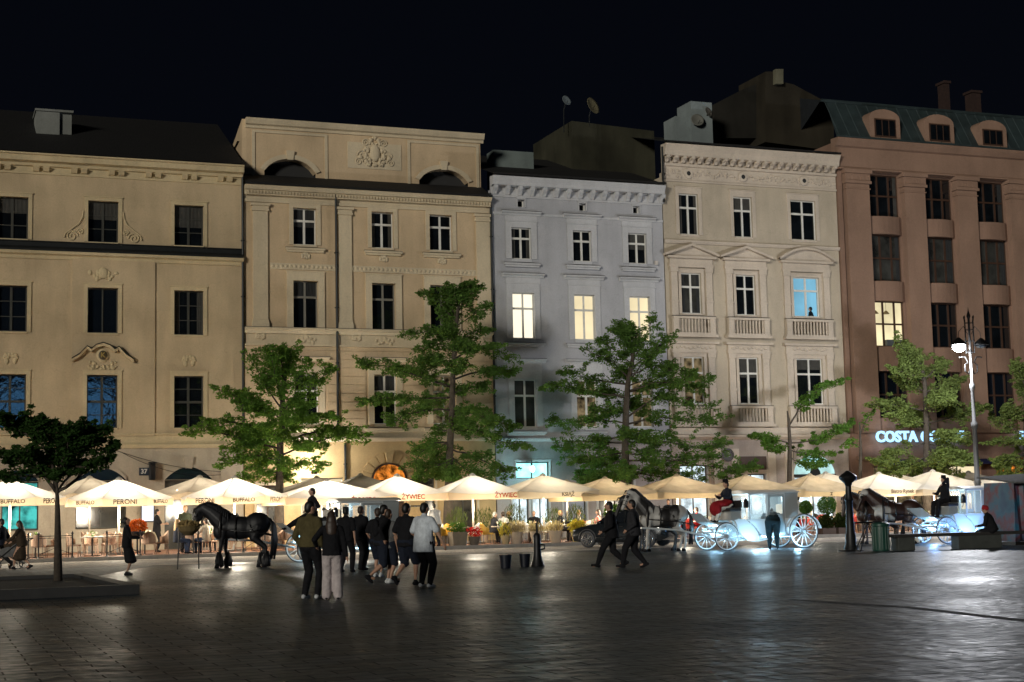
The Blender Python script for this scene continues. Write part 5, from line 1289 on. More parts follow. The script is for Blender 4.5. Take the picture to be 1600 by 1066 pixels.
for sg in (-1, 1):
    ex = lx if sg < 0 else -lx
    mb = MB(); mb.tube([(0, 0, zt-.55), (sg*.15, 0, zt-.85), (sg*.32, 0, zt-.75), (sg*.32, 0, zt-.45), (sg*.15, 0, zt-.35), (sg*.3, 0, zt-.1), (ex*.8, 0, zt-.1), (ex, 0, zt-.12)], .03, 6)
    mb.tube([(sg*.1, 0, zt+.9), (ex*.5, 0, zt+1.25), (ex*.95, 0, zt+1.0), (ex, 0, lz+.3)], .015, 5)
    ar = build(mb, 'arm', M_LPD, t)
    mb = MB(); mb.lathe([(.05, .32), (.10, .28), (.30, .1), (.34, .04), (.34, 0), (.30, .0)], (ex, 0, lz), 16); build(mb, 'lamp_hood', M_LPD, ar)
    if sg < 0:
        mb = MB(); mb.ell((ex, 0, lz-.10), (.28, .28, .22), 14, 8); build(mb, 'lantern_glass', emit('lantern_white', (.95, .97, 1.0), 60.0), ar)
        lamp('lantern_light', (ex, 0, lz-.7), 3000, (.93, .95, 1.0), .3, ar)
    else:
        mb = MB(); mb.ell((ex, 0, lz-.02), (.24, .24, .12), 14, 8); build(mb, 'lantern_glass', GL_DARK, ar)
# short dark post with a wide urn-shaped head near the bin
c = G(1330, 861); hd = S(1327, 745, c.y)
t = thing('short_lamp_post', 'short dark unlit post with a wide urn head beside the bin', 'lamp post', (c.x, c.y, 0))
mb = MB(); mb.lathe([(.42, 0), (.40, .03), (.24, .05), (.22, .12), (.18, .2), (.17, .5), (.14, .6), (.11, 1.6), (.15, 1.65), (.11, 1.75), (.09, hd.z-.3)], (0, 0, 0), 14); build(mb, 'post', M_IRON, t, auto=40)
mb = MB(); mb.lathe([(.09, -.32), (.14, -.2), (.28, -.08), (.30, 0), (.22, .08), (.12, .14), (.04, .2)], (0, 0, hd.z), 16); build(mb, 'urn_head', M_IRON, t, auto=40)
# ================================================================== SIGNS AND SMALL THINGS ON THE FRONTS
def sign(name, label, cat, txt, px, py, y, size, m, back=None, depth=.05, bold=.02):
    c = S(px, py, y); t = thing(name, label, cat, (c.x, y, c.z))
    me = text_mesh(txt, size, depth, bold); o = link('lettering', me, m, t); o.rotation_euler = (RAD(90), 0, 0)
    if back:
        mb = MB(); w, hh, bm_ = back; mb.box(-w/2, w/2, depth+.005, depth+.05, -hh/2, hh/2); build(mb, 'backing', bm_, t)
    return t
WL = emit('sign_white_blue', (.36, .68, 1.0), 1.9)
t = sign('shop_sign', 'long row of glowing white letters on the brown house', 'sign', 'COSTA COFFEE', 1438, 683, -.50, .80, WL, bold=.022)
lamp('sign_glow', (-1.5, -.9, 0), 25, (.35, .6, 1.0), .3, t)
sign('shop_sign', 'glowing white letters cut off by the right edge', 'sign', 'BAR', 1610, 683, -.50, .80, WL, bold=.022)
sign('house_number_plate', 'small dark plate with the house number on the ochre house', 'number plate', '37', 225, 737, -.10, .28, mat('plate_white', (.7, .7, .65), .6), (.42, .34, mat('plate_dark', (.02, .03, .05), .4)), .006, .008)
c = S(238, 735, -.3); t = thing('wall_lantern', 'dark box lantern on the ochre wall beside the number plate', 'lantern', (c.x, -.3, c.z)); mb = MB(); mb.box(-.12, .12, -.12, .28, -.42, .30); build(mb, 'housing', M_IRON, t, bevel=.02)
mb = MB(); mb.box(-.16, .16, -.16, .20, .301, .36); build(mb, 'cap', M_IRON, t)
c = S(1137, 711, -.15); t = thing('round_plaque', 'round dark plaque on the beige house beside the lit doorway', 'plaque', (c.x, -.16, c.z))
mb = MB(); mb.lathe([(.30, 0), (.34, .02), (.34, .05), (.26, .06), (.26, .03)], (0, 0, 0), 20); mb.xf(Matrix.Rotation(RAD(90), 4, 'X')); build(mb, 'disc', mat('plaque_bronze', (.06, .055, .05), .5), t)
me = text_mesh('2', .3, .01, .01); o = link('numeral', me, mat('plaque_text', (.3, .28, .24), .5), t); o.rotation_euler = (RAD(90), 0, 0); o.location = (0, -.07, 0)
for (px, py, w_, h_, l) in ((1026, 411, .16, .2, 'small white alarm box near the top right of the grey house'),):
    c = S(px, py, -.08); mb = MB(); mb.box(c.x-w_/2, c.x+w_/2, -.12, -.003, c.z-h_/2, c.z+h_/2); o = build(mb, 'alarm_box', mat('alarm_white', (.6, .55, .5), .5), bevel=.01); tag(o, l, 'alarm box')
# satellite dishes on the roofs
def dish(px, py, y, r, col, label, face=0.3):
    c = S(px, py, y); t = thing('satellite_dish', label, 'satellite dish', (c.x, y, c.z), 0, 'satellite dishes on the roofs')
    mb = MB(); n0 = 0; mb.lathe([(.01, 0), (r*.5, r*.06), (r*.85, r*.18), (r, r*.26), (r*1.0, r*.30), (r*.8, r*.2), (.02, .04)], (0, 0, 0), 18)
    mb.xf(Matrix.Rotation(face, 4, 'Z') @ Matrix.Rotation(RAD(72), 4, 'X')); build(mb, 'reflector', mat('dish_%d' % int(px), col, .6, var=.2), t, smooth=True)
    mb = MB(); mb.tube([(0, 0, 0), (0, .3, -.4), (0, .35, -1.6)], .03, 6); mb.tube([(0, -.05, -.2), (0, -r*1.0, -.05)], .015, 5); build(mb, 'mast', LEAD, t)
dish(924, 167, 3.2, .48, (.16, .14, .08), 'large yellowish dish on the roof of the grey house', .5)
dish(884, 158, 3.2, .28, (.16, .19, .20), 'small pale dish on the roof left of the large one', .3)
dish(1089, 189, 1.9, .36, (.14, .14, .12), 'dish facing left on the pale chimney', -.2); dish(1106, 176, 1.9, .28, (.14, .13, .11), 'upper small dish on the pale chimney', .4)
# hanging overhead cables over the ochre ground floor
mb = MB()
for (a, b, sag) in (((188, 706), (345, 742), .35), ((170, 700), (345, 737), .2)):
    A_, B_ = S(*a, -.5), S(*b, -.5); pts = [A_.lerp(B_, k/12)-Vector((0, 0, sag*4*(k/12)*(1-k/12))) for k in range(13)]; mb.tube(pts, .012, 4)
o = build(mb, 'overhead_cable', LEAD); tag(o, 'thin dark cables sagging across the front of the ochre house', 'cable')
# floodlight over the lit doorway of the cream house (the white glare behind the bright tree)
c = S(492, 742, -1.5); t = thing('floodlight', 'floodlight behind the glaring sunshade lighting the cream house doorway', 'floodlight', (c.x, -1.4, 3.45))
mb = MB(); mb.box(-.14, .14, -.08, .03, -.1, .1); build(mb, 'housing', M_IRON, t, bevel=.01); mb = MB(); mb.box(-.12, .12, .031, .04, -.08, .08); build(mb, 'lens', emit('flood_lens', (1, .93, .8), 30), t)
lamp('flood_beam', (0, .2, .25), 420, (1.0, .95, .86), .1, t)

# globe lamp added to spread the cyan shop glow on the grey house
c = S(832, 733, -.9); t = thing('shop_lantern', 'small cyan-white lantern over the lit door of the grey house', 'lantern', (c.x, -.9, c.z))
mb = MB(); mb.ell((0, 0, 0), (.12, .12, .16), 12, 8); build(mb, 'globe', emit('globe_cyan', (.5, .95, 1.0), 8), t, smooth=True); mb = MB(); mb.tube([(0, 0, .15), (0, .1, .4), (0, .85, .4)], .02, 6); build(mb, 'bracket', M_IRON, t)
lamp('globe_light', (0, -.2, -.1), 110, (.35, .9, 1.0), .12, t)
# ================================================================== PEOPLE
SKIN = mat('skin', (.42, .24, .16), .6); SKIN2 = mat('skin_warm', (.50, .30, .21), .6)
def cloth(name, c, r=.9): return mat('cloth_' + name, c, r, var=.25, vscale=9, spec=.2, bump=.9, bscale=7)
C_BLACK = cloth('black', (.010, .010, .012)); C_NAVY = cloth('navy', (.014, .018, .030)); C_OLIVE = cloth('olive', (.085, .07, .03)); C_PINK = cloth('pink_trousers', (.50, .44, .43))
C_WHITE = cloth('white', (.72, .70, .66)); C_TSHIRT = cloth('pale_tshirt', (.62, .67, .72)); C_SHOEW = cloth('white_shoe', (.6, .62, .62)); C_GREY = cloth('grey', (.12, .12, .12)); C_TEAL = cloth('dark_teal', (.008, .018, .022))
C_RED = cloth('red', (.28, .015, .02)); C_KHAKI = cloth('khaki', (.22, .16, .09)); C_DGREEN = cloth('dark_green', (.03, .035, .02)); C_PINKR = cloth('striped_pink', (.6, .25, .2)); C_BROWN = cloth('brown_coat', (.05, .035, .022))
C_LBLUE = cloth('light_blue', (.45, .5, .6)); C_CREAM = cloth('cream', (.55, .48, .38))
H_BLACK = mat('hair_black', (.008, .007, .006), .5); H_BROWN = mat('hair_brown', (.035, .02, .012), .5); H_BLOND = mat('hair_blond', (.45, .28, .12), .55); H_GREY = mat('hair_grey', (.25, .24, .22), .6)
def ik(a, b, l1, l2, hint):
    """middle joint between a and b; bends towards hint"""
    a, b = Vector(a), Vector(b); d = b - a; L = min(d.length, (l1+l2)*.999); dn = d.normalized(); b = a + dn*L
    x = (l1*l1 - l2*l2 + L*L) / (2*L); hh = math.sqrt(max(0, l1*l1 - x*x)); hv = Vector(hint); hv = (hv - dn*hv.dot(dn)).normalized()
    return a + dn*x + hv*hh, b
def person(label, x, y, hd, h=1.75, z=0.0, feet=((-.10, .02, 0), (.10, -.02, 0)), hands=((-.24, .05, .82), (.24, .05, .82)), lean=0.0, side=0.0, hip=None, head=(0, 0), top=C_BLACK, sleeve='long', hem=.82,
           legs=C_BLACK, legtype='trousers', shoes=C_BLACK, hair=H_BLACK, hairlen=0, hat=None, skin=None, seat=False, fat=1.0, voxs=.017, group=None, extra=None, knee_in=0.0, name='person'):
    """local frame: +y is where the body faces, +x its right; metres for a 1.75 m person, scaled by h"""
    s = h/1.75; skin = skin or SKIN
    t = thing(name, label, 'person', (x, y, z), RAD(hd) - YAW, group); fat = fat*1.10
    hz = hip if hip is not None else .93
    reach = max(math.hypot(f[1], 0) for f in feet)
    if hip is None: hz = min(.93, math.sqrt(max(.2, .87**2 - (reach*.93)**2)) + .085)
    Pl = Matrix.Translation((0, 0, hz)); UB = Pl @ Matrix.Rotation(-lean, 4, 'X') @ Matrix.Rotation(side, 4, 'Y')
    def U(x_, y_, z_): return UB @ Vector((x_, y_, z_ - .93))
    HP = U(0, .01, 1.56); HM = UB @ Matrix.Translation((0, .01, .61)) @ Matrix.Rotation(RAD(head[0]), 4, 'Z') @ Matrix.Rotation(-RAD(head[1]), 4, 'X')
    HC = HM @ Vector((0, .025, .075))
    hipj = [Vector((sg*.09*fat, 0, hz-.02)) for sg in (-1, 1)]
    kn = []; an = []
    for i, f in enumerate(feet):
        a = Vector((f[0], f[1], .085+f[2])); sgn = -1 if i == 0 else 1
        k, a = ik(hipj[i], a, .44, .43, (sgn*knee_in if not seat else sgn*.15, 1, .0 if not seat else .8)); kn.append(k); an.append(a)
    sh = [U(sg*.170*fat, 0, 1.385) for sg in (-1, 1)]; el = []; wr = []
    for i, hnd in enumerate(hands):
        sgn = -1 if i == 0 else 1
        e, w_ = ik(sh[i], Vector(hnd), .29, .27, (sgn*.6, -1, -.25)); el.append(e); wr.append(w_)
    rotU = UB.to_3x3()
    def torso(mb, g=0.0, lo=.90):
        mb.ell(U(0, 0, 1.30), (.165*fat+g, .11*fat+g, .19), 14, 10, rotU); mb.ell(U(0, 0, 1.10), (.138*fat+g, .10*fat+g, .17), 14, 10, rotU)
        mb.caps(U(-.145*fat, 0, 1.40), .058+g, U(.145*fat, 0, 1.40), .058+g)
        mb.ell(U(0, -.005, .97), (.155*fat+g, .115*fat+g, .12), 14, 8, rotU)
    def legs_(mb, g=0.0, short=False, wide=0.0):
        mb.ell(Vector((0, -.01, hz)), (.155*fat+g, .12*fat+g, .12), 14, 8)
        for i in range(2):
            mb.caps(hipj[i], .090*fat+g, kn[i], .060*fat+g+wide*.5)
            if short: continue
            e = kn[i].lerp(an[i], .35); mb.caps(kn[i], .058*fat+g+wide*.5, e, .057*fat+g+wide*.7); mb.caps(e, .057*fat+g+wide*.7, an[i], .036+g*1.6+wide)
    # --- body: one skin
    mb = MB(); torso(mb, -.008); mb.caps(U(0, -.005, 1.44), .05, U(0, .015, 1.58), .048)
    n0 = len(mb.v); mb.ell((0, .02, .085), (.073, .09, .112), 14, 10); mb.ell((0, .035, .03), (.055, .065, .07), 10, 8)
    mb.ell((0, .118, .075), (.012, .02, .022), 8, 6); mb.ell((0, .10, .045), (.03, .02, .012), 8, 6)
    for sg in (-1, 1): mb.ell((sg*.076, .01, .08), (.012, .022, .032), 8, 6); mb.ell((sg*.03, .095, .10), (.018, .012, .01), 8, 5)
    mb.xf(HM, n0)
    for i in range(2):
        sgn = -1 if i == 0 else 1
        mb.caps(sh[i], .048, el[i], .037); mb.caps(el[i], .036, wr[i], .025)
        d = (wr[i]-el[i]).normalized(); sd_ = Vector((0, 1, 0)) if abs(d.y) < .7 else Vector((0, 0, 1)); sd_ = (sd_ - d*sd_.dot(d)).normalized(); inn = d.cross(sd_)*(-sgn)
        pc = wr[i]+d*.055; mb.caps(wr[i], .024, pc, .032)
        for k in range(4):      # four fingers, gently curled, and a thumb off the side of the palm
            b = pc + sd_*(.026-.0175*k) + d*.02; ln = (.062, .07, .066, .052)[k]
            m1 = b + d*ln*.55 + inn*.006; e_ = b + d*ln*.95 + inn*.028; mb.caps(b, .0095, m1, .009, 6); mb.caps(m1, .009, e_, .008, 6)
        b = wr[i]+d*.03+sd_*.025; m1 = b+sd_*.03+d*.025; mb.caps(b, .012, m1, .010, 6); mb.caps(m1, .010, m1+d*.028+inn*.01, .009, 6)
    legs_(mb, -.01)
    for i in range(2): a = an[i]; mb.caps(a+Vector((0, -.03, -.04)), .035, a+Vector((0, .12, -.05)), .03)
    mb.xf(Matrix.Scale(s, 4)); vox(mb, 'body', skin, t, voxs*.85 if voxs < .02 else voxs, 2)
    # --- clothes
    mb = MB(); torso(mb, .010)
    if lean < .3: mb.tube([U(0, 0, 1.28), U(0, 0, 1.12), U(0, 0, .98), U(0, 0, min(hem, .92))], [.125*fat, .135*fat, .148*fat, .156*fat], 16, flat=[1.32, 1.28, 1.24, 1.24])
    if hem < .9:
        for zz in (1.04, .97): mb.ell(U(0, 0, zz) if lean < .3 else U(0, 0, max(zz, .9)), (.182*fat, .145*fat, .14), 14, 8, rotU)
    for i in range(2):
        if sleeve == 'none': continue
        mb.caps(sh[i], .068, el[i] if sleeve == 'long' else sh[i].lerp(el[i], .8), .060 if sleeve == 'long' else .076)
        if sleeve == 'long': mb.caps(el[i], .058, el[i].lerp(wr[i], .93), .042)
    mb.caps(U(0, -.01, 1.43), .062, U(0, 0, 1.49), .056)
    mb.xf(Matrix.Scale(s, 4)); vox(mb, 'jacket' if sleeve == 'long' else 'shirt', top, t, voxs, 3)
    mb = MB()
    if legtype == 'trousers': legs_(mb, .014)
    elif legtype == 'wide': legs_(mb, .016, False, .036)
    elif legtype == 'shorts': legs_(mb, .035, True)
    elif legtype == 'coat':     # knee-length skirt or coat over bare or stockinged legs
        lz = min(kn[0].z, kn[1].z)-.05; cx_ = (kn[0]+kn[1])/2
        for q in range(7):
            f = q/6; c_ = Vector((0, 0, hz)).lerp(Vector((cx_.x, cx_.y*.8, lz)), f); mb.ell(c_, (.165+.03*f+abs(kn[0].x-kn[1].x)*.2*f, .13+.05*f+abs(kn[0].y-kn[1].y)*.35*f, .11), 12, 8)
    mb.xf(Matrix.Scale(s, 4)); vox(mb, {'trousers': 'trousers', 'wide': 'trousers', 'shorts': 'shorts', 'coat': 'skirt'}[legtype], legs, t, voxs, 3)
    for i in range(2):
        mb = MB(); a = an[i]; toe = feet[i][3] if len(feet[i]) > 3 else 0.0
        R_ = Matrix.Rotation(toe, 3, 'X'); v1 = R_ @ Vector((0, -.045, -.045)); v2 = R_ @ Vector((0, .14, -.055)); mb.caps(a+v1, .042, a+v2, .036); mb.caps(a, .044, a+R_ @ Vector((0, .06, -.045)), .042)
        mb.xf(Matrix.Scale(s, 4)); vox(mb, 'shoe', shoes, t, voxs, 1)
    if hair is not None:
        mb = MB(); mb.ell((0, -.005, .115), (.084, .098, .095), 14, 9); mb.ell((0, -.04, .075), (.078, .07, .10), 12, 8)
        if hairlen == 1: mb.ell((0, -.045, .02), (.105, .085, .14), 12, 8); mb.ell((0, -.07, -.10), (.125, .075, .15), 12, 8); mb.ell((0, -.09, -.2), (.11, .06, .13), 12, 8)
        if hairlen == 2: mb.ell((0, -.12, .12), (.05, .05, .05), 10, 8)
        if hairlen == 3:
            for k in range(14): a = k*2.4; mb.ell((.06*math.cos(a), -.02+.065*math.sin(a), .12+.07*((k*37) % 10)/10), (.035, .035, .035), 8, 6)
        mb.xf(Matrix.Scale(s, 4) @ HM); vox(mb, 'hair', hair, t, .014, 2)
    if hat == 'top':
        mb = MB(); mb.lathe([(.15, .155), (.15, .165), (.095, .168), (.09, .24), (.088, .26), (.0, .262)], (0, 0, 0), 16); mb.xf(Matrix.Scale(s, 4) @ HM); build(mb, 'hat', C_BLACK, t, auto=40)
    if hat == 'scarf':
        mb = MB(); mb.ell((0, -.005, .12), (.098, .115, .10), 14, 9); mb.ell((.09, -.06, .12), (.06, .06, .055), 10, 8); mb.ell((.03, .03, .20), (.05, .05, .04), 10, 8); mb.ell((-.05, -.07, .09), (.06, .05, .06), 10, 8)
        mb.xf(Matrix.Scale(s, 4) @ HM); vox(mb, 'head_scarf', C_RED, t, .014, 2)
    if extra: extra(t, s, U, HM, wr)
    return t
def at(px, py): g = G(px, py); return g.x, g.y
STRIDE = ((-.09, .30, 0, 0), (.09, -.34, .07, -.5))
STRIDE2 = ((-.09, -.34, .07, -.5), (.09, .30, 0, 0))
# near group -----------------------------------------------------------
x, y = at(485, 936)
def bag(t, s, U, HM, wr): pass
def shirt_tail(t, s, U, HM, wr):
    mb = MB(); mb.ell((0, 0, .90), (.168, .128, .06), 14, 8); mb.xf(Matrix.Scale(s, 4)); vox(mb, 'shirt_tail', C_TSHIRT, t, .016, 2)
person('man in an olive jacket and white shoes beside the woman in pale trousers', x, y, -25, 1.84, feet=((-.12, .0, 0), (.12, .05, 0)), hands=((-.22, .08, .90), (.22, .10, .90)), head=(-35, 0), top=C_OLIVE, shoes=C_SHOEW, legs=C_BLACK, hem=.98, hair=H_BLACK, extra=shirt_tail)
x, y = at(519, 937)
person('woman with long dark hair, black top and wide pale trousers, seen from behind', x, y, 6, 1.64, feet=((-.11, .0, 0), (.12, .0, 0)), hands=((-.30, .12, 1.05), (.30, .02, .82)), lean=.04, top=C_BLACK, legs=C_PINK, legtype='wide', hairlen=1, hair=H_BROWN, shoes=C_BLACK, fat=.95, hem=.86)
x, y = at(548, 894)
person('man in black with curly hair, second figure right of the pale trousers', x-.12, y, -20, 1.76, feet=((-.18, .05, 0), (.12, .1, 0)), hands=((-.24, .12, .95), (.26, .02, .80)), sleeve='short', hair=H_BLACK, hairlen=3, fat=1.08)
x, y = at(566, 891)
person('man in black partly hidden behind the curly-haired man', x, y+.1, -35, 1.78, feet=((-.12, .1, 0), (.18, -.1, 0)), hands=((-.24, .1, .9), (.26, .02, .80)), sleeve='short', hair=H_BROWN)
x, y = at(597, 912)
def pack(t, s, U, HM, wr):
    mb = MB(); mb.ell(U(0, -.16, 1.22), (.14, .09, .2), 12, 8); mb.xf(Matrix.Scale(s, 4)); vox(mb, 'hood_and_bag', C_BLACK, t, .018, 2)
person('man in a black hoodie and shorts striding, leftmost of the walking group', x, y, -62, 1.80, feet=((-.08, .28, 0), (.08, -.34, .09, -.7)), hands=((-.22, .22, 1.05), (.26, -.05, .95)), lean=.08, hem=.84, legs=C_NAVY, legtype='shorts', extra=pack, fat=1.05, shoes=C_BLACK)
x, y = at(618, 913)
person('young man with white shoes hidden in the middle of the walking group', x, y+.5, -40, 1.66, feet=((-.10, .05, 0), (.10, -.08, 0)), hands=((-.2, .2, 1.0), (.24, .05, .85)), top=C_GREY, sleeve='short', legs=C_NAVY, legtype='shorts', shoes=C_SHOEW, hair=H_BROWN)
x, y = at(616, 905)
person('young man with flushed face looking left inside the walking group', x, y+1.4, -20, 1.70, feet=((-.12, .1, 0), (.1, -.05, 0)), hands=((-.2, .1, .9), (.24, .05, .85)), top=C_BLACK, sleeve='short', legs=C_NAVY, legtype='shorts', shoes=C_SHOEW, hair=H_BROWN, head=(40, 0))
x, y = at(636, 915)
person('man in a black T-shirt and shorts with one heel lifted beside the pale T-shirt', x, y, -35, 1.78, feet=((-.14, -.22, .10, -.8), (.10, .16, 0)), hands=((-.24, .1, .9), (.2, .22, 1.0)), top=C_BLACK, sleeve='short', legs=C_NAVY, legtype='shorts', shoes=C_BLACK, hair=H_BLACK, fat=1.05)
x, y = at(663, 918)
person('man in a loose pale T-shirt and black trousers walking right', x, y, -40, 1.78, feet=((-.17, .10, 0), (.16, .0, .0)), hands=((-.26, .2, .95), (.46, .12, .86)), top=C_TSHIRT, sleeve='short', legs=C_BLACK, shoes=C_SHOEW, hair=H_BLACK, fat=1.15, hem=.72, lean=.04, head=(0, 0))
# pedestrians striding left
x, y = at(957, 886)
person('man in a dark suit striding left, leading the pair', x, y, 88, 1.80, feet=((-.06, .38, .0, .2), (.06, -.34, .04, -.5)), hands=((-.26, .24, .92), (.24, -.10, .86)), lean=.05, hem=.78, hair=H_BLACK, top=C_BLACK, legs=C_BLACK, fat=1.15)
x, y = at(992, 887)
person('man in a dark jacket striding left, following the other', x, y, 80, 1.80, feet=((-.08, .30, .0, .15), (.08, -.26, .03, -.4)), hands=((-.22, .15, .95), (.24, -.02, .83)), lean=.03, hem=.82, hair=H_BLACK, top=cloth('charcoal', (.03, .03, .034)), legs=C_BLACK, fat=1.15)
x, y = at(1209, 858)
person('person in dark teal bending forward into the white coach', x, y, -5, 1.78, feet=((-.13, 0, 0), (.13, .02, 0)), hands=((-.2, .75, 1.05), (.22, .7, .85)), lean=1.05, hip=.94, top=C_TEAL, legs=C_TEAL, hair=H_BLACK, head=(0, -20), hem=.8, fat=1.35)
x, y = at(198, 899)
def phone(t, s, U, HM, wr):
    mb = MB(); c_ = wr[1]*s + Vector((-.02, .09, .03)); mb.box(c_.x-.035, c_.x+.035, c_.y-.006, c_.y+.006, c_.z-.07, c_.z+.07); build(mb, 'phone', C_BLACK, t)
person('woman in a dark coat and skirt looking at her phone', x, y, -75, 1.62, feet=((-.06, .02, 0), (.06, .0, 0)), hands=((-.12, .34, 1.12), (.12, .36, 1.10)), head=(0, -28), top=C_BLACK, legs=C_BLACK, legtype='coat', hair=H_BLACK, hairlen=2, fat=.92, skin=SKIN)
# left edge: woman with a stroller and a companion
x, y = at(34, 890)
person('woman in a long brown coat and cap pushing a stroller', x, y, 85, 1.60, feet=((-.07, .26, 0, .2), (.07, -.28, .05, -.5)), hands=((-.2, .45, .98), (.2, .45, .98)), lean=.15, top=C_BROWN, legs=C_BROWN, legtype='coat', hair=H_BROWN, hairlen=1, fat=1.1)
x, y = at(2, 888)
person('person in dark blue cut off by the left edge', x, y, 80, 1.68, feet=STRIDE, hands=((-.24, .15, .9), (.24, .0, .85)), top=C_NAVY, legs=C_BLACK, hair=H_BLACK)
x, y = at(12, 889)
t = thing('stroller', 'dark folded-hood stroller pushed by the woman in the brown coat', 'stroller', (x, y, 0), RAD(85) - YAW)
mb = MB(); mb.add([(-.22, -.25, .40), (.22, -.25, .40), (.22, .35, .35), (-.22, .35, .35), (-.24, -.45, .85), (.24, -.45, .85), (.22, .45, .55), (-.22, .45, .55)], [(0, 3, 2, 1), (4, 5, 6, 7), (0, 1, 5, 4), (1, 2, 6, 5), (2, 3, 7, 6), (3, 0, 4, 7)]); build(mb, 'seat', C_GREY, t, bevel=.03)
mb = MB(); mb.ell((0, -.18, .78), (.25, .32, .25), 14, 8); build(mb, 'hood', C_BROWN, t, smooth=True)
mb = MB()
for sg in (-.25, .25): mb.tube([(sg, -.75, .98), (sg, -.4, .8), (sg, .45, .14)], .015, 6); mb.tube([(sg, .3, .5), (sg, -.45, .16)], .015, 6)
mb.tube([(-.25, -.75, .98), (.25, -.75, .98)], .018, 6); build(mb, 'frame', M_IRON, t)
for sg in (-.26, .26):
    for yy, r_ in ((-.45, .16), (.45, .11)):
        mb = MB(); mb.tube([(sg + .0, yy + r_*math.cos(2*math.pi*k/16), r_ + r_*math.sin(2*math.pi*k/16)) for k in range(17)], .02, 6, cap=False)
        for k in range(4): a = math.pi*k/4; mb.tube([(sg, yy-r_*math.cos(a), r_-r_*math.sin(a)), (sg, yy+r_*math.cos(a), r_+r_*math.sin(a))], .005, 4)
        build(mb, 'wheel', M_IRON, t)
# guests and waiters on the terraces ------------------------------------
def far(label, px, yy, hd, h=1.72, **k): return person(label, S(px, 840, yy).x, yy, hd, h, z=.14, voxs=.024, **k)
SEAT = dict(hip=.56, seat=True, feet=((-.12, .42, 0), (.12, .40, 0)), hands=((-.16, .38, .84), (.16, .38, .84)))
far('waiter in a dark shirt holding a tray, standing by the lit poster', 245, -4.5, -70, 1.78, hands=((-.1, .35, 1.15), (.1, .38, 1.12)), top=C_BLACK, sleeve='short', hair=H_BLACK, skin=SKIN2)
far('tall man in a dark green shirt standing beside the black horse', 289, -7.0, -150, 1.88, top=C_DGREEN, sleeve='long', hair=H_BLOND, skin=SKIN2, hem=.86)
far('woman in pale clothes standing behind the black horse neck', 335, -5.5, 150, 1.72, top=C_WHITE, sleeve='short', hair=H_BROWN, hairlen=2, skin=SKIN2)
far('blonde guest seated with the back half turned near the black horse', 277, -8.6, -55, top=C_NAVY, hair=H_BLOND, hairlen=1, skin=SKIN2, legs=cloth('jeans', (.04, .06, .11)), **SEAT)
far('guest in jeans seated behind the hay bag', 322, -8.5, 60, top=C_CREAM, hair=H_BROWN, legs=cloth('jeans', (.04, .06, .11)), skin=SKIN2, **SEAT)
def apron(t, s, U, HM, wr):
    mb = MB(); n = 8
    for k in range(n):
        a0, a1 = math.pi*2*k/n, math.pi*2*(k+1)/n; mb.quad((.19*math.cos(a0), .15*math.sin(a0), .98), (.19*math.cos(a1), .15*math.sin(a1), .98), (.21*math.cos(a1), .19*math.sin(a1), .42), (.21*math.cos(a0), .19*math.sin(a0), .42))
    mb.xf(Matrix.Scale(s, 4)); build(mb, 'apron', C_KHAKI, t)
far('waiter with white shirt and long khaki apron bending over a table', 682, -9.1, 30, 1.80, hands=((-.15, .5, 1.0), (.15, .5, 1.0)), lean=.28, top=C_WHITE, sleeve='short', hair=H_BLACK, skin=SKIN2, extra=apron, fat=1.1)
far('guest in black leaning at the table left of the white shop windows', 771, -6.8, -60, top=C_BLACK, hair=H_GREY, skin=SKIN2, lean=.12, **SEAT)
far('guest in white seated in front of the dark mural', 788, -6.4, 30, top=C_WHITE, hair=H_BROWN, skin=SKIN2, lean=.1, **SEAT)
far('guest in black seated close to the guest in white', 796, -6.0, 60, top=C_BLACK, hair=H_BLOND, skin=SKIN2, **SEAT)
far('grey-haired guest in black seated before the white shop window', 835, -5.6, 170, top=C_BLACK, hair=H_GREY, skin=SKIN2, **SEAT)
far('guest in a black suit and white collar seated right of the bollard', 876, -6.6, -70, top=C_BLACK, hair=H_BLOND, skin=SKIN2, **SEAT)
far('pale-haired guest in cream seated between the feathery bushes', 905, -6.2, -100, top=C_CREAM, hair=H_BLOND, skin=SKIN2, **SEAT)
far('guest in a striped pink top seated left of the ball tree', 936, -7.2, 75, top=C_PINKR, hair=H_BROWN, hairlen=1, skin=SKIN2, **SEAT)
far('seated guest in red behind the dappled horse tail', 1090, -7.5, 60, top=C_RED, hair=H_BROWN, skin=SKIN2, **SEAT)
far('man in a pale blue shirt standing behind the coach', 1249, -8.0, 60, 1.80, top=C_LBLUE, sleeve='long', hair=H_BLACK, skin=SKIN2, hem=.9)
far('dark figure at the round portal behind the dappled horse', 1046, -4.5, 170, 1.75, top=C_NAVY, hair=H_BLACK, skin=SKIN2)
far('waiter in black under the cream sunshades at the right', 1430, -5.0, 120, 1.75, top=C_BLACK, hair=H_BROWN, skin=SKIN2)
# man at the blue-lit window
c = S(1268, 498, .9)
person('dark figure standing inside the blue-lit window', c.x, .95, 60, 1.7, z=c.z-1.05, voxs=.024, hands=((-.2, .1, .9), (.2, .1, .9)))
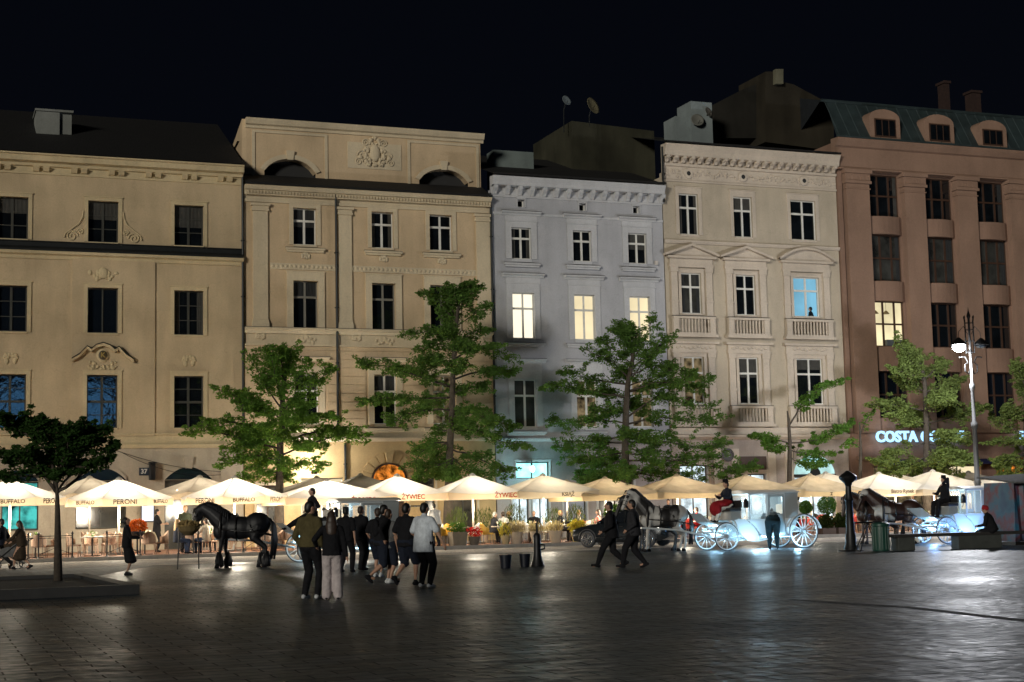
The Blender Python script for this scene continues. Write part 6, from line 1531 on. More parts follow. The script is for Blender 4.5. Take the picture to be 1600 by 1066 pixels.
# ================================================================== HORSES
def horse(label, px, py, hd, h, coat, maneM, headpose='down', feather=None, trot=0.0, z=0.0, loc=None, feath_len=.3, patches=None, blinkers=True, legm=None):
    """local frame: +x is where the horse faces; h = height at the withers"""
    if loc is None: loc = at(px, py)
    t = thing('horse', label, 'horse', (loc[0], loc[1], z), RAD(hd) - YAW); s = h/1.6
    mb = MB()
    mb.ell((.42, 0, 1.20), (.36, .27, .37), 16, 10); mb.ell((0, 0, 1.16), (.56, .30, .34), 18, 10); mb.ell((-.52, 0, 1.26), (.40, .30, .35), 16, 10); mb.ell((.30, 0, 1.40), (.28, .14, .2), 12, 8)
    mb.ell((.62, 0, 1.08), (.18, .22, .26), 12, 8); mb.ell((-.45, .12, 1.12), (.32, .18, .30), 12, 8); mb.ell((-.45, -.12, 1.12), (.32, .18, .30), 12, 8)
    if headpose == 'down': nk = [(.50, 0, 1.34), (.82, 0, 1.62), (1.05, 0, 1.76), (1.20, 0, 1.70)]; hd0 = Vector((1.22, 0, 1.66)); hdir = Vector((.20, 0, -1)).normalized()
    elif headpose == 'up': nk = [(.50, 0, 1.36), (.76, 0, 1.68), (.96, 0, 1.96), (1.08, 0, 2.04)]; hd0 = Vector((1.10, 0, 2.00)); hdir = Vector((.45, 0, -.9)).normalized()
    else: nk = [(.50, 0, 1.36), (.80, 0, 1.62), (1.02, 0, 1.84), (1.16, 0, 1.86)]; hd0 = Vector((1.18, 0, 1.82)); hdir = Vector((.38, 0, -.9)).normalized()
    rr = [.30, .23, .175, .13]
    for i in range(3):
        mb.caps(nk[i], rr[i], nk[i+1], rr[i+1]); a = Vector(nk[i]); b = Vector(nk[i+1]); mb.ell(a.lerp(b, .5), (rr[i]*.9, rr[i]*.62, rr[i]*1.0), 12, 8)
    fw = Vector((0, 1, 0)).cross(hdir) * -1
    if fw.x < 0: fw = -fw
    mb.caps(hd0, .115, hd0+hdir*.30, .085); mb.caps(hd0+hdir*.28, .085, hd0+hdir*.56, .062); mb.ell(hd0+hdir*.14-fw*.06, (.11, .07, .13), 10, 8); mb.ell(hd0+hdir*.58, (.065, .06, .07), 10, 8)
    for sg in (-1, 1): e0 = hd0+Vector((-.04, sg*.065, .07)); mb.caps(e0, .034, e0+Vector((.02, sg*.02, .15)), .008, 8)
    legs4 = []
    for sg in (-1, 1):
        o = trot*sg
        K = Vector((.50+o*.10, sg*.16, .55)); F = Vector((.50+o*.22, sg*.16, .16)); HF = Vector((.54+o*.24, sg*.16, .05))
        mb.caps((.46, sg*.17, 1.08), .14, (.48+o*.05, sg*.17, .80), .085); mb.caps((.48+o*.05, sg*.17, .80), .08, K, .058); mb.caps(K, .056, F, .040); mb.caps(F, .048, HF, .055); legs4.append((F, HF))
        o = -trot*sg
        ST = Vector((-.42+o*.04, sg*.17, .86)); HK = Vector((-.74+o*.10, sg*.17, .58)); F = Vector((-.68+o*.22, sg*.17, .16)); HF = Vector((-.63+o*.24, sg*.17, .05))
        mb.caps((-.56, sg*.14, 1.16), .20, ST, .13); mb.caps(ST, .125, HK, .065); mb.caps(HK, .060, F, .043); mb.caps(F, .05, HF, .057); legs4.append((F, HF))
    mb.xf(Matrix.Scale(s, 4)); body = vox(mb, 'body', coat, t, .026, 4)
    for F, HF in legs4:
        mb = MB(); mb.lathe([(.078, -.05), (.06, .03), (.05, .05)], tuple(HF), 12); mb.xf(Matrix.Scale(s, 4)); build(mb, 'hoof', C_BLACK, t, smooth=True)
        if feather:
            mb = MB(); R = random.Random(int(F.x*100)+int(F.y*100))
            for k in range(34):
                a = R.uniform(0, 6.28); q = F+Vector((math.cos(a)*.04-.02, math.sin(a)*.04, R.uniform(.0, feath_len*.9))); e_ = Vector((F.x+math.cos(a)*.10-.03, F.y+math.sin(a)*.09, R.uniform(.01, .07)))
                mb.tube([q+Vector((0, 0, .05)), q.lerp(e_, .6)+Vector((math.cos(a)*.03, math.sin(a)*.03, 0)), e_], [.026, .034, .008], 5)
            mb.xf(Matrix.Scale(s, 4)); build(mb, 'feathering', feather, t, smooth=True)
    mb = MB(); R = random.Random(5)
    for k in range(16):
        j = R.uniform(-.05, .05); mb.tube([(-.86, j, 1.42), (-.99+j*.5, j*1.4, 1.22), (-1.02+j, j*2, .80), (-.96+R.uniform(-.08, .08), j*2.6, .22)], [.03, .045, .045, .012], 5)
    mb.xf(Matrix.Scale(s, 4)); build(mb, 'tail', maneM, t, smooth=True)
    mb = MB()
    for k in range(34):
        f = k/33; i = min(2, int(f*3)); u = f*3-i; p = Vector(nk[i]).lerp(Vector(nk[i+1]), u); r_ = rr[i]*(1-u)+rr[i+1]*u; tz = r_*.95
        c_ = p+Vector((-.10*(1-f)-.06, 0, tz)); sg = 1 if k % 2 else -1
        mb.tube([c_+Vector((0, 0, .02)), c_+Vector((-.05, sg*(r_*.65), -.06)), c_+Vector((-.06, sg*(r_*.8), -.28-R.uniform(0, .12)))], [.03, .03, .008], 5)
    q = hd0+Vector((0, 0, .1)); mb.tube([q, q+fw*.12+hdir*.05, q+fw*.13+hdir*.22], [.03, .03, .008], 5)
    mb.xf(Matrix.Scale(s, 4)); build(mb, 'mane', maneM, t, smooth=True)
    # harness
    mb = MB(); HL = mat('harness_leather', (.012, .010, .010), .35)
    mb.tube([(.50+.03*math.sin(a)+.10*math.cos(a)*0, .33*math.sin(a)*.95, 1.20+.46*math.cos(a)) for a in [2*math.pi*k/20 for k in range(21)]], .045, 7, cap=False)
    mb.tube([(.08, .335*math.sin(a), 1.18+.385*math.cos(a)) for a in [2*math.pi*k/20 for k in range(21)]], .025, 6, cap=False)
    for sg in (-1, 1):
        mb.tube([(.52, sg*.30, 1.12), (.1, sg*.33, 1.08), (-.5, sg*.34, 1.02), (-1.0, sg*.32, .92)], .018, 5); mb.tube([(-.35, sg*.31, 1.25), (-.42, sg*.345, 1.05), (-.62, sg*.325, 1.08)], .02, 5)
    mb.xf(Matrix.Scale(s, 4)); hn = build(mb, 'harness', HL, t, smooth=True)
    mb = MB()
    for a_, b_, w in ((.02, .0, .125), (.28, .0, .094), (.42, 0, .084)):
        c_ = hd0+hdir*a_; ax = Vector((0, 1, 0)); mb.tube([c_+fw*(w*math.cos(k*math.pi/6))+ax*(w*math.sin(k*math.pi/6)) for k in range(13)], .012, 5, cap=False)
    for sg in (-1, 1): mb.tube([hd0+Vector((0, sg*.118, 0)), hd0+hdir*.28+Vector((0, sg*.092, 0)), hd0+hdir*.42+Vector((0, sg*.082, 0))], .011, 5)
    if blinkers:
        for sg in (-1, 1): c_ = hd0+hdir*.12+fw*.04; mb.ell(c_+Vector((0, sg*.125, 0)), (.06, .012, .055), 10, 6)
    mb.xf(Matrix.Scale(s, 4)); build(mb, 'bridle', HL, t, smooth=True)
    # brass studs and plates on the harness catch the light
    mb = MB()
    for sg in (-1, 1):
        for k in range(9): mb.ell((-.36-.045*(k % 3), sg*.35, 1.24-.06*(k//3)-.04), (.012, .006, .012), 6, 4)
        for k in range(8): mb.ell((.08, sg*.352*1.0, 1.30-.04*k), (.010, .006, .010), 6, 4)
        for k in range(6): mb.ell((.53, sg*(.31), 1.30-.05*k), (.012, .008, .012), 6, 4)
    mb.xf(Matrix.Scale(s, 4)); build(mb, 'studs', mat('stud_metal', (.6, .6, .55), .25, metal=1), t, smooth=True)
    return t
K_BLACK = mat('coat_black', (.006, .006, .008), .55); K_BROWN = mat('coat_brown', (.035, .016, .009), .45, var=.3, vscale=2)
def pinto(name, dark, light, thr, sc, seedv):
    m = bpy.data.materials.new(name); m.use_nodes = True; n = m.node_tree; b = n.nodes['Principled BSDF']; b.inputs['Roughness'].default_value = .5
    t = n.nodes.new('ShaderNodeTexCoord'); mp = n.nodes.new('ShaderNodeMapping'); mp.inputs['Location'].default_value = (seedv, 0, 0); n.links.new(t.outputs['Object'], mp.inputs[0])
    nz = n.nodes.new('ShaderNodeTexNoise'); nz.inputs['Scale'].default_value = sc; nz.inputs['Detail'].default_value = 1.5; n.links.new(mp.outputs[0], nz.inputs['Vector'])
    sp = n.nodes.new('ShaderNodeSeparateXYZ'); n.links.new(t.outputs['Object'], sp.inputs[0])
    # white stockings and rump: the mask also rises towards the feet and the rear
    a = n.nodes.new('ShaderNodeMapRange'); a.inputs[1].default_value = .85; a.inputs[2].default_value = .55; a.inputs[3].default_value = 0; a.inputs[4].default_value = .5; n.links.new(sp.outputs[2], a.inputs[0])
    r = n.nodes.new('ShaderNodeMapRange'); r.inputs[1].default_value = -.45; r.inputs[2].default_value = -.75; r.inputs[3].default_value = 0; r.inputs[4].default_value = thr; n.links.new(sp.outputs[0], r.inputs[0])
    s1 = n.nodes.new('ShaderNodeMath'); s1.operation = 'ADD'; n.links.new(nz.outputs[0], s1.inputs[0]); n.links.new(a.outputs[0], s1.inputs[1])
    s2 = n.nodes.new('ShaderNodeMath'); s2.operation = 'ADD'; n.links.new(s1.outputs[0], s2.inputs[0]); n.links.new(r.outputs[0], s2.inputs[1])
    c = n.nodes.new('ShaderNodeValToRGB'); c.color_ramp.elements[0].position = .52; c.color_ramp.elements[0].color = (*dark, 1); c.color_ramp.elements[1].position = .57; c.color_ramp.elements[1].color = (*light, 1)
    n.links.new(s2.outputs[0], c.inputs[0]); n.links.new(c.outputs[0], b.inputs['Base Color']); return m
K_PINTO = pinto('coat_black_white', (.012, .011, .011), (.38, .37, .35), .30, 1.3, 2.3); K_BAY = pinto('coat_bay_white', (.030, .012, .008), (.42, .40, .37), -.1, 1.0, 6.1)
g1 = at(375, 887)
horse('black shaggy-footed horse standing side-on before the lettered sunshades', 0, 0, 180, 1.66, K_BLACK, K_BLACK, 'down', feather=K_BLACK, trot=.45, loc=(g1[0], g1[1]))
c = S(314, 822, g1[1]); t = thing('hay_bag', 'hay heaped in a bag under the black horse muzzle', 'hay bag', (c.x-.35, g1[1]+.1, c.z))
R = random.Random(9); mb = MB(); leaves(mb, (0, 0, .0), (.34, .28, .16), 600, .16, R, up=False); build(mb, 'hay', mat('hay', (.30, .21, .08), .9), t, fix=False)
mb = MB(); mb.lathe([(.1, -.28), (.28, -.15), (.33, 0), (.30, .0), (.2, -.14)], (0, 0, 0), 16); build(mb, 'bag', mat('sack', (.14, .10, .04), .9), t)
mb = MB()
for sg in (-1, 1): mb.tube([(sg*.28, 0, -.1), (sg*.32, .1, -c.z+.0)], .02, 6)
build(mb, 'stand', M_IRON, t)
gp = G(1040, 862); horse('black and white horse harnessed to the white coach', 0, 0, 180, 1.62, K_PINTO, K_BLACK, 'up', trot=.3, loc=(gp.x, gp.y+.2))
horse('second horse of the pair beyond the black and white one', 0, 0, 180, 1.58, K_BLACK, K_BLACK, 'mid', trot=-.2, loc=(gp.x+.2, gp.y+1.15))
gy_ = -21.2; gr = Vector((S(1402, 840, gy_).x, gy_, 0)); horse('brown horse with white stockings between the bin and the right carriage', 0, 0, 180, 1.62, K_BAY, K_BLACK, 'mid', trot=.12, loc=(gr.x, gr.y), feather=C_CREAM, feath_len=.15)
horse('second brown horse with a white blaze beside the short lamp post', 0, 0, 187, 1.60, K_BROWN, K_BLACK, 'down', trot=-.12, loc=(S(1372, 840, gy_+1.2).x, gy_+1.2))
# ================================================================== WHITE COACHES
M_CW = mat('coach_white', (.62, .64, .64), .28, coat=.5); M_CG = mat('coach_grey', (.32, .34, .34), .3, coat=.4); M_CGL = mat('coach_glass', (.85, .92, .95), .05, alpha=.22); M_TYRE = mat('tyre', (.03, .03, .035), .6); M_LEATH = mat('coach_leather', (.02, .018, .018), .5); M_UPH = mat('upholstery', (.55, .42, .32), .7)
LED = emit('led_blue', (.35, .75, 1.0), 9.0)
def coach(label, x, y, rz, led=300, ledc=(.38, .72, 1.0), inner=40):
    """closed wedding coach; local +x is the travel direction, near side is +y after turning"""
    t = thing('coach', label, 'carriage', (x, y, 0), rz, 'white coaches')
    def wheel(cx, cyy, r, ns):
        w_ = thing('wheel', None, None, (cx, cyy, r)); w_.parent = t
        del_ = None
        mb = MB(); N = 28; mb.tube([(r*.985*math.cos(2*math.pi*k/N), 0, r*.985*math.sin(2*math.pi*k/N)) for k in range(N+1)], .020, 6, cap=False); build(mb, 'tyre', M_TYRE, w_, smooth=True)
        mb = MB(); mb.tube([(r*.925*math.cos(2*math.pi*k/N), 0, r*.925*math.sin(2*math.pi*k/N)) for k in range(N+1)], .026, 6, cap=False); build(mb, 'rim', M_CW, w_, smooth=True)
        mb = MB()
        for k in range(ns): a = 2*math.pi*k/ns; mb.tube([(.05*math.cos(a), 0, .05*math.sin(a)), (r*.92*math.cos(a), 0, r*.92*math.sin(a))], [.019, .013], 6)
        build(mb, 'spokes', M_CW, w_, smooth=True)
        mb = MB(); mb.tube([(0, -.10, 0), (0, -.05, 0), (0, .05, 0), (0, .12, 0)], [.045, .07, .07, .03], 12); build(mb, 'hub', M_CG, w_)
    for sg in (-1, 1): wheel(1.62, sg*.68, .48, 12); wheel(-1.50, sg*.78, .60, 14)
    mb = MB(); mb.box(-1.54, -1.46, -.72, .72, .56, .64); mb.box(1.58, 1.66, -.62, .62, .44, .52); build(mb, 'axle', M_CW, t)
    mb = MB()     # perch and sweeping springs
    for sg in (-.32, .32):
        mb.tube([(1.62, sg, .55), (1.15, sg, .50), (.6, sg, .36), (-.3, sg, .36), (-.9, sg, .45), (-1.5, sg, .62)], .035, 7)
        mb.tube([(-1.9, sg, .75), (-1.5, sg, .66), (-1.1, sg, .75)], .025, 6); mb.tube([(1.2, sg, .70), (1.62, sg, .56), (2.05, sg, .70)], .025, 6)
        mb.tube([(1.3, sg, .72), (1.62, sg, .86), (1.95, sg, .72)], .025, 6)
    mb.tube([(1.62+.34*math.cos(2*math.pi*k/20), .34*math.sin(2*math.pi*k/20), .78) for k in range(21)], .03, 6, cap=False)
    build(mb, 'undercarriage', M_CW, t, smooth=True)
    # cabin: rounded tub below, posts and glass above, domed roof
    def hull(xa, xb, za, zb, w0, w1, n=10, m=None, name='cabin_body'):
        pass
    mb = MB(); W = .62
    prof = [(-1.35, 1.02), (-1.30, .72), (-1.05, .52), (-.6, .44), (-.1, .44), (.25, .5), (.42, .62), (.55, .78), (.62, 1.02)]
    n = len(prof)
    for sg in (-1, 1):
        mb.add([(px_, sg*W*(.80+.20*(pz-.44)/.58), pz) for px_, pz in prof], [tuple(range(n)) if sg < 0 else tuple(range(n-1, -1, -1))])
    for (ax, az), (bx, bz) in zip(prof, prof[1:]):
        wa, wb = W*(.80+.20*(az-.44)/.58), W*(.80+.20*(bz-.44)/.58); mb.quad((ax, -wa, az), (ax, wa, az), (bx, wb, bz), (bx, -wb, bz))
    build(mb, 'cabin_tub', M_CW, t, auto=30)
    mb = MB()
    mb.box(-1.36, .63, -W-.012, -W+.03, .98, 1.06); mb.box(-1.36, .63, W-.03, W+.012, .98, 1.06); mb.box(-1.37, -1.33, -W, W, .98, 1.06); mb.box(.60, .64, -W, W, .98, 1.06); build(mb, 'waist_rail', M_CW, t)
    # upper structure
    mb = MB()
    mb.extr([(-1.35, 1.062), (-.86, 1.062), (-.86, 1.95), (-1.42, 1.95)], W-.03, W); mb.extr([(-1.35, 1.062), (-.86, 1.062), (-.86, 1.95), (-1.42, 1.95)], -W, -W+.03)
    mb.box(-1.42, -1.38, -W+.031, W-.031, 1.062, 1.95); build(mb, 'rear_quarter', M_CG, t)
    for sg in (-1, 1):
        ya_, yb_ = (W-.03, W) if sg > 0 else (-W, -W+.03)
        mb = MB()
        for xx in (-.86, -.12, .58): mb.box(xx, xx+.05, ya_, yb_, 1.062, 1.95)
        mb.box(-.809, -.121, ya_, yb_, 1.90, 1.95); mb.box(-.069, .579, ya_, yb_, 1.90, 1.95); build(mb, 'window_post', M_CW, t)
        mb = MB(); yd = W+.013 if sg > 0 else -W-.013
        mb.box(-.80, -.13, min(yd, yd+sg*.02), max(yd, yd+sg*.02), .56, 1.22)
        for q in ((-.80, -.72), (-.21, -.13)): mb.box(q[0], q[1], min(yd, yd+sg*.02), max(yd, yd+sg*.02), 1.221, 1.90)
        mb.box(-.719, -.211, min(yd, yd+sg*.02), max(yd, yd+sg*.02), 1.82, 1.90)
        dr = build(mb, 'door', M_CG, t); mb = MB(); mb.tube([(-.22, yd+sg*.02, 1.1), (-.22, yd+sg*.06, 1.1), (-.30, yd+sg*.06, 1.1)], .012, 5); build(mb, 'handle', M_STEEL, dr)
        mb = MB(); ym = (ya_+yb_)/2; mb.quad((-.81, ym, 1.07), (-.12, ym, 1.07), (-.12, ym, 1.9), (-.81, ym, 1.9)); mb.quad((-.07, ym, 1.07), (.58, ym, 1.07), (.58, ym, 1.9), (-.07, ym, 1.9)); build(mb, 'window_glass', M_CGL, t, fix=False)
    mb = MB(); mb.quad((.60, -W, 1.07), (.60, W, 1.07), (.60, W, 1.9), (.60, -W, 1.9)); build(mb, 'front_glass', M_CGL, t, fix=False)
    mb = MB(); N = 8
    for k in range(N):
        a0, a1 = -1+2*k/N, -1+2*(k+1)/N; z0_, z1_ = 1.97+.10*(1-a0*a0), 1.97+.10*(1-a1*a1); w = W+.06
        mb.add([(-1.50, a0*w, z0_), (-1.50, a1*w, z1_), (.70, a1*w, z1_), (.70, a0*w, z0_), (-1.50, a0*w, 1.951), (-1.50, a1*w, 1.951), (.70, a1*w, 1.951), (.70, a0*w, 1.951)],
               [(0, 3, 2, 1), (4, 5, 6, 7), (0, 1, 5, 4), (3, 7, 6, 2)] + ([(0, 4, 7, 3)] if k == 0 else []) + ([(1, 2, 6, 5)] if k == N-1 else []))
    build(mb, 'roof', M_CW, t, auto=25)
    mb = MB(); mb.box(-1.25, -.9, -.5, .5, .75, 1.05); mb.box(-1.32, -1.2, -.5, .5, 1.05, 1.55); mb.box(.2, .5, -.5, .5, .75, 1.02); build(mb, 'bench_seat', M_UPH, t, bevel=.04)
    # mudguards sweep over the wheels
    for sg in (-1, 1):
        for cx_, r_, a0, a1, w_ in ((1.62, .60, 5, 150, .20), (-1.50, .72, 20, 165, .20)):
            mb = MB(); N = 12; yc_ = sg*(.68 if cx_ > 0 else .78)
            for k in range(N):
                p = RAD(a0+(a1-a0)*k/N); q = RAD(a0+(a1-a0)*(k+1)/N)
                if cx_ > 0: p, q = math.pi-p, math.pi-q
                mb.quad((cx_+r_*math.cos(p), yc_-w_*.5, r_*math.sin(p)+.48), (cx_+r_*math.cos(p), yc_+w_*.5, r_*math.sin(p)+.48), (cx_+r_*math.cos(q), yc_+w_*.5, r_*math.sin(q)+.48), (cx_+r_*math.cos(q), yc_-w_*.5, r_*math.sin(q)+.48))
            if cx_ < 0: build(mb, 'mudguard', M_CW, t, fix=False)
        # large swan-shaped side panel between front wheel and cabin
        pts = [(1.28, 1.02), (1.05, 1.08), (.75, 1.02), (.45, .78), (.22, .46), (-.05, .36), (.3, .32), (.75, .34), (1.0, .50), (1.15, .72)]
        mb = MB(); mb.extr(pts, sg*.60-.02, sg*.60+.02); build(mb, 'side_panel', M_CW, t)
        mb = MB(); mb.tube([(1.28, sg*.64, 1.02), (1.12, sg*.64, .72), (.95, sg*.64, .50), (.72, sg*.64, .33), (.3, sg*.64, .30), (-.05, sg*.64, .34), (-.25, sg*.64, .5)], .028, 6); mb.tube([(.3, sg*.64, .30), (.3, sg*.64, .5)], .02, 5); build(mb, 'step_iron', M_CW, t, smooth=True)
    # driver's box and curved dashboard
    mb = MB(); mb.box(.86, 1.30, -.45, .45, 1.02, 1.34); build(mb, 'driver_box', M_CG, t, bevel=.03)
    mb = MB(); mb.box(.84, 1.32, -.47, .47, 1.342, 1.46); mb.box(.80, .88, -.47, .47, 1.461, 1.72); build(mb, 'driver_seat', M_LEATH, t, bevel=.03)
    mb = MB(); pr = [(1.30, .98), (1.75, .90), (2.10, 1.02), (2.45, 1.28), (2.50, 1.30), (2.15, .98), (1.75, .84), (1.30, .92)]
    mb.extr(pr, -.42, .42); build(mb, 'footboard', M_CW, t)
    mb = MB(); mb.tube([(2.0, 0, .5), (3.2, 0, .75), (4.6, 0, .85)], .035, 7); mb.tube([(2.05, -.55, .62), (2.05, .55, .62)], .03, 6); build(mb, 'pole', M_CW, t)
    for sg in (-1, 1):
        mb = MB(); mb.box(.72, .84, sg*.66-.06, sg*.66+.06, 1.45, 1.68); mb.lathe([(.09, 0), (.03, .1)], (.78, sg*.66, 1.68), 6); mb.tube([(.78, sg*.6, 1.3), (.78, sg*.66, 1.45)], .015, 5); build(mb, 'carriage_lamp', M_STEEL, t)
    # blue-white light strips under the coach and along the roof edge
    mb = MB(); mb.box(-1.2, .3, -.50, -.47, .405, .42); mb.box(-1.2, .3, .47, .50, .405, .42); mb.box(1.3, 1.95, -.3, .3, .66, .672); build(mb, 'light_strip', LED, t)
    if led:
        l = lamp('strip_light', (-.4, -.0, .34), led*.6, ledc, .15, t); l2 = lamp('strip_light', (1.65, 0, .62), led*.35, ledc, .12, t); l4 = lamp('strip_light', (.75, 1.15, .25), led*.22, ledc, .1, t); l5 = lamp('strip_light', (-1.0, 1.1, .2), led*.22, ledc, .1, t)
        l3 = lamp('cabin_light', (-.3, 0, 1.75), inner, (.65, .9, 1.0), .1, t)
    return t
# headings: local +x points left in the picture; near side is local +y
c1 = G(1132, 861); c2_ = G(1257, 858)
RZ = RAD(180) + RAD(3)
def coach_at(label, pxw, pyw, dy=.68, **k):
    g = G(pxw, pyw); return coach(label, g.x+1.62, g.y+dy, RZ, **k)
CO1 = coach_at('white coach with blue underlights in full view, the bending person at its door', 1133, 860.5, led=290, inner=70)
CO2 = coach_at('white coach hidden behind the standing group left of centre', 484, 880, led=35, ledc=(1, .9, .75), inner=12)
CO3 = coach_at('blue-lit white coach behind the bench at the right', 1477, 849.5, led=480, ledc=(.20, .45, 1.0), inner=30)
def driver(co, label, off=1.06, **k):
    loc = co.location; rz = co.rotation_euler.z; d = Vector((math.cos(rz), math.sin(rz), 0)); p = loc + d*off
    hd = math.degrees(rz + YAW) - 90
    return person(label, p.x, p.y, hd, 1.80, z=.94, hip=.63, seat=True, **k)
driver(CO2, 'coachman in black leaning with arms akimbo above the hidden coach', off=1.4, fat=1.2, feet=((-.14, .85, .12), (.14, .80, .12)), hands=((-.30, .10, .72), (.30, .1, .72)), lean=-.05)
def blanket(t, s, U, HM, wr):
    mb = MB(); mb.ell((0, .30, .66), (.30, .36, .14), 14, 8); mb.ell((0, .55, .50), (.28, .20, .26), 14, 8); mb.ell((0, .1, .72), (.28, .2, .12), 12, 8); vox(mb, 'blanket', C_RED, t, .025, 4)
driver(CO1, 'coachman in navy with a red blanket over the knees', feet=((-.14, .62, .02), (.14, .60, .02)), hands=((-.16, .40, .92), (.16, .40, .92)), lean=.12, top=C_NAVY, legs=C_WHITE, hat='top', extra=blanket)
driver(CO3, 'coachman in black with a flat-topped hat raising a hand to the face', feet=((-.14, .50, .0), (.14, .48, .0)), hands=((-.10, .18, 1.18), (.18, .35, .85)), lean=.02, hat='top')
# ================================================================== CAR
def car(label, x, y, rz):
    t = thing('parked_car', label, 'car', (x, y, 0), rz)
    PAINT = mat('car_paint', (.018, .022, .026), .22, metal=.5, coat=1.0); GLS = mat('car_glass', (.01, .012, .015), .04, spec=1.0)
    # stations along x (front = +x): (x, half width at sill, z low, z belt, half width belt)
    st = [(2.22, .62, .34, .60, .60), (2.10, .78, .26, .74, .76), (1.75, .86, .22, .84, .84), (1.35, .89, .20, .92, .87), (.85, .90, .20, .98, .88), (.0, .90, .20, 1.00, .88), (-.9, .90, .20, 1.02, .88), (-1.5, .89, .20, 1.05, .87), (-1.95, .86, .26, 1.06, .84), (-2.15, .78, .34, .98, .76), (-2.22, .66, .40, .80, .64)]
    mb = MB(); N = 10
    for (x_, w0, zl, zb, w1) in st:
        ring = [(-w0*.9, zl), (-w0, zl+.12), (-w0*1.005, (zl+zb)/2), (-w1*1.0, zb-.10), (-w1*.95, zb-.02), (-w1*.6, zb+.015), (w1*.6, zb+.015), (w1*.95, zb-.02), (w1, zb-.10), (w0*1.005, (zl+zb)/2), (w0, zl+.12), (w0*.9, zl)]
        mb.v += [(x_, a, b) for a, b in ring]
    n = 12
    for i in range(len(st)-1):
        for k in range(n): mb.f.append((i*n+k, i*n+(k+1) % n, (i+1)*n+(k+1) % n, (i+1)*n+k))
    mb.f.append(tuple(range(n-1, -1, -1))); e = (len(st)-1)*n; mb.f.append(tuple(e+k for k in range(n)))
    body = build(mb, 'body', PAINT, t, auto=35)
    # greenhouse
    g = [(.95, .97, .80), (.35, 1.36, .64), (-.30, 1.46, .62), (-1.05, 1.44, .60), (-1.60, 1.22, .66), (-1.95, 1.05, .74)]
    mb = MB(); o = []
    for x_, z_, w in g: mb.v += [(x_, -.82, 1.0), (x_, -w, z_), (x_, w, z_), (x_, .82, 1.0)]
    for i in range(len(g)-1):
        for k in range(3): mb.f.append((i*4+k, i*4+k+1, (i+1)*4+k+1, (i+1)*4+k))
    build(mb, 'windows', GLS, t, auto=30)
    mb = MB()
    for (xa, za, wa), (xb, zb, wb) in zip(g[1:], g[2:5]): mb.quad((xa, -wa-.0, za+.012), (xa, wa, za+.012), (xb, wb, zb+.012), (xb, -wb, zb+.012))
    for sg in (-1, 1):
        for i in range(len(g)-1): mb.tube([(g[i][0], sg*g[i][2], g[i][1]), (g[i+1][0], sg*g[i+1][2], g[i+1][1])], .035, 5)
        mb.tube([(-.35, sg*.83, 1.0), (-.32, sg*.62, 1.45)], .035, 5); mb.tube([(-1.25, sg*.83, 1.0), (-1.2, sg*.62, 1.38)], .04, 5)
    build(mb, 'roof', PAINT, t)
    for sx_ in (1.38, -1.37):
        for sg in (-1, 1):
            w_ = thing('wheel', None, None, (sx_, sg*.80, .335)); w_.parent = t
            mb = MB(); mb.tube([(0, -.11, 0), (0, -.09, 0), (0, .09, 0), (0, .11, 0)], [.30, .335, .335, .30], 28); build(mb, 'tyre', M_TYRE, w_, auto=40)
            mb = MB(); yo = sg*.115
            for k in range(10): a = 2*math.pi*k/10; mb.tube([(.03*math.cos(a), yo, .03*math.sin(a)), (.225*math.cos(a), yo, .225*math.sin(a))], [.02, .022], 5)
            mb.tube([(.235*math.cos(2*math.pi*k/24), yo, .235*math.sin(2*math.pi*k/24)) for k in range(25)], .018, 6, cap=False); build(mb, 'rim', mat('alloy', (.55, .55, .55), .25, metal=1), w_)
            mb = MB(); mb.tube([(sx_+.40*math.cos(math.pi*k/12), sg*.885, .33+.40*math.sin(math.pi*k/12)) for k in range(13)], .03, 6); build(mb, 'wheel_arch', M_TYRE, t)
    for sg in (-1, 1):
        mb = MB(); mb.ell((2.0, sg*.68, .68), (.16, .10, .06), 10, 6); build(mb, 'headlight', mat('headlight', (.5, .5, .5), .1), t, smooth=True)
        mb = MB(); mb.ell((-2.02, sg*.74, .86), (.15, .11, .06), 10, 6); build(mb, 'tail_light', emit('tail_red', (1, .02, .02), 2.2), t, smooth=True)
        mb = MB(); mb.ell((.75, sg*.98, 1.02), (.07, .08, .06), 8, 6); build(mb, 'mirror', PAINT, t, smooth=True)
        mb = MB(); mb.tube([(-.1, sg*.905, .84), (-.28, sg*.905, .84)], .012, 5); mb.tube([(-1.0, sg*.905, .86), (-1.18, sg*.905, .86)], .012, 5); build(mb, 'handle', mat('chrome', (.6, .6, .6), .15, metal=1), t)
        mb = MB(); mb.tube([(1.0, sg*.90, .42), (-1.0, sg*.90, .42)], .018, 5); build(mb, 'sill_strip', mat('chrome', (.6, .6, .6), .15, metal=1), t)
    mb = MB(); mb.box(-2.26, -2.21, -.26, .26, .56, .67); build(mb, 'number_plate', C_WHITE, t)
    mb = MB(); mb.box(2.14, 2.235, -.5, .5, .36, .50); build(mb, 'grille', M_TYRE, t)
    return t
gf = G(935, 855); gr_ = G(1015, 855.6)
CR_ = car('dark parked car between the striding men and the terrace', S(978, 850, -13.6).x, -13.6, RAD(132)); CR_.scale = (.93, .96, .98)
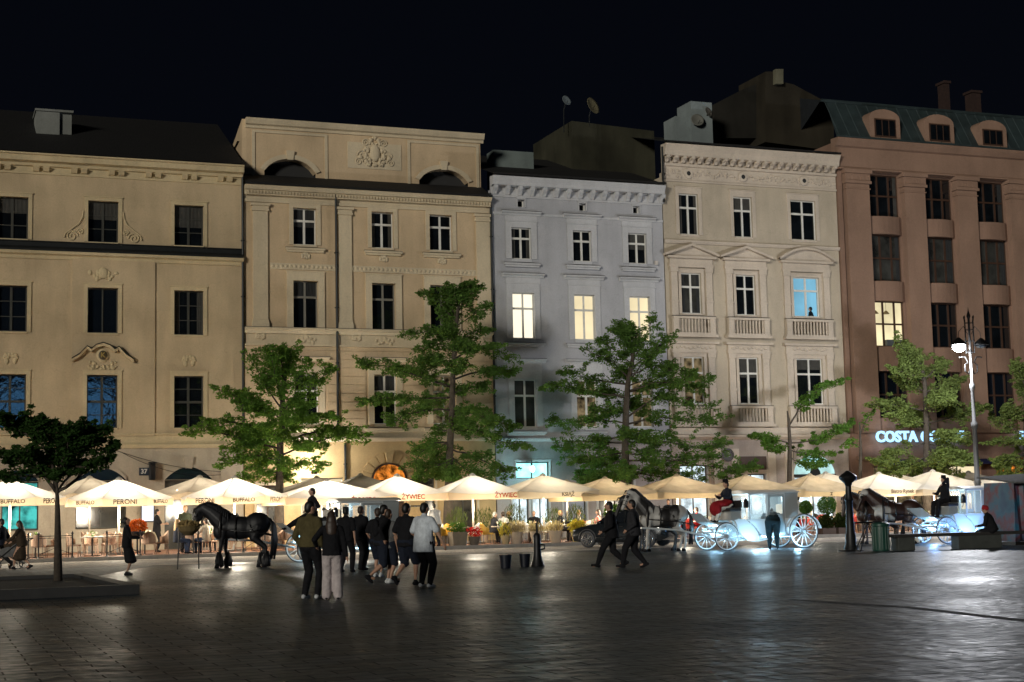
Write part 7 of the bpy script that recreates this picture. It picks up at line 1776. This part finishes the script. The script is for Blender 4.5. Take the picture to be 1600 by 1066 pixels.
# ================================================================== SQUARE FURNITURE
g = G(840, 885); t = thing('bollard', 'short dark bollard with a flared foot right of two buckets', 'bollard', (g.x, g.y, 0))
mb = MB(); mb.lathe([(.20, 0), (.18, .06), (.14, .18), (.11, .36), (.10, .62), (.11, .84), (.07, .90), (.02, .93)], (0, 0, 0), 14); build(mb, 'post', M_IRON, t, auto=45)
mb = MB(); mb.tube([(.08, 0, .60), (.22, 0, .58), (.22, 0, .48), (.09, 0, .46)], .025, 6); mb.tube([(.0, 0, .88), (0, 0, 1.20)], .035, 8); build(mb, 'spout', M_IRON, t)
for i, (px, py, l, w) in enumerate(((790, 888, 'left one of two dark buckets on the square', .17), (820, 886, 'right one of two dark buckets next to the bollard', .155))):
    g = G(px, py); t = thing('bucket', l, 'bucket', (g.x, g.y, 0), 0, 'buckets left on the square'); mb = MB(); mb.lathe([(w*.78, 0), (w, .33), (w*1.07, .34), (w*1.07, .36), (w*.95, .36), (w*.75, .03)], (0, 0, 0), 18); build(mb, 'tub', mat('bucket_dark', (.01, .012, .02), .4), t, auto=40)
    mb = MB(); mb.tube([(w*1.05*math.cos(a), .02, .34-w*.5*math.sin(a)) for a in [math.pi*k/10 for k in range(11)]], .006, 5); build(mb, 'handle', M_STEEL, t)
g = G(1377, 861); t = thing('litter_bin', 'round dark green bin at the left end of the bench', 'bin', (g.x, g.y, 0)); mb = MB(); mb.lathe([(.26, 0), (.27, .04), (.27, .78), (.29, .80), (.29, .86), (.22, .90), (.2, .84)], (0, 0, 0), 24); build(mb, 'drum', mat('bin_green', (.008, .05, .035), .45), t, auto=40)
mb = MB()
for k in range(16): a = 2*math.pi*k/16; mb.tube([(.275*math.cos(a), .275*math.sin(a), .05), (.275*math.cos(a), .275*math.sin(a), .77)], .012, 4)
build(mb, 'slats', mat('bin_green', (.008, .05, .035), .45), t)
g = G(1355, 868); g = G(1358, 861); t = thing('trestle', 'dark folding trestle leaning between the lamp post and the bin', 'trestle', (g.x, g.y, 0)); mb = MB()
for yy in (-.15, .15):
    mb.tube([(-.42, yy, 0), (0, yy*.2, .9)], .02, 5); mb.tube([(.42, yy, 0), (0, yy*.2, .9)], .02, 5)
mb.tube([(-.42, -.15, .0), (-.42, .15, 0)], .02, 5); mb.tube([(-.22, 0, .42), (.22, 0, .42)], .018, 5); build(mb, 'legs', M_IRON, t)
mb = MB(); mb.box(-.5, .5, -.05, .05, .88, .94); build(mb, 'top_bar', M_IRON, t)
ga = G(1392, 861); gb = G(1600, 856); yb_ = ga.y
xa, xb = ga.x, ga.x + 6.4
t = thing('stone_bench', 'long low dark bench at the right with a person sitting on it', 'bench', (xa, yb_, 0), RAD(-4)); L = 7.0
mb = MB(); mb.box(0, L, -.25, .25, .42, .52); build(mb, 'seat', mat('bench_dark', (.03, .028, .026), .6, var=.3), t, bevel=.01)
for x_, w in ((.15, .6), (2.35, 1.6), (6.0, .7)): mb = MB(); mb.box(x_, x_+w, -.22, .22, 0, .419); build(mb, 'support', mat('bench_stone', (.05, .055, .05), .7, var=.3), t, bevel=.01)
d = (math.cos(RAD(-4)), math.sin(RAD(-4)))
g = G(1434, 860); t = thing('bucket', 'reddish bucket under the bench', 'bucket', (g.x, g.y+.45, 0)); mb = MB(); mb.lathe([(.16, 0), (.2, .3), (.21, .31), (.19, .31), (.15, .02)], (0, 0, 0), 16); build(mb, 'tub', mat('bucket_red', (.09, .02, .015), .5), t, auto=40)
mb = MB(); mb.tube([(.2*math.cos(a), 0, .29-.1*math.sin(a)) for a in [math.pi*k/10 for k in range(11)]], .006, 5); build(mb, 'handle', M_STEEL, t)
sp = S(1548, 830, yb_-.3)
person('person in black with a red headscarf sitting on the bench', sp.x, yb_-.38, 62, 1.72, hip=.60, seat=True, feet=((-.15, .42, 0), (.15, .40, 0)), hands=((-.18, .42, .72), (.18, .42, .72)), lean=.28, hat='scarf', hair=None, fat=1.2, hem=.86, head=(10, -5))
# tarpaulin-covered stall at the right edge
q0 = S(1583, 840, yb_+1.2); t = thing('covered_stall', 'stall wrapped in a painted tarpaulin at the right edge', 'stall', (q0.x, yb_+1.2, 0))
R = random.Random(4); mb = MB(); NX, NZ = 26, 10; Wd = 3.2
def tp_(i, j):
    u, v = i/NX, j/NZ; fold = .07*math.sin(u*38+v*1.5)+.04*math.sin(u*17+2); return (u*Wd + .12*(v-.5)*(1 if i == 0 else .3), -fold-.15*(1-v), .12+v*2.0)
for i in range(NX):
    for j in range(NZ): mb.quad(tp_(i, j), tp_(i+1, j), tp_(i+1, j+1), tp_(i, j+1))
for j in range(NZ): a, b = tp_(0, j), tp_(0, j+1); mb.quad((a[0]+.1, 1.6, a[2]), a, b, (b[0]+.1, 1.6, b[2]))
m = bpy.data.materials.new('tarpaulin_painted'); m.use_nodes = True; n = m.node_tree; b_ = n.nodes['Principled BSDF']; b_.inputs['Roughness'].default_value = .5
tcn = n.nodes.new('ShaderNodeTexCoord'); nz = n.nodes.new('ShaderNodeTexNoise'); nz.inputs['Scale'].default_value = 1.1; nz.inputs['Detail'].default_value = 6; n.links.new(tcn.outputs['Object'], nz.inputs['Vector'])
crn = n.nodes.new('ShaderNodeValToRGB'); els = crn.color_ramp.elements; els[0].position = .3; els[0].color = (.01, .05, .12, 1); els[1].position = .75; els[1].color = (.10, .10, .10, 1)
for p_, c_ in ((.42, (.02, .10, .17, 1)), (.52, (.12, .025, .04, 1)), (.62, (.05, .12, .16, 1))): e_ = els.new(p_); e_.color = c_
n.links.new(nz.outputs[0], crn.inputs[0]); n.links.new(crn.outputs[0], b_.inputs['Base Color'])
build(mb, 'tarpaulin', m, t, fix=False)
mb = MB(); mb.add([(-.05, -.35, 2.14), (Wd, -.35, 2.14), (Wd, 1.7, 2.5), (-.05, 1.7, 2.35), (-.05, -.35, 2.08), (Wd, -.35, 2.08), (Wd, 1.7, 2.44), (-.05, 1.7, 2.29)], [(0, 1, 2, 3), (4, 7, 6, 5), (0, 4, 5, 1), (0, 3, 7, 4), (1, 5, 6, 2), (2, 6, 7, 3)]); build(mb, 'roof', C_GREY, t)
mb = MB(); mb.box(.0, Wd, -.1, 1.5, 0, .115); build(mb, 'pallet', M_DARKC, t)
# menu poster by the house door, lit
c = S(231, 801, -.25); t = thing('lit_menu_case', 'white lit menu case on the ochre house wall', 'menu case', (c.x, -.22, c.z)); mb = MB(); mb.box(-.30, .30, 0, .06, -.42, .42); build(mb, 'case', FR_DARK, t); mb = MB(); mb.quad((-.25, -.004, -.37), (.25, -.004, -.37), (.25, -.004, .37), (-.25, -.004, .37)); build(mb, 'lit_panel', emit('menu_panel', (.85, .88, 1.0), 1.3), t, fix=False)
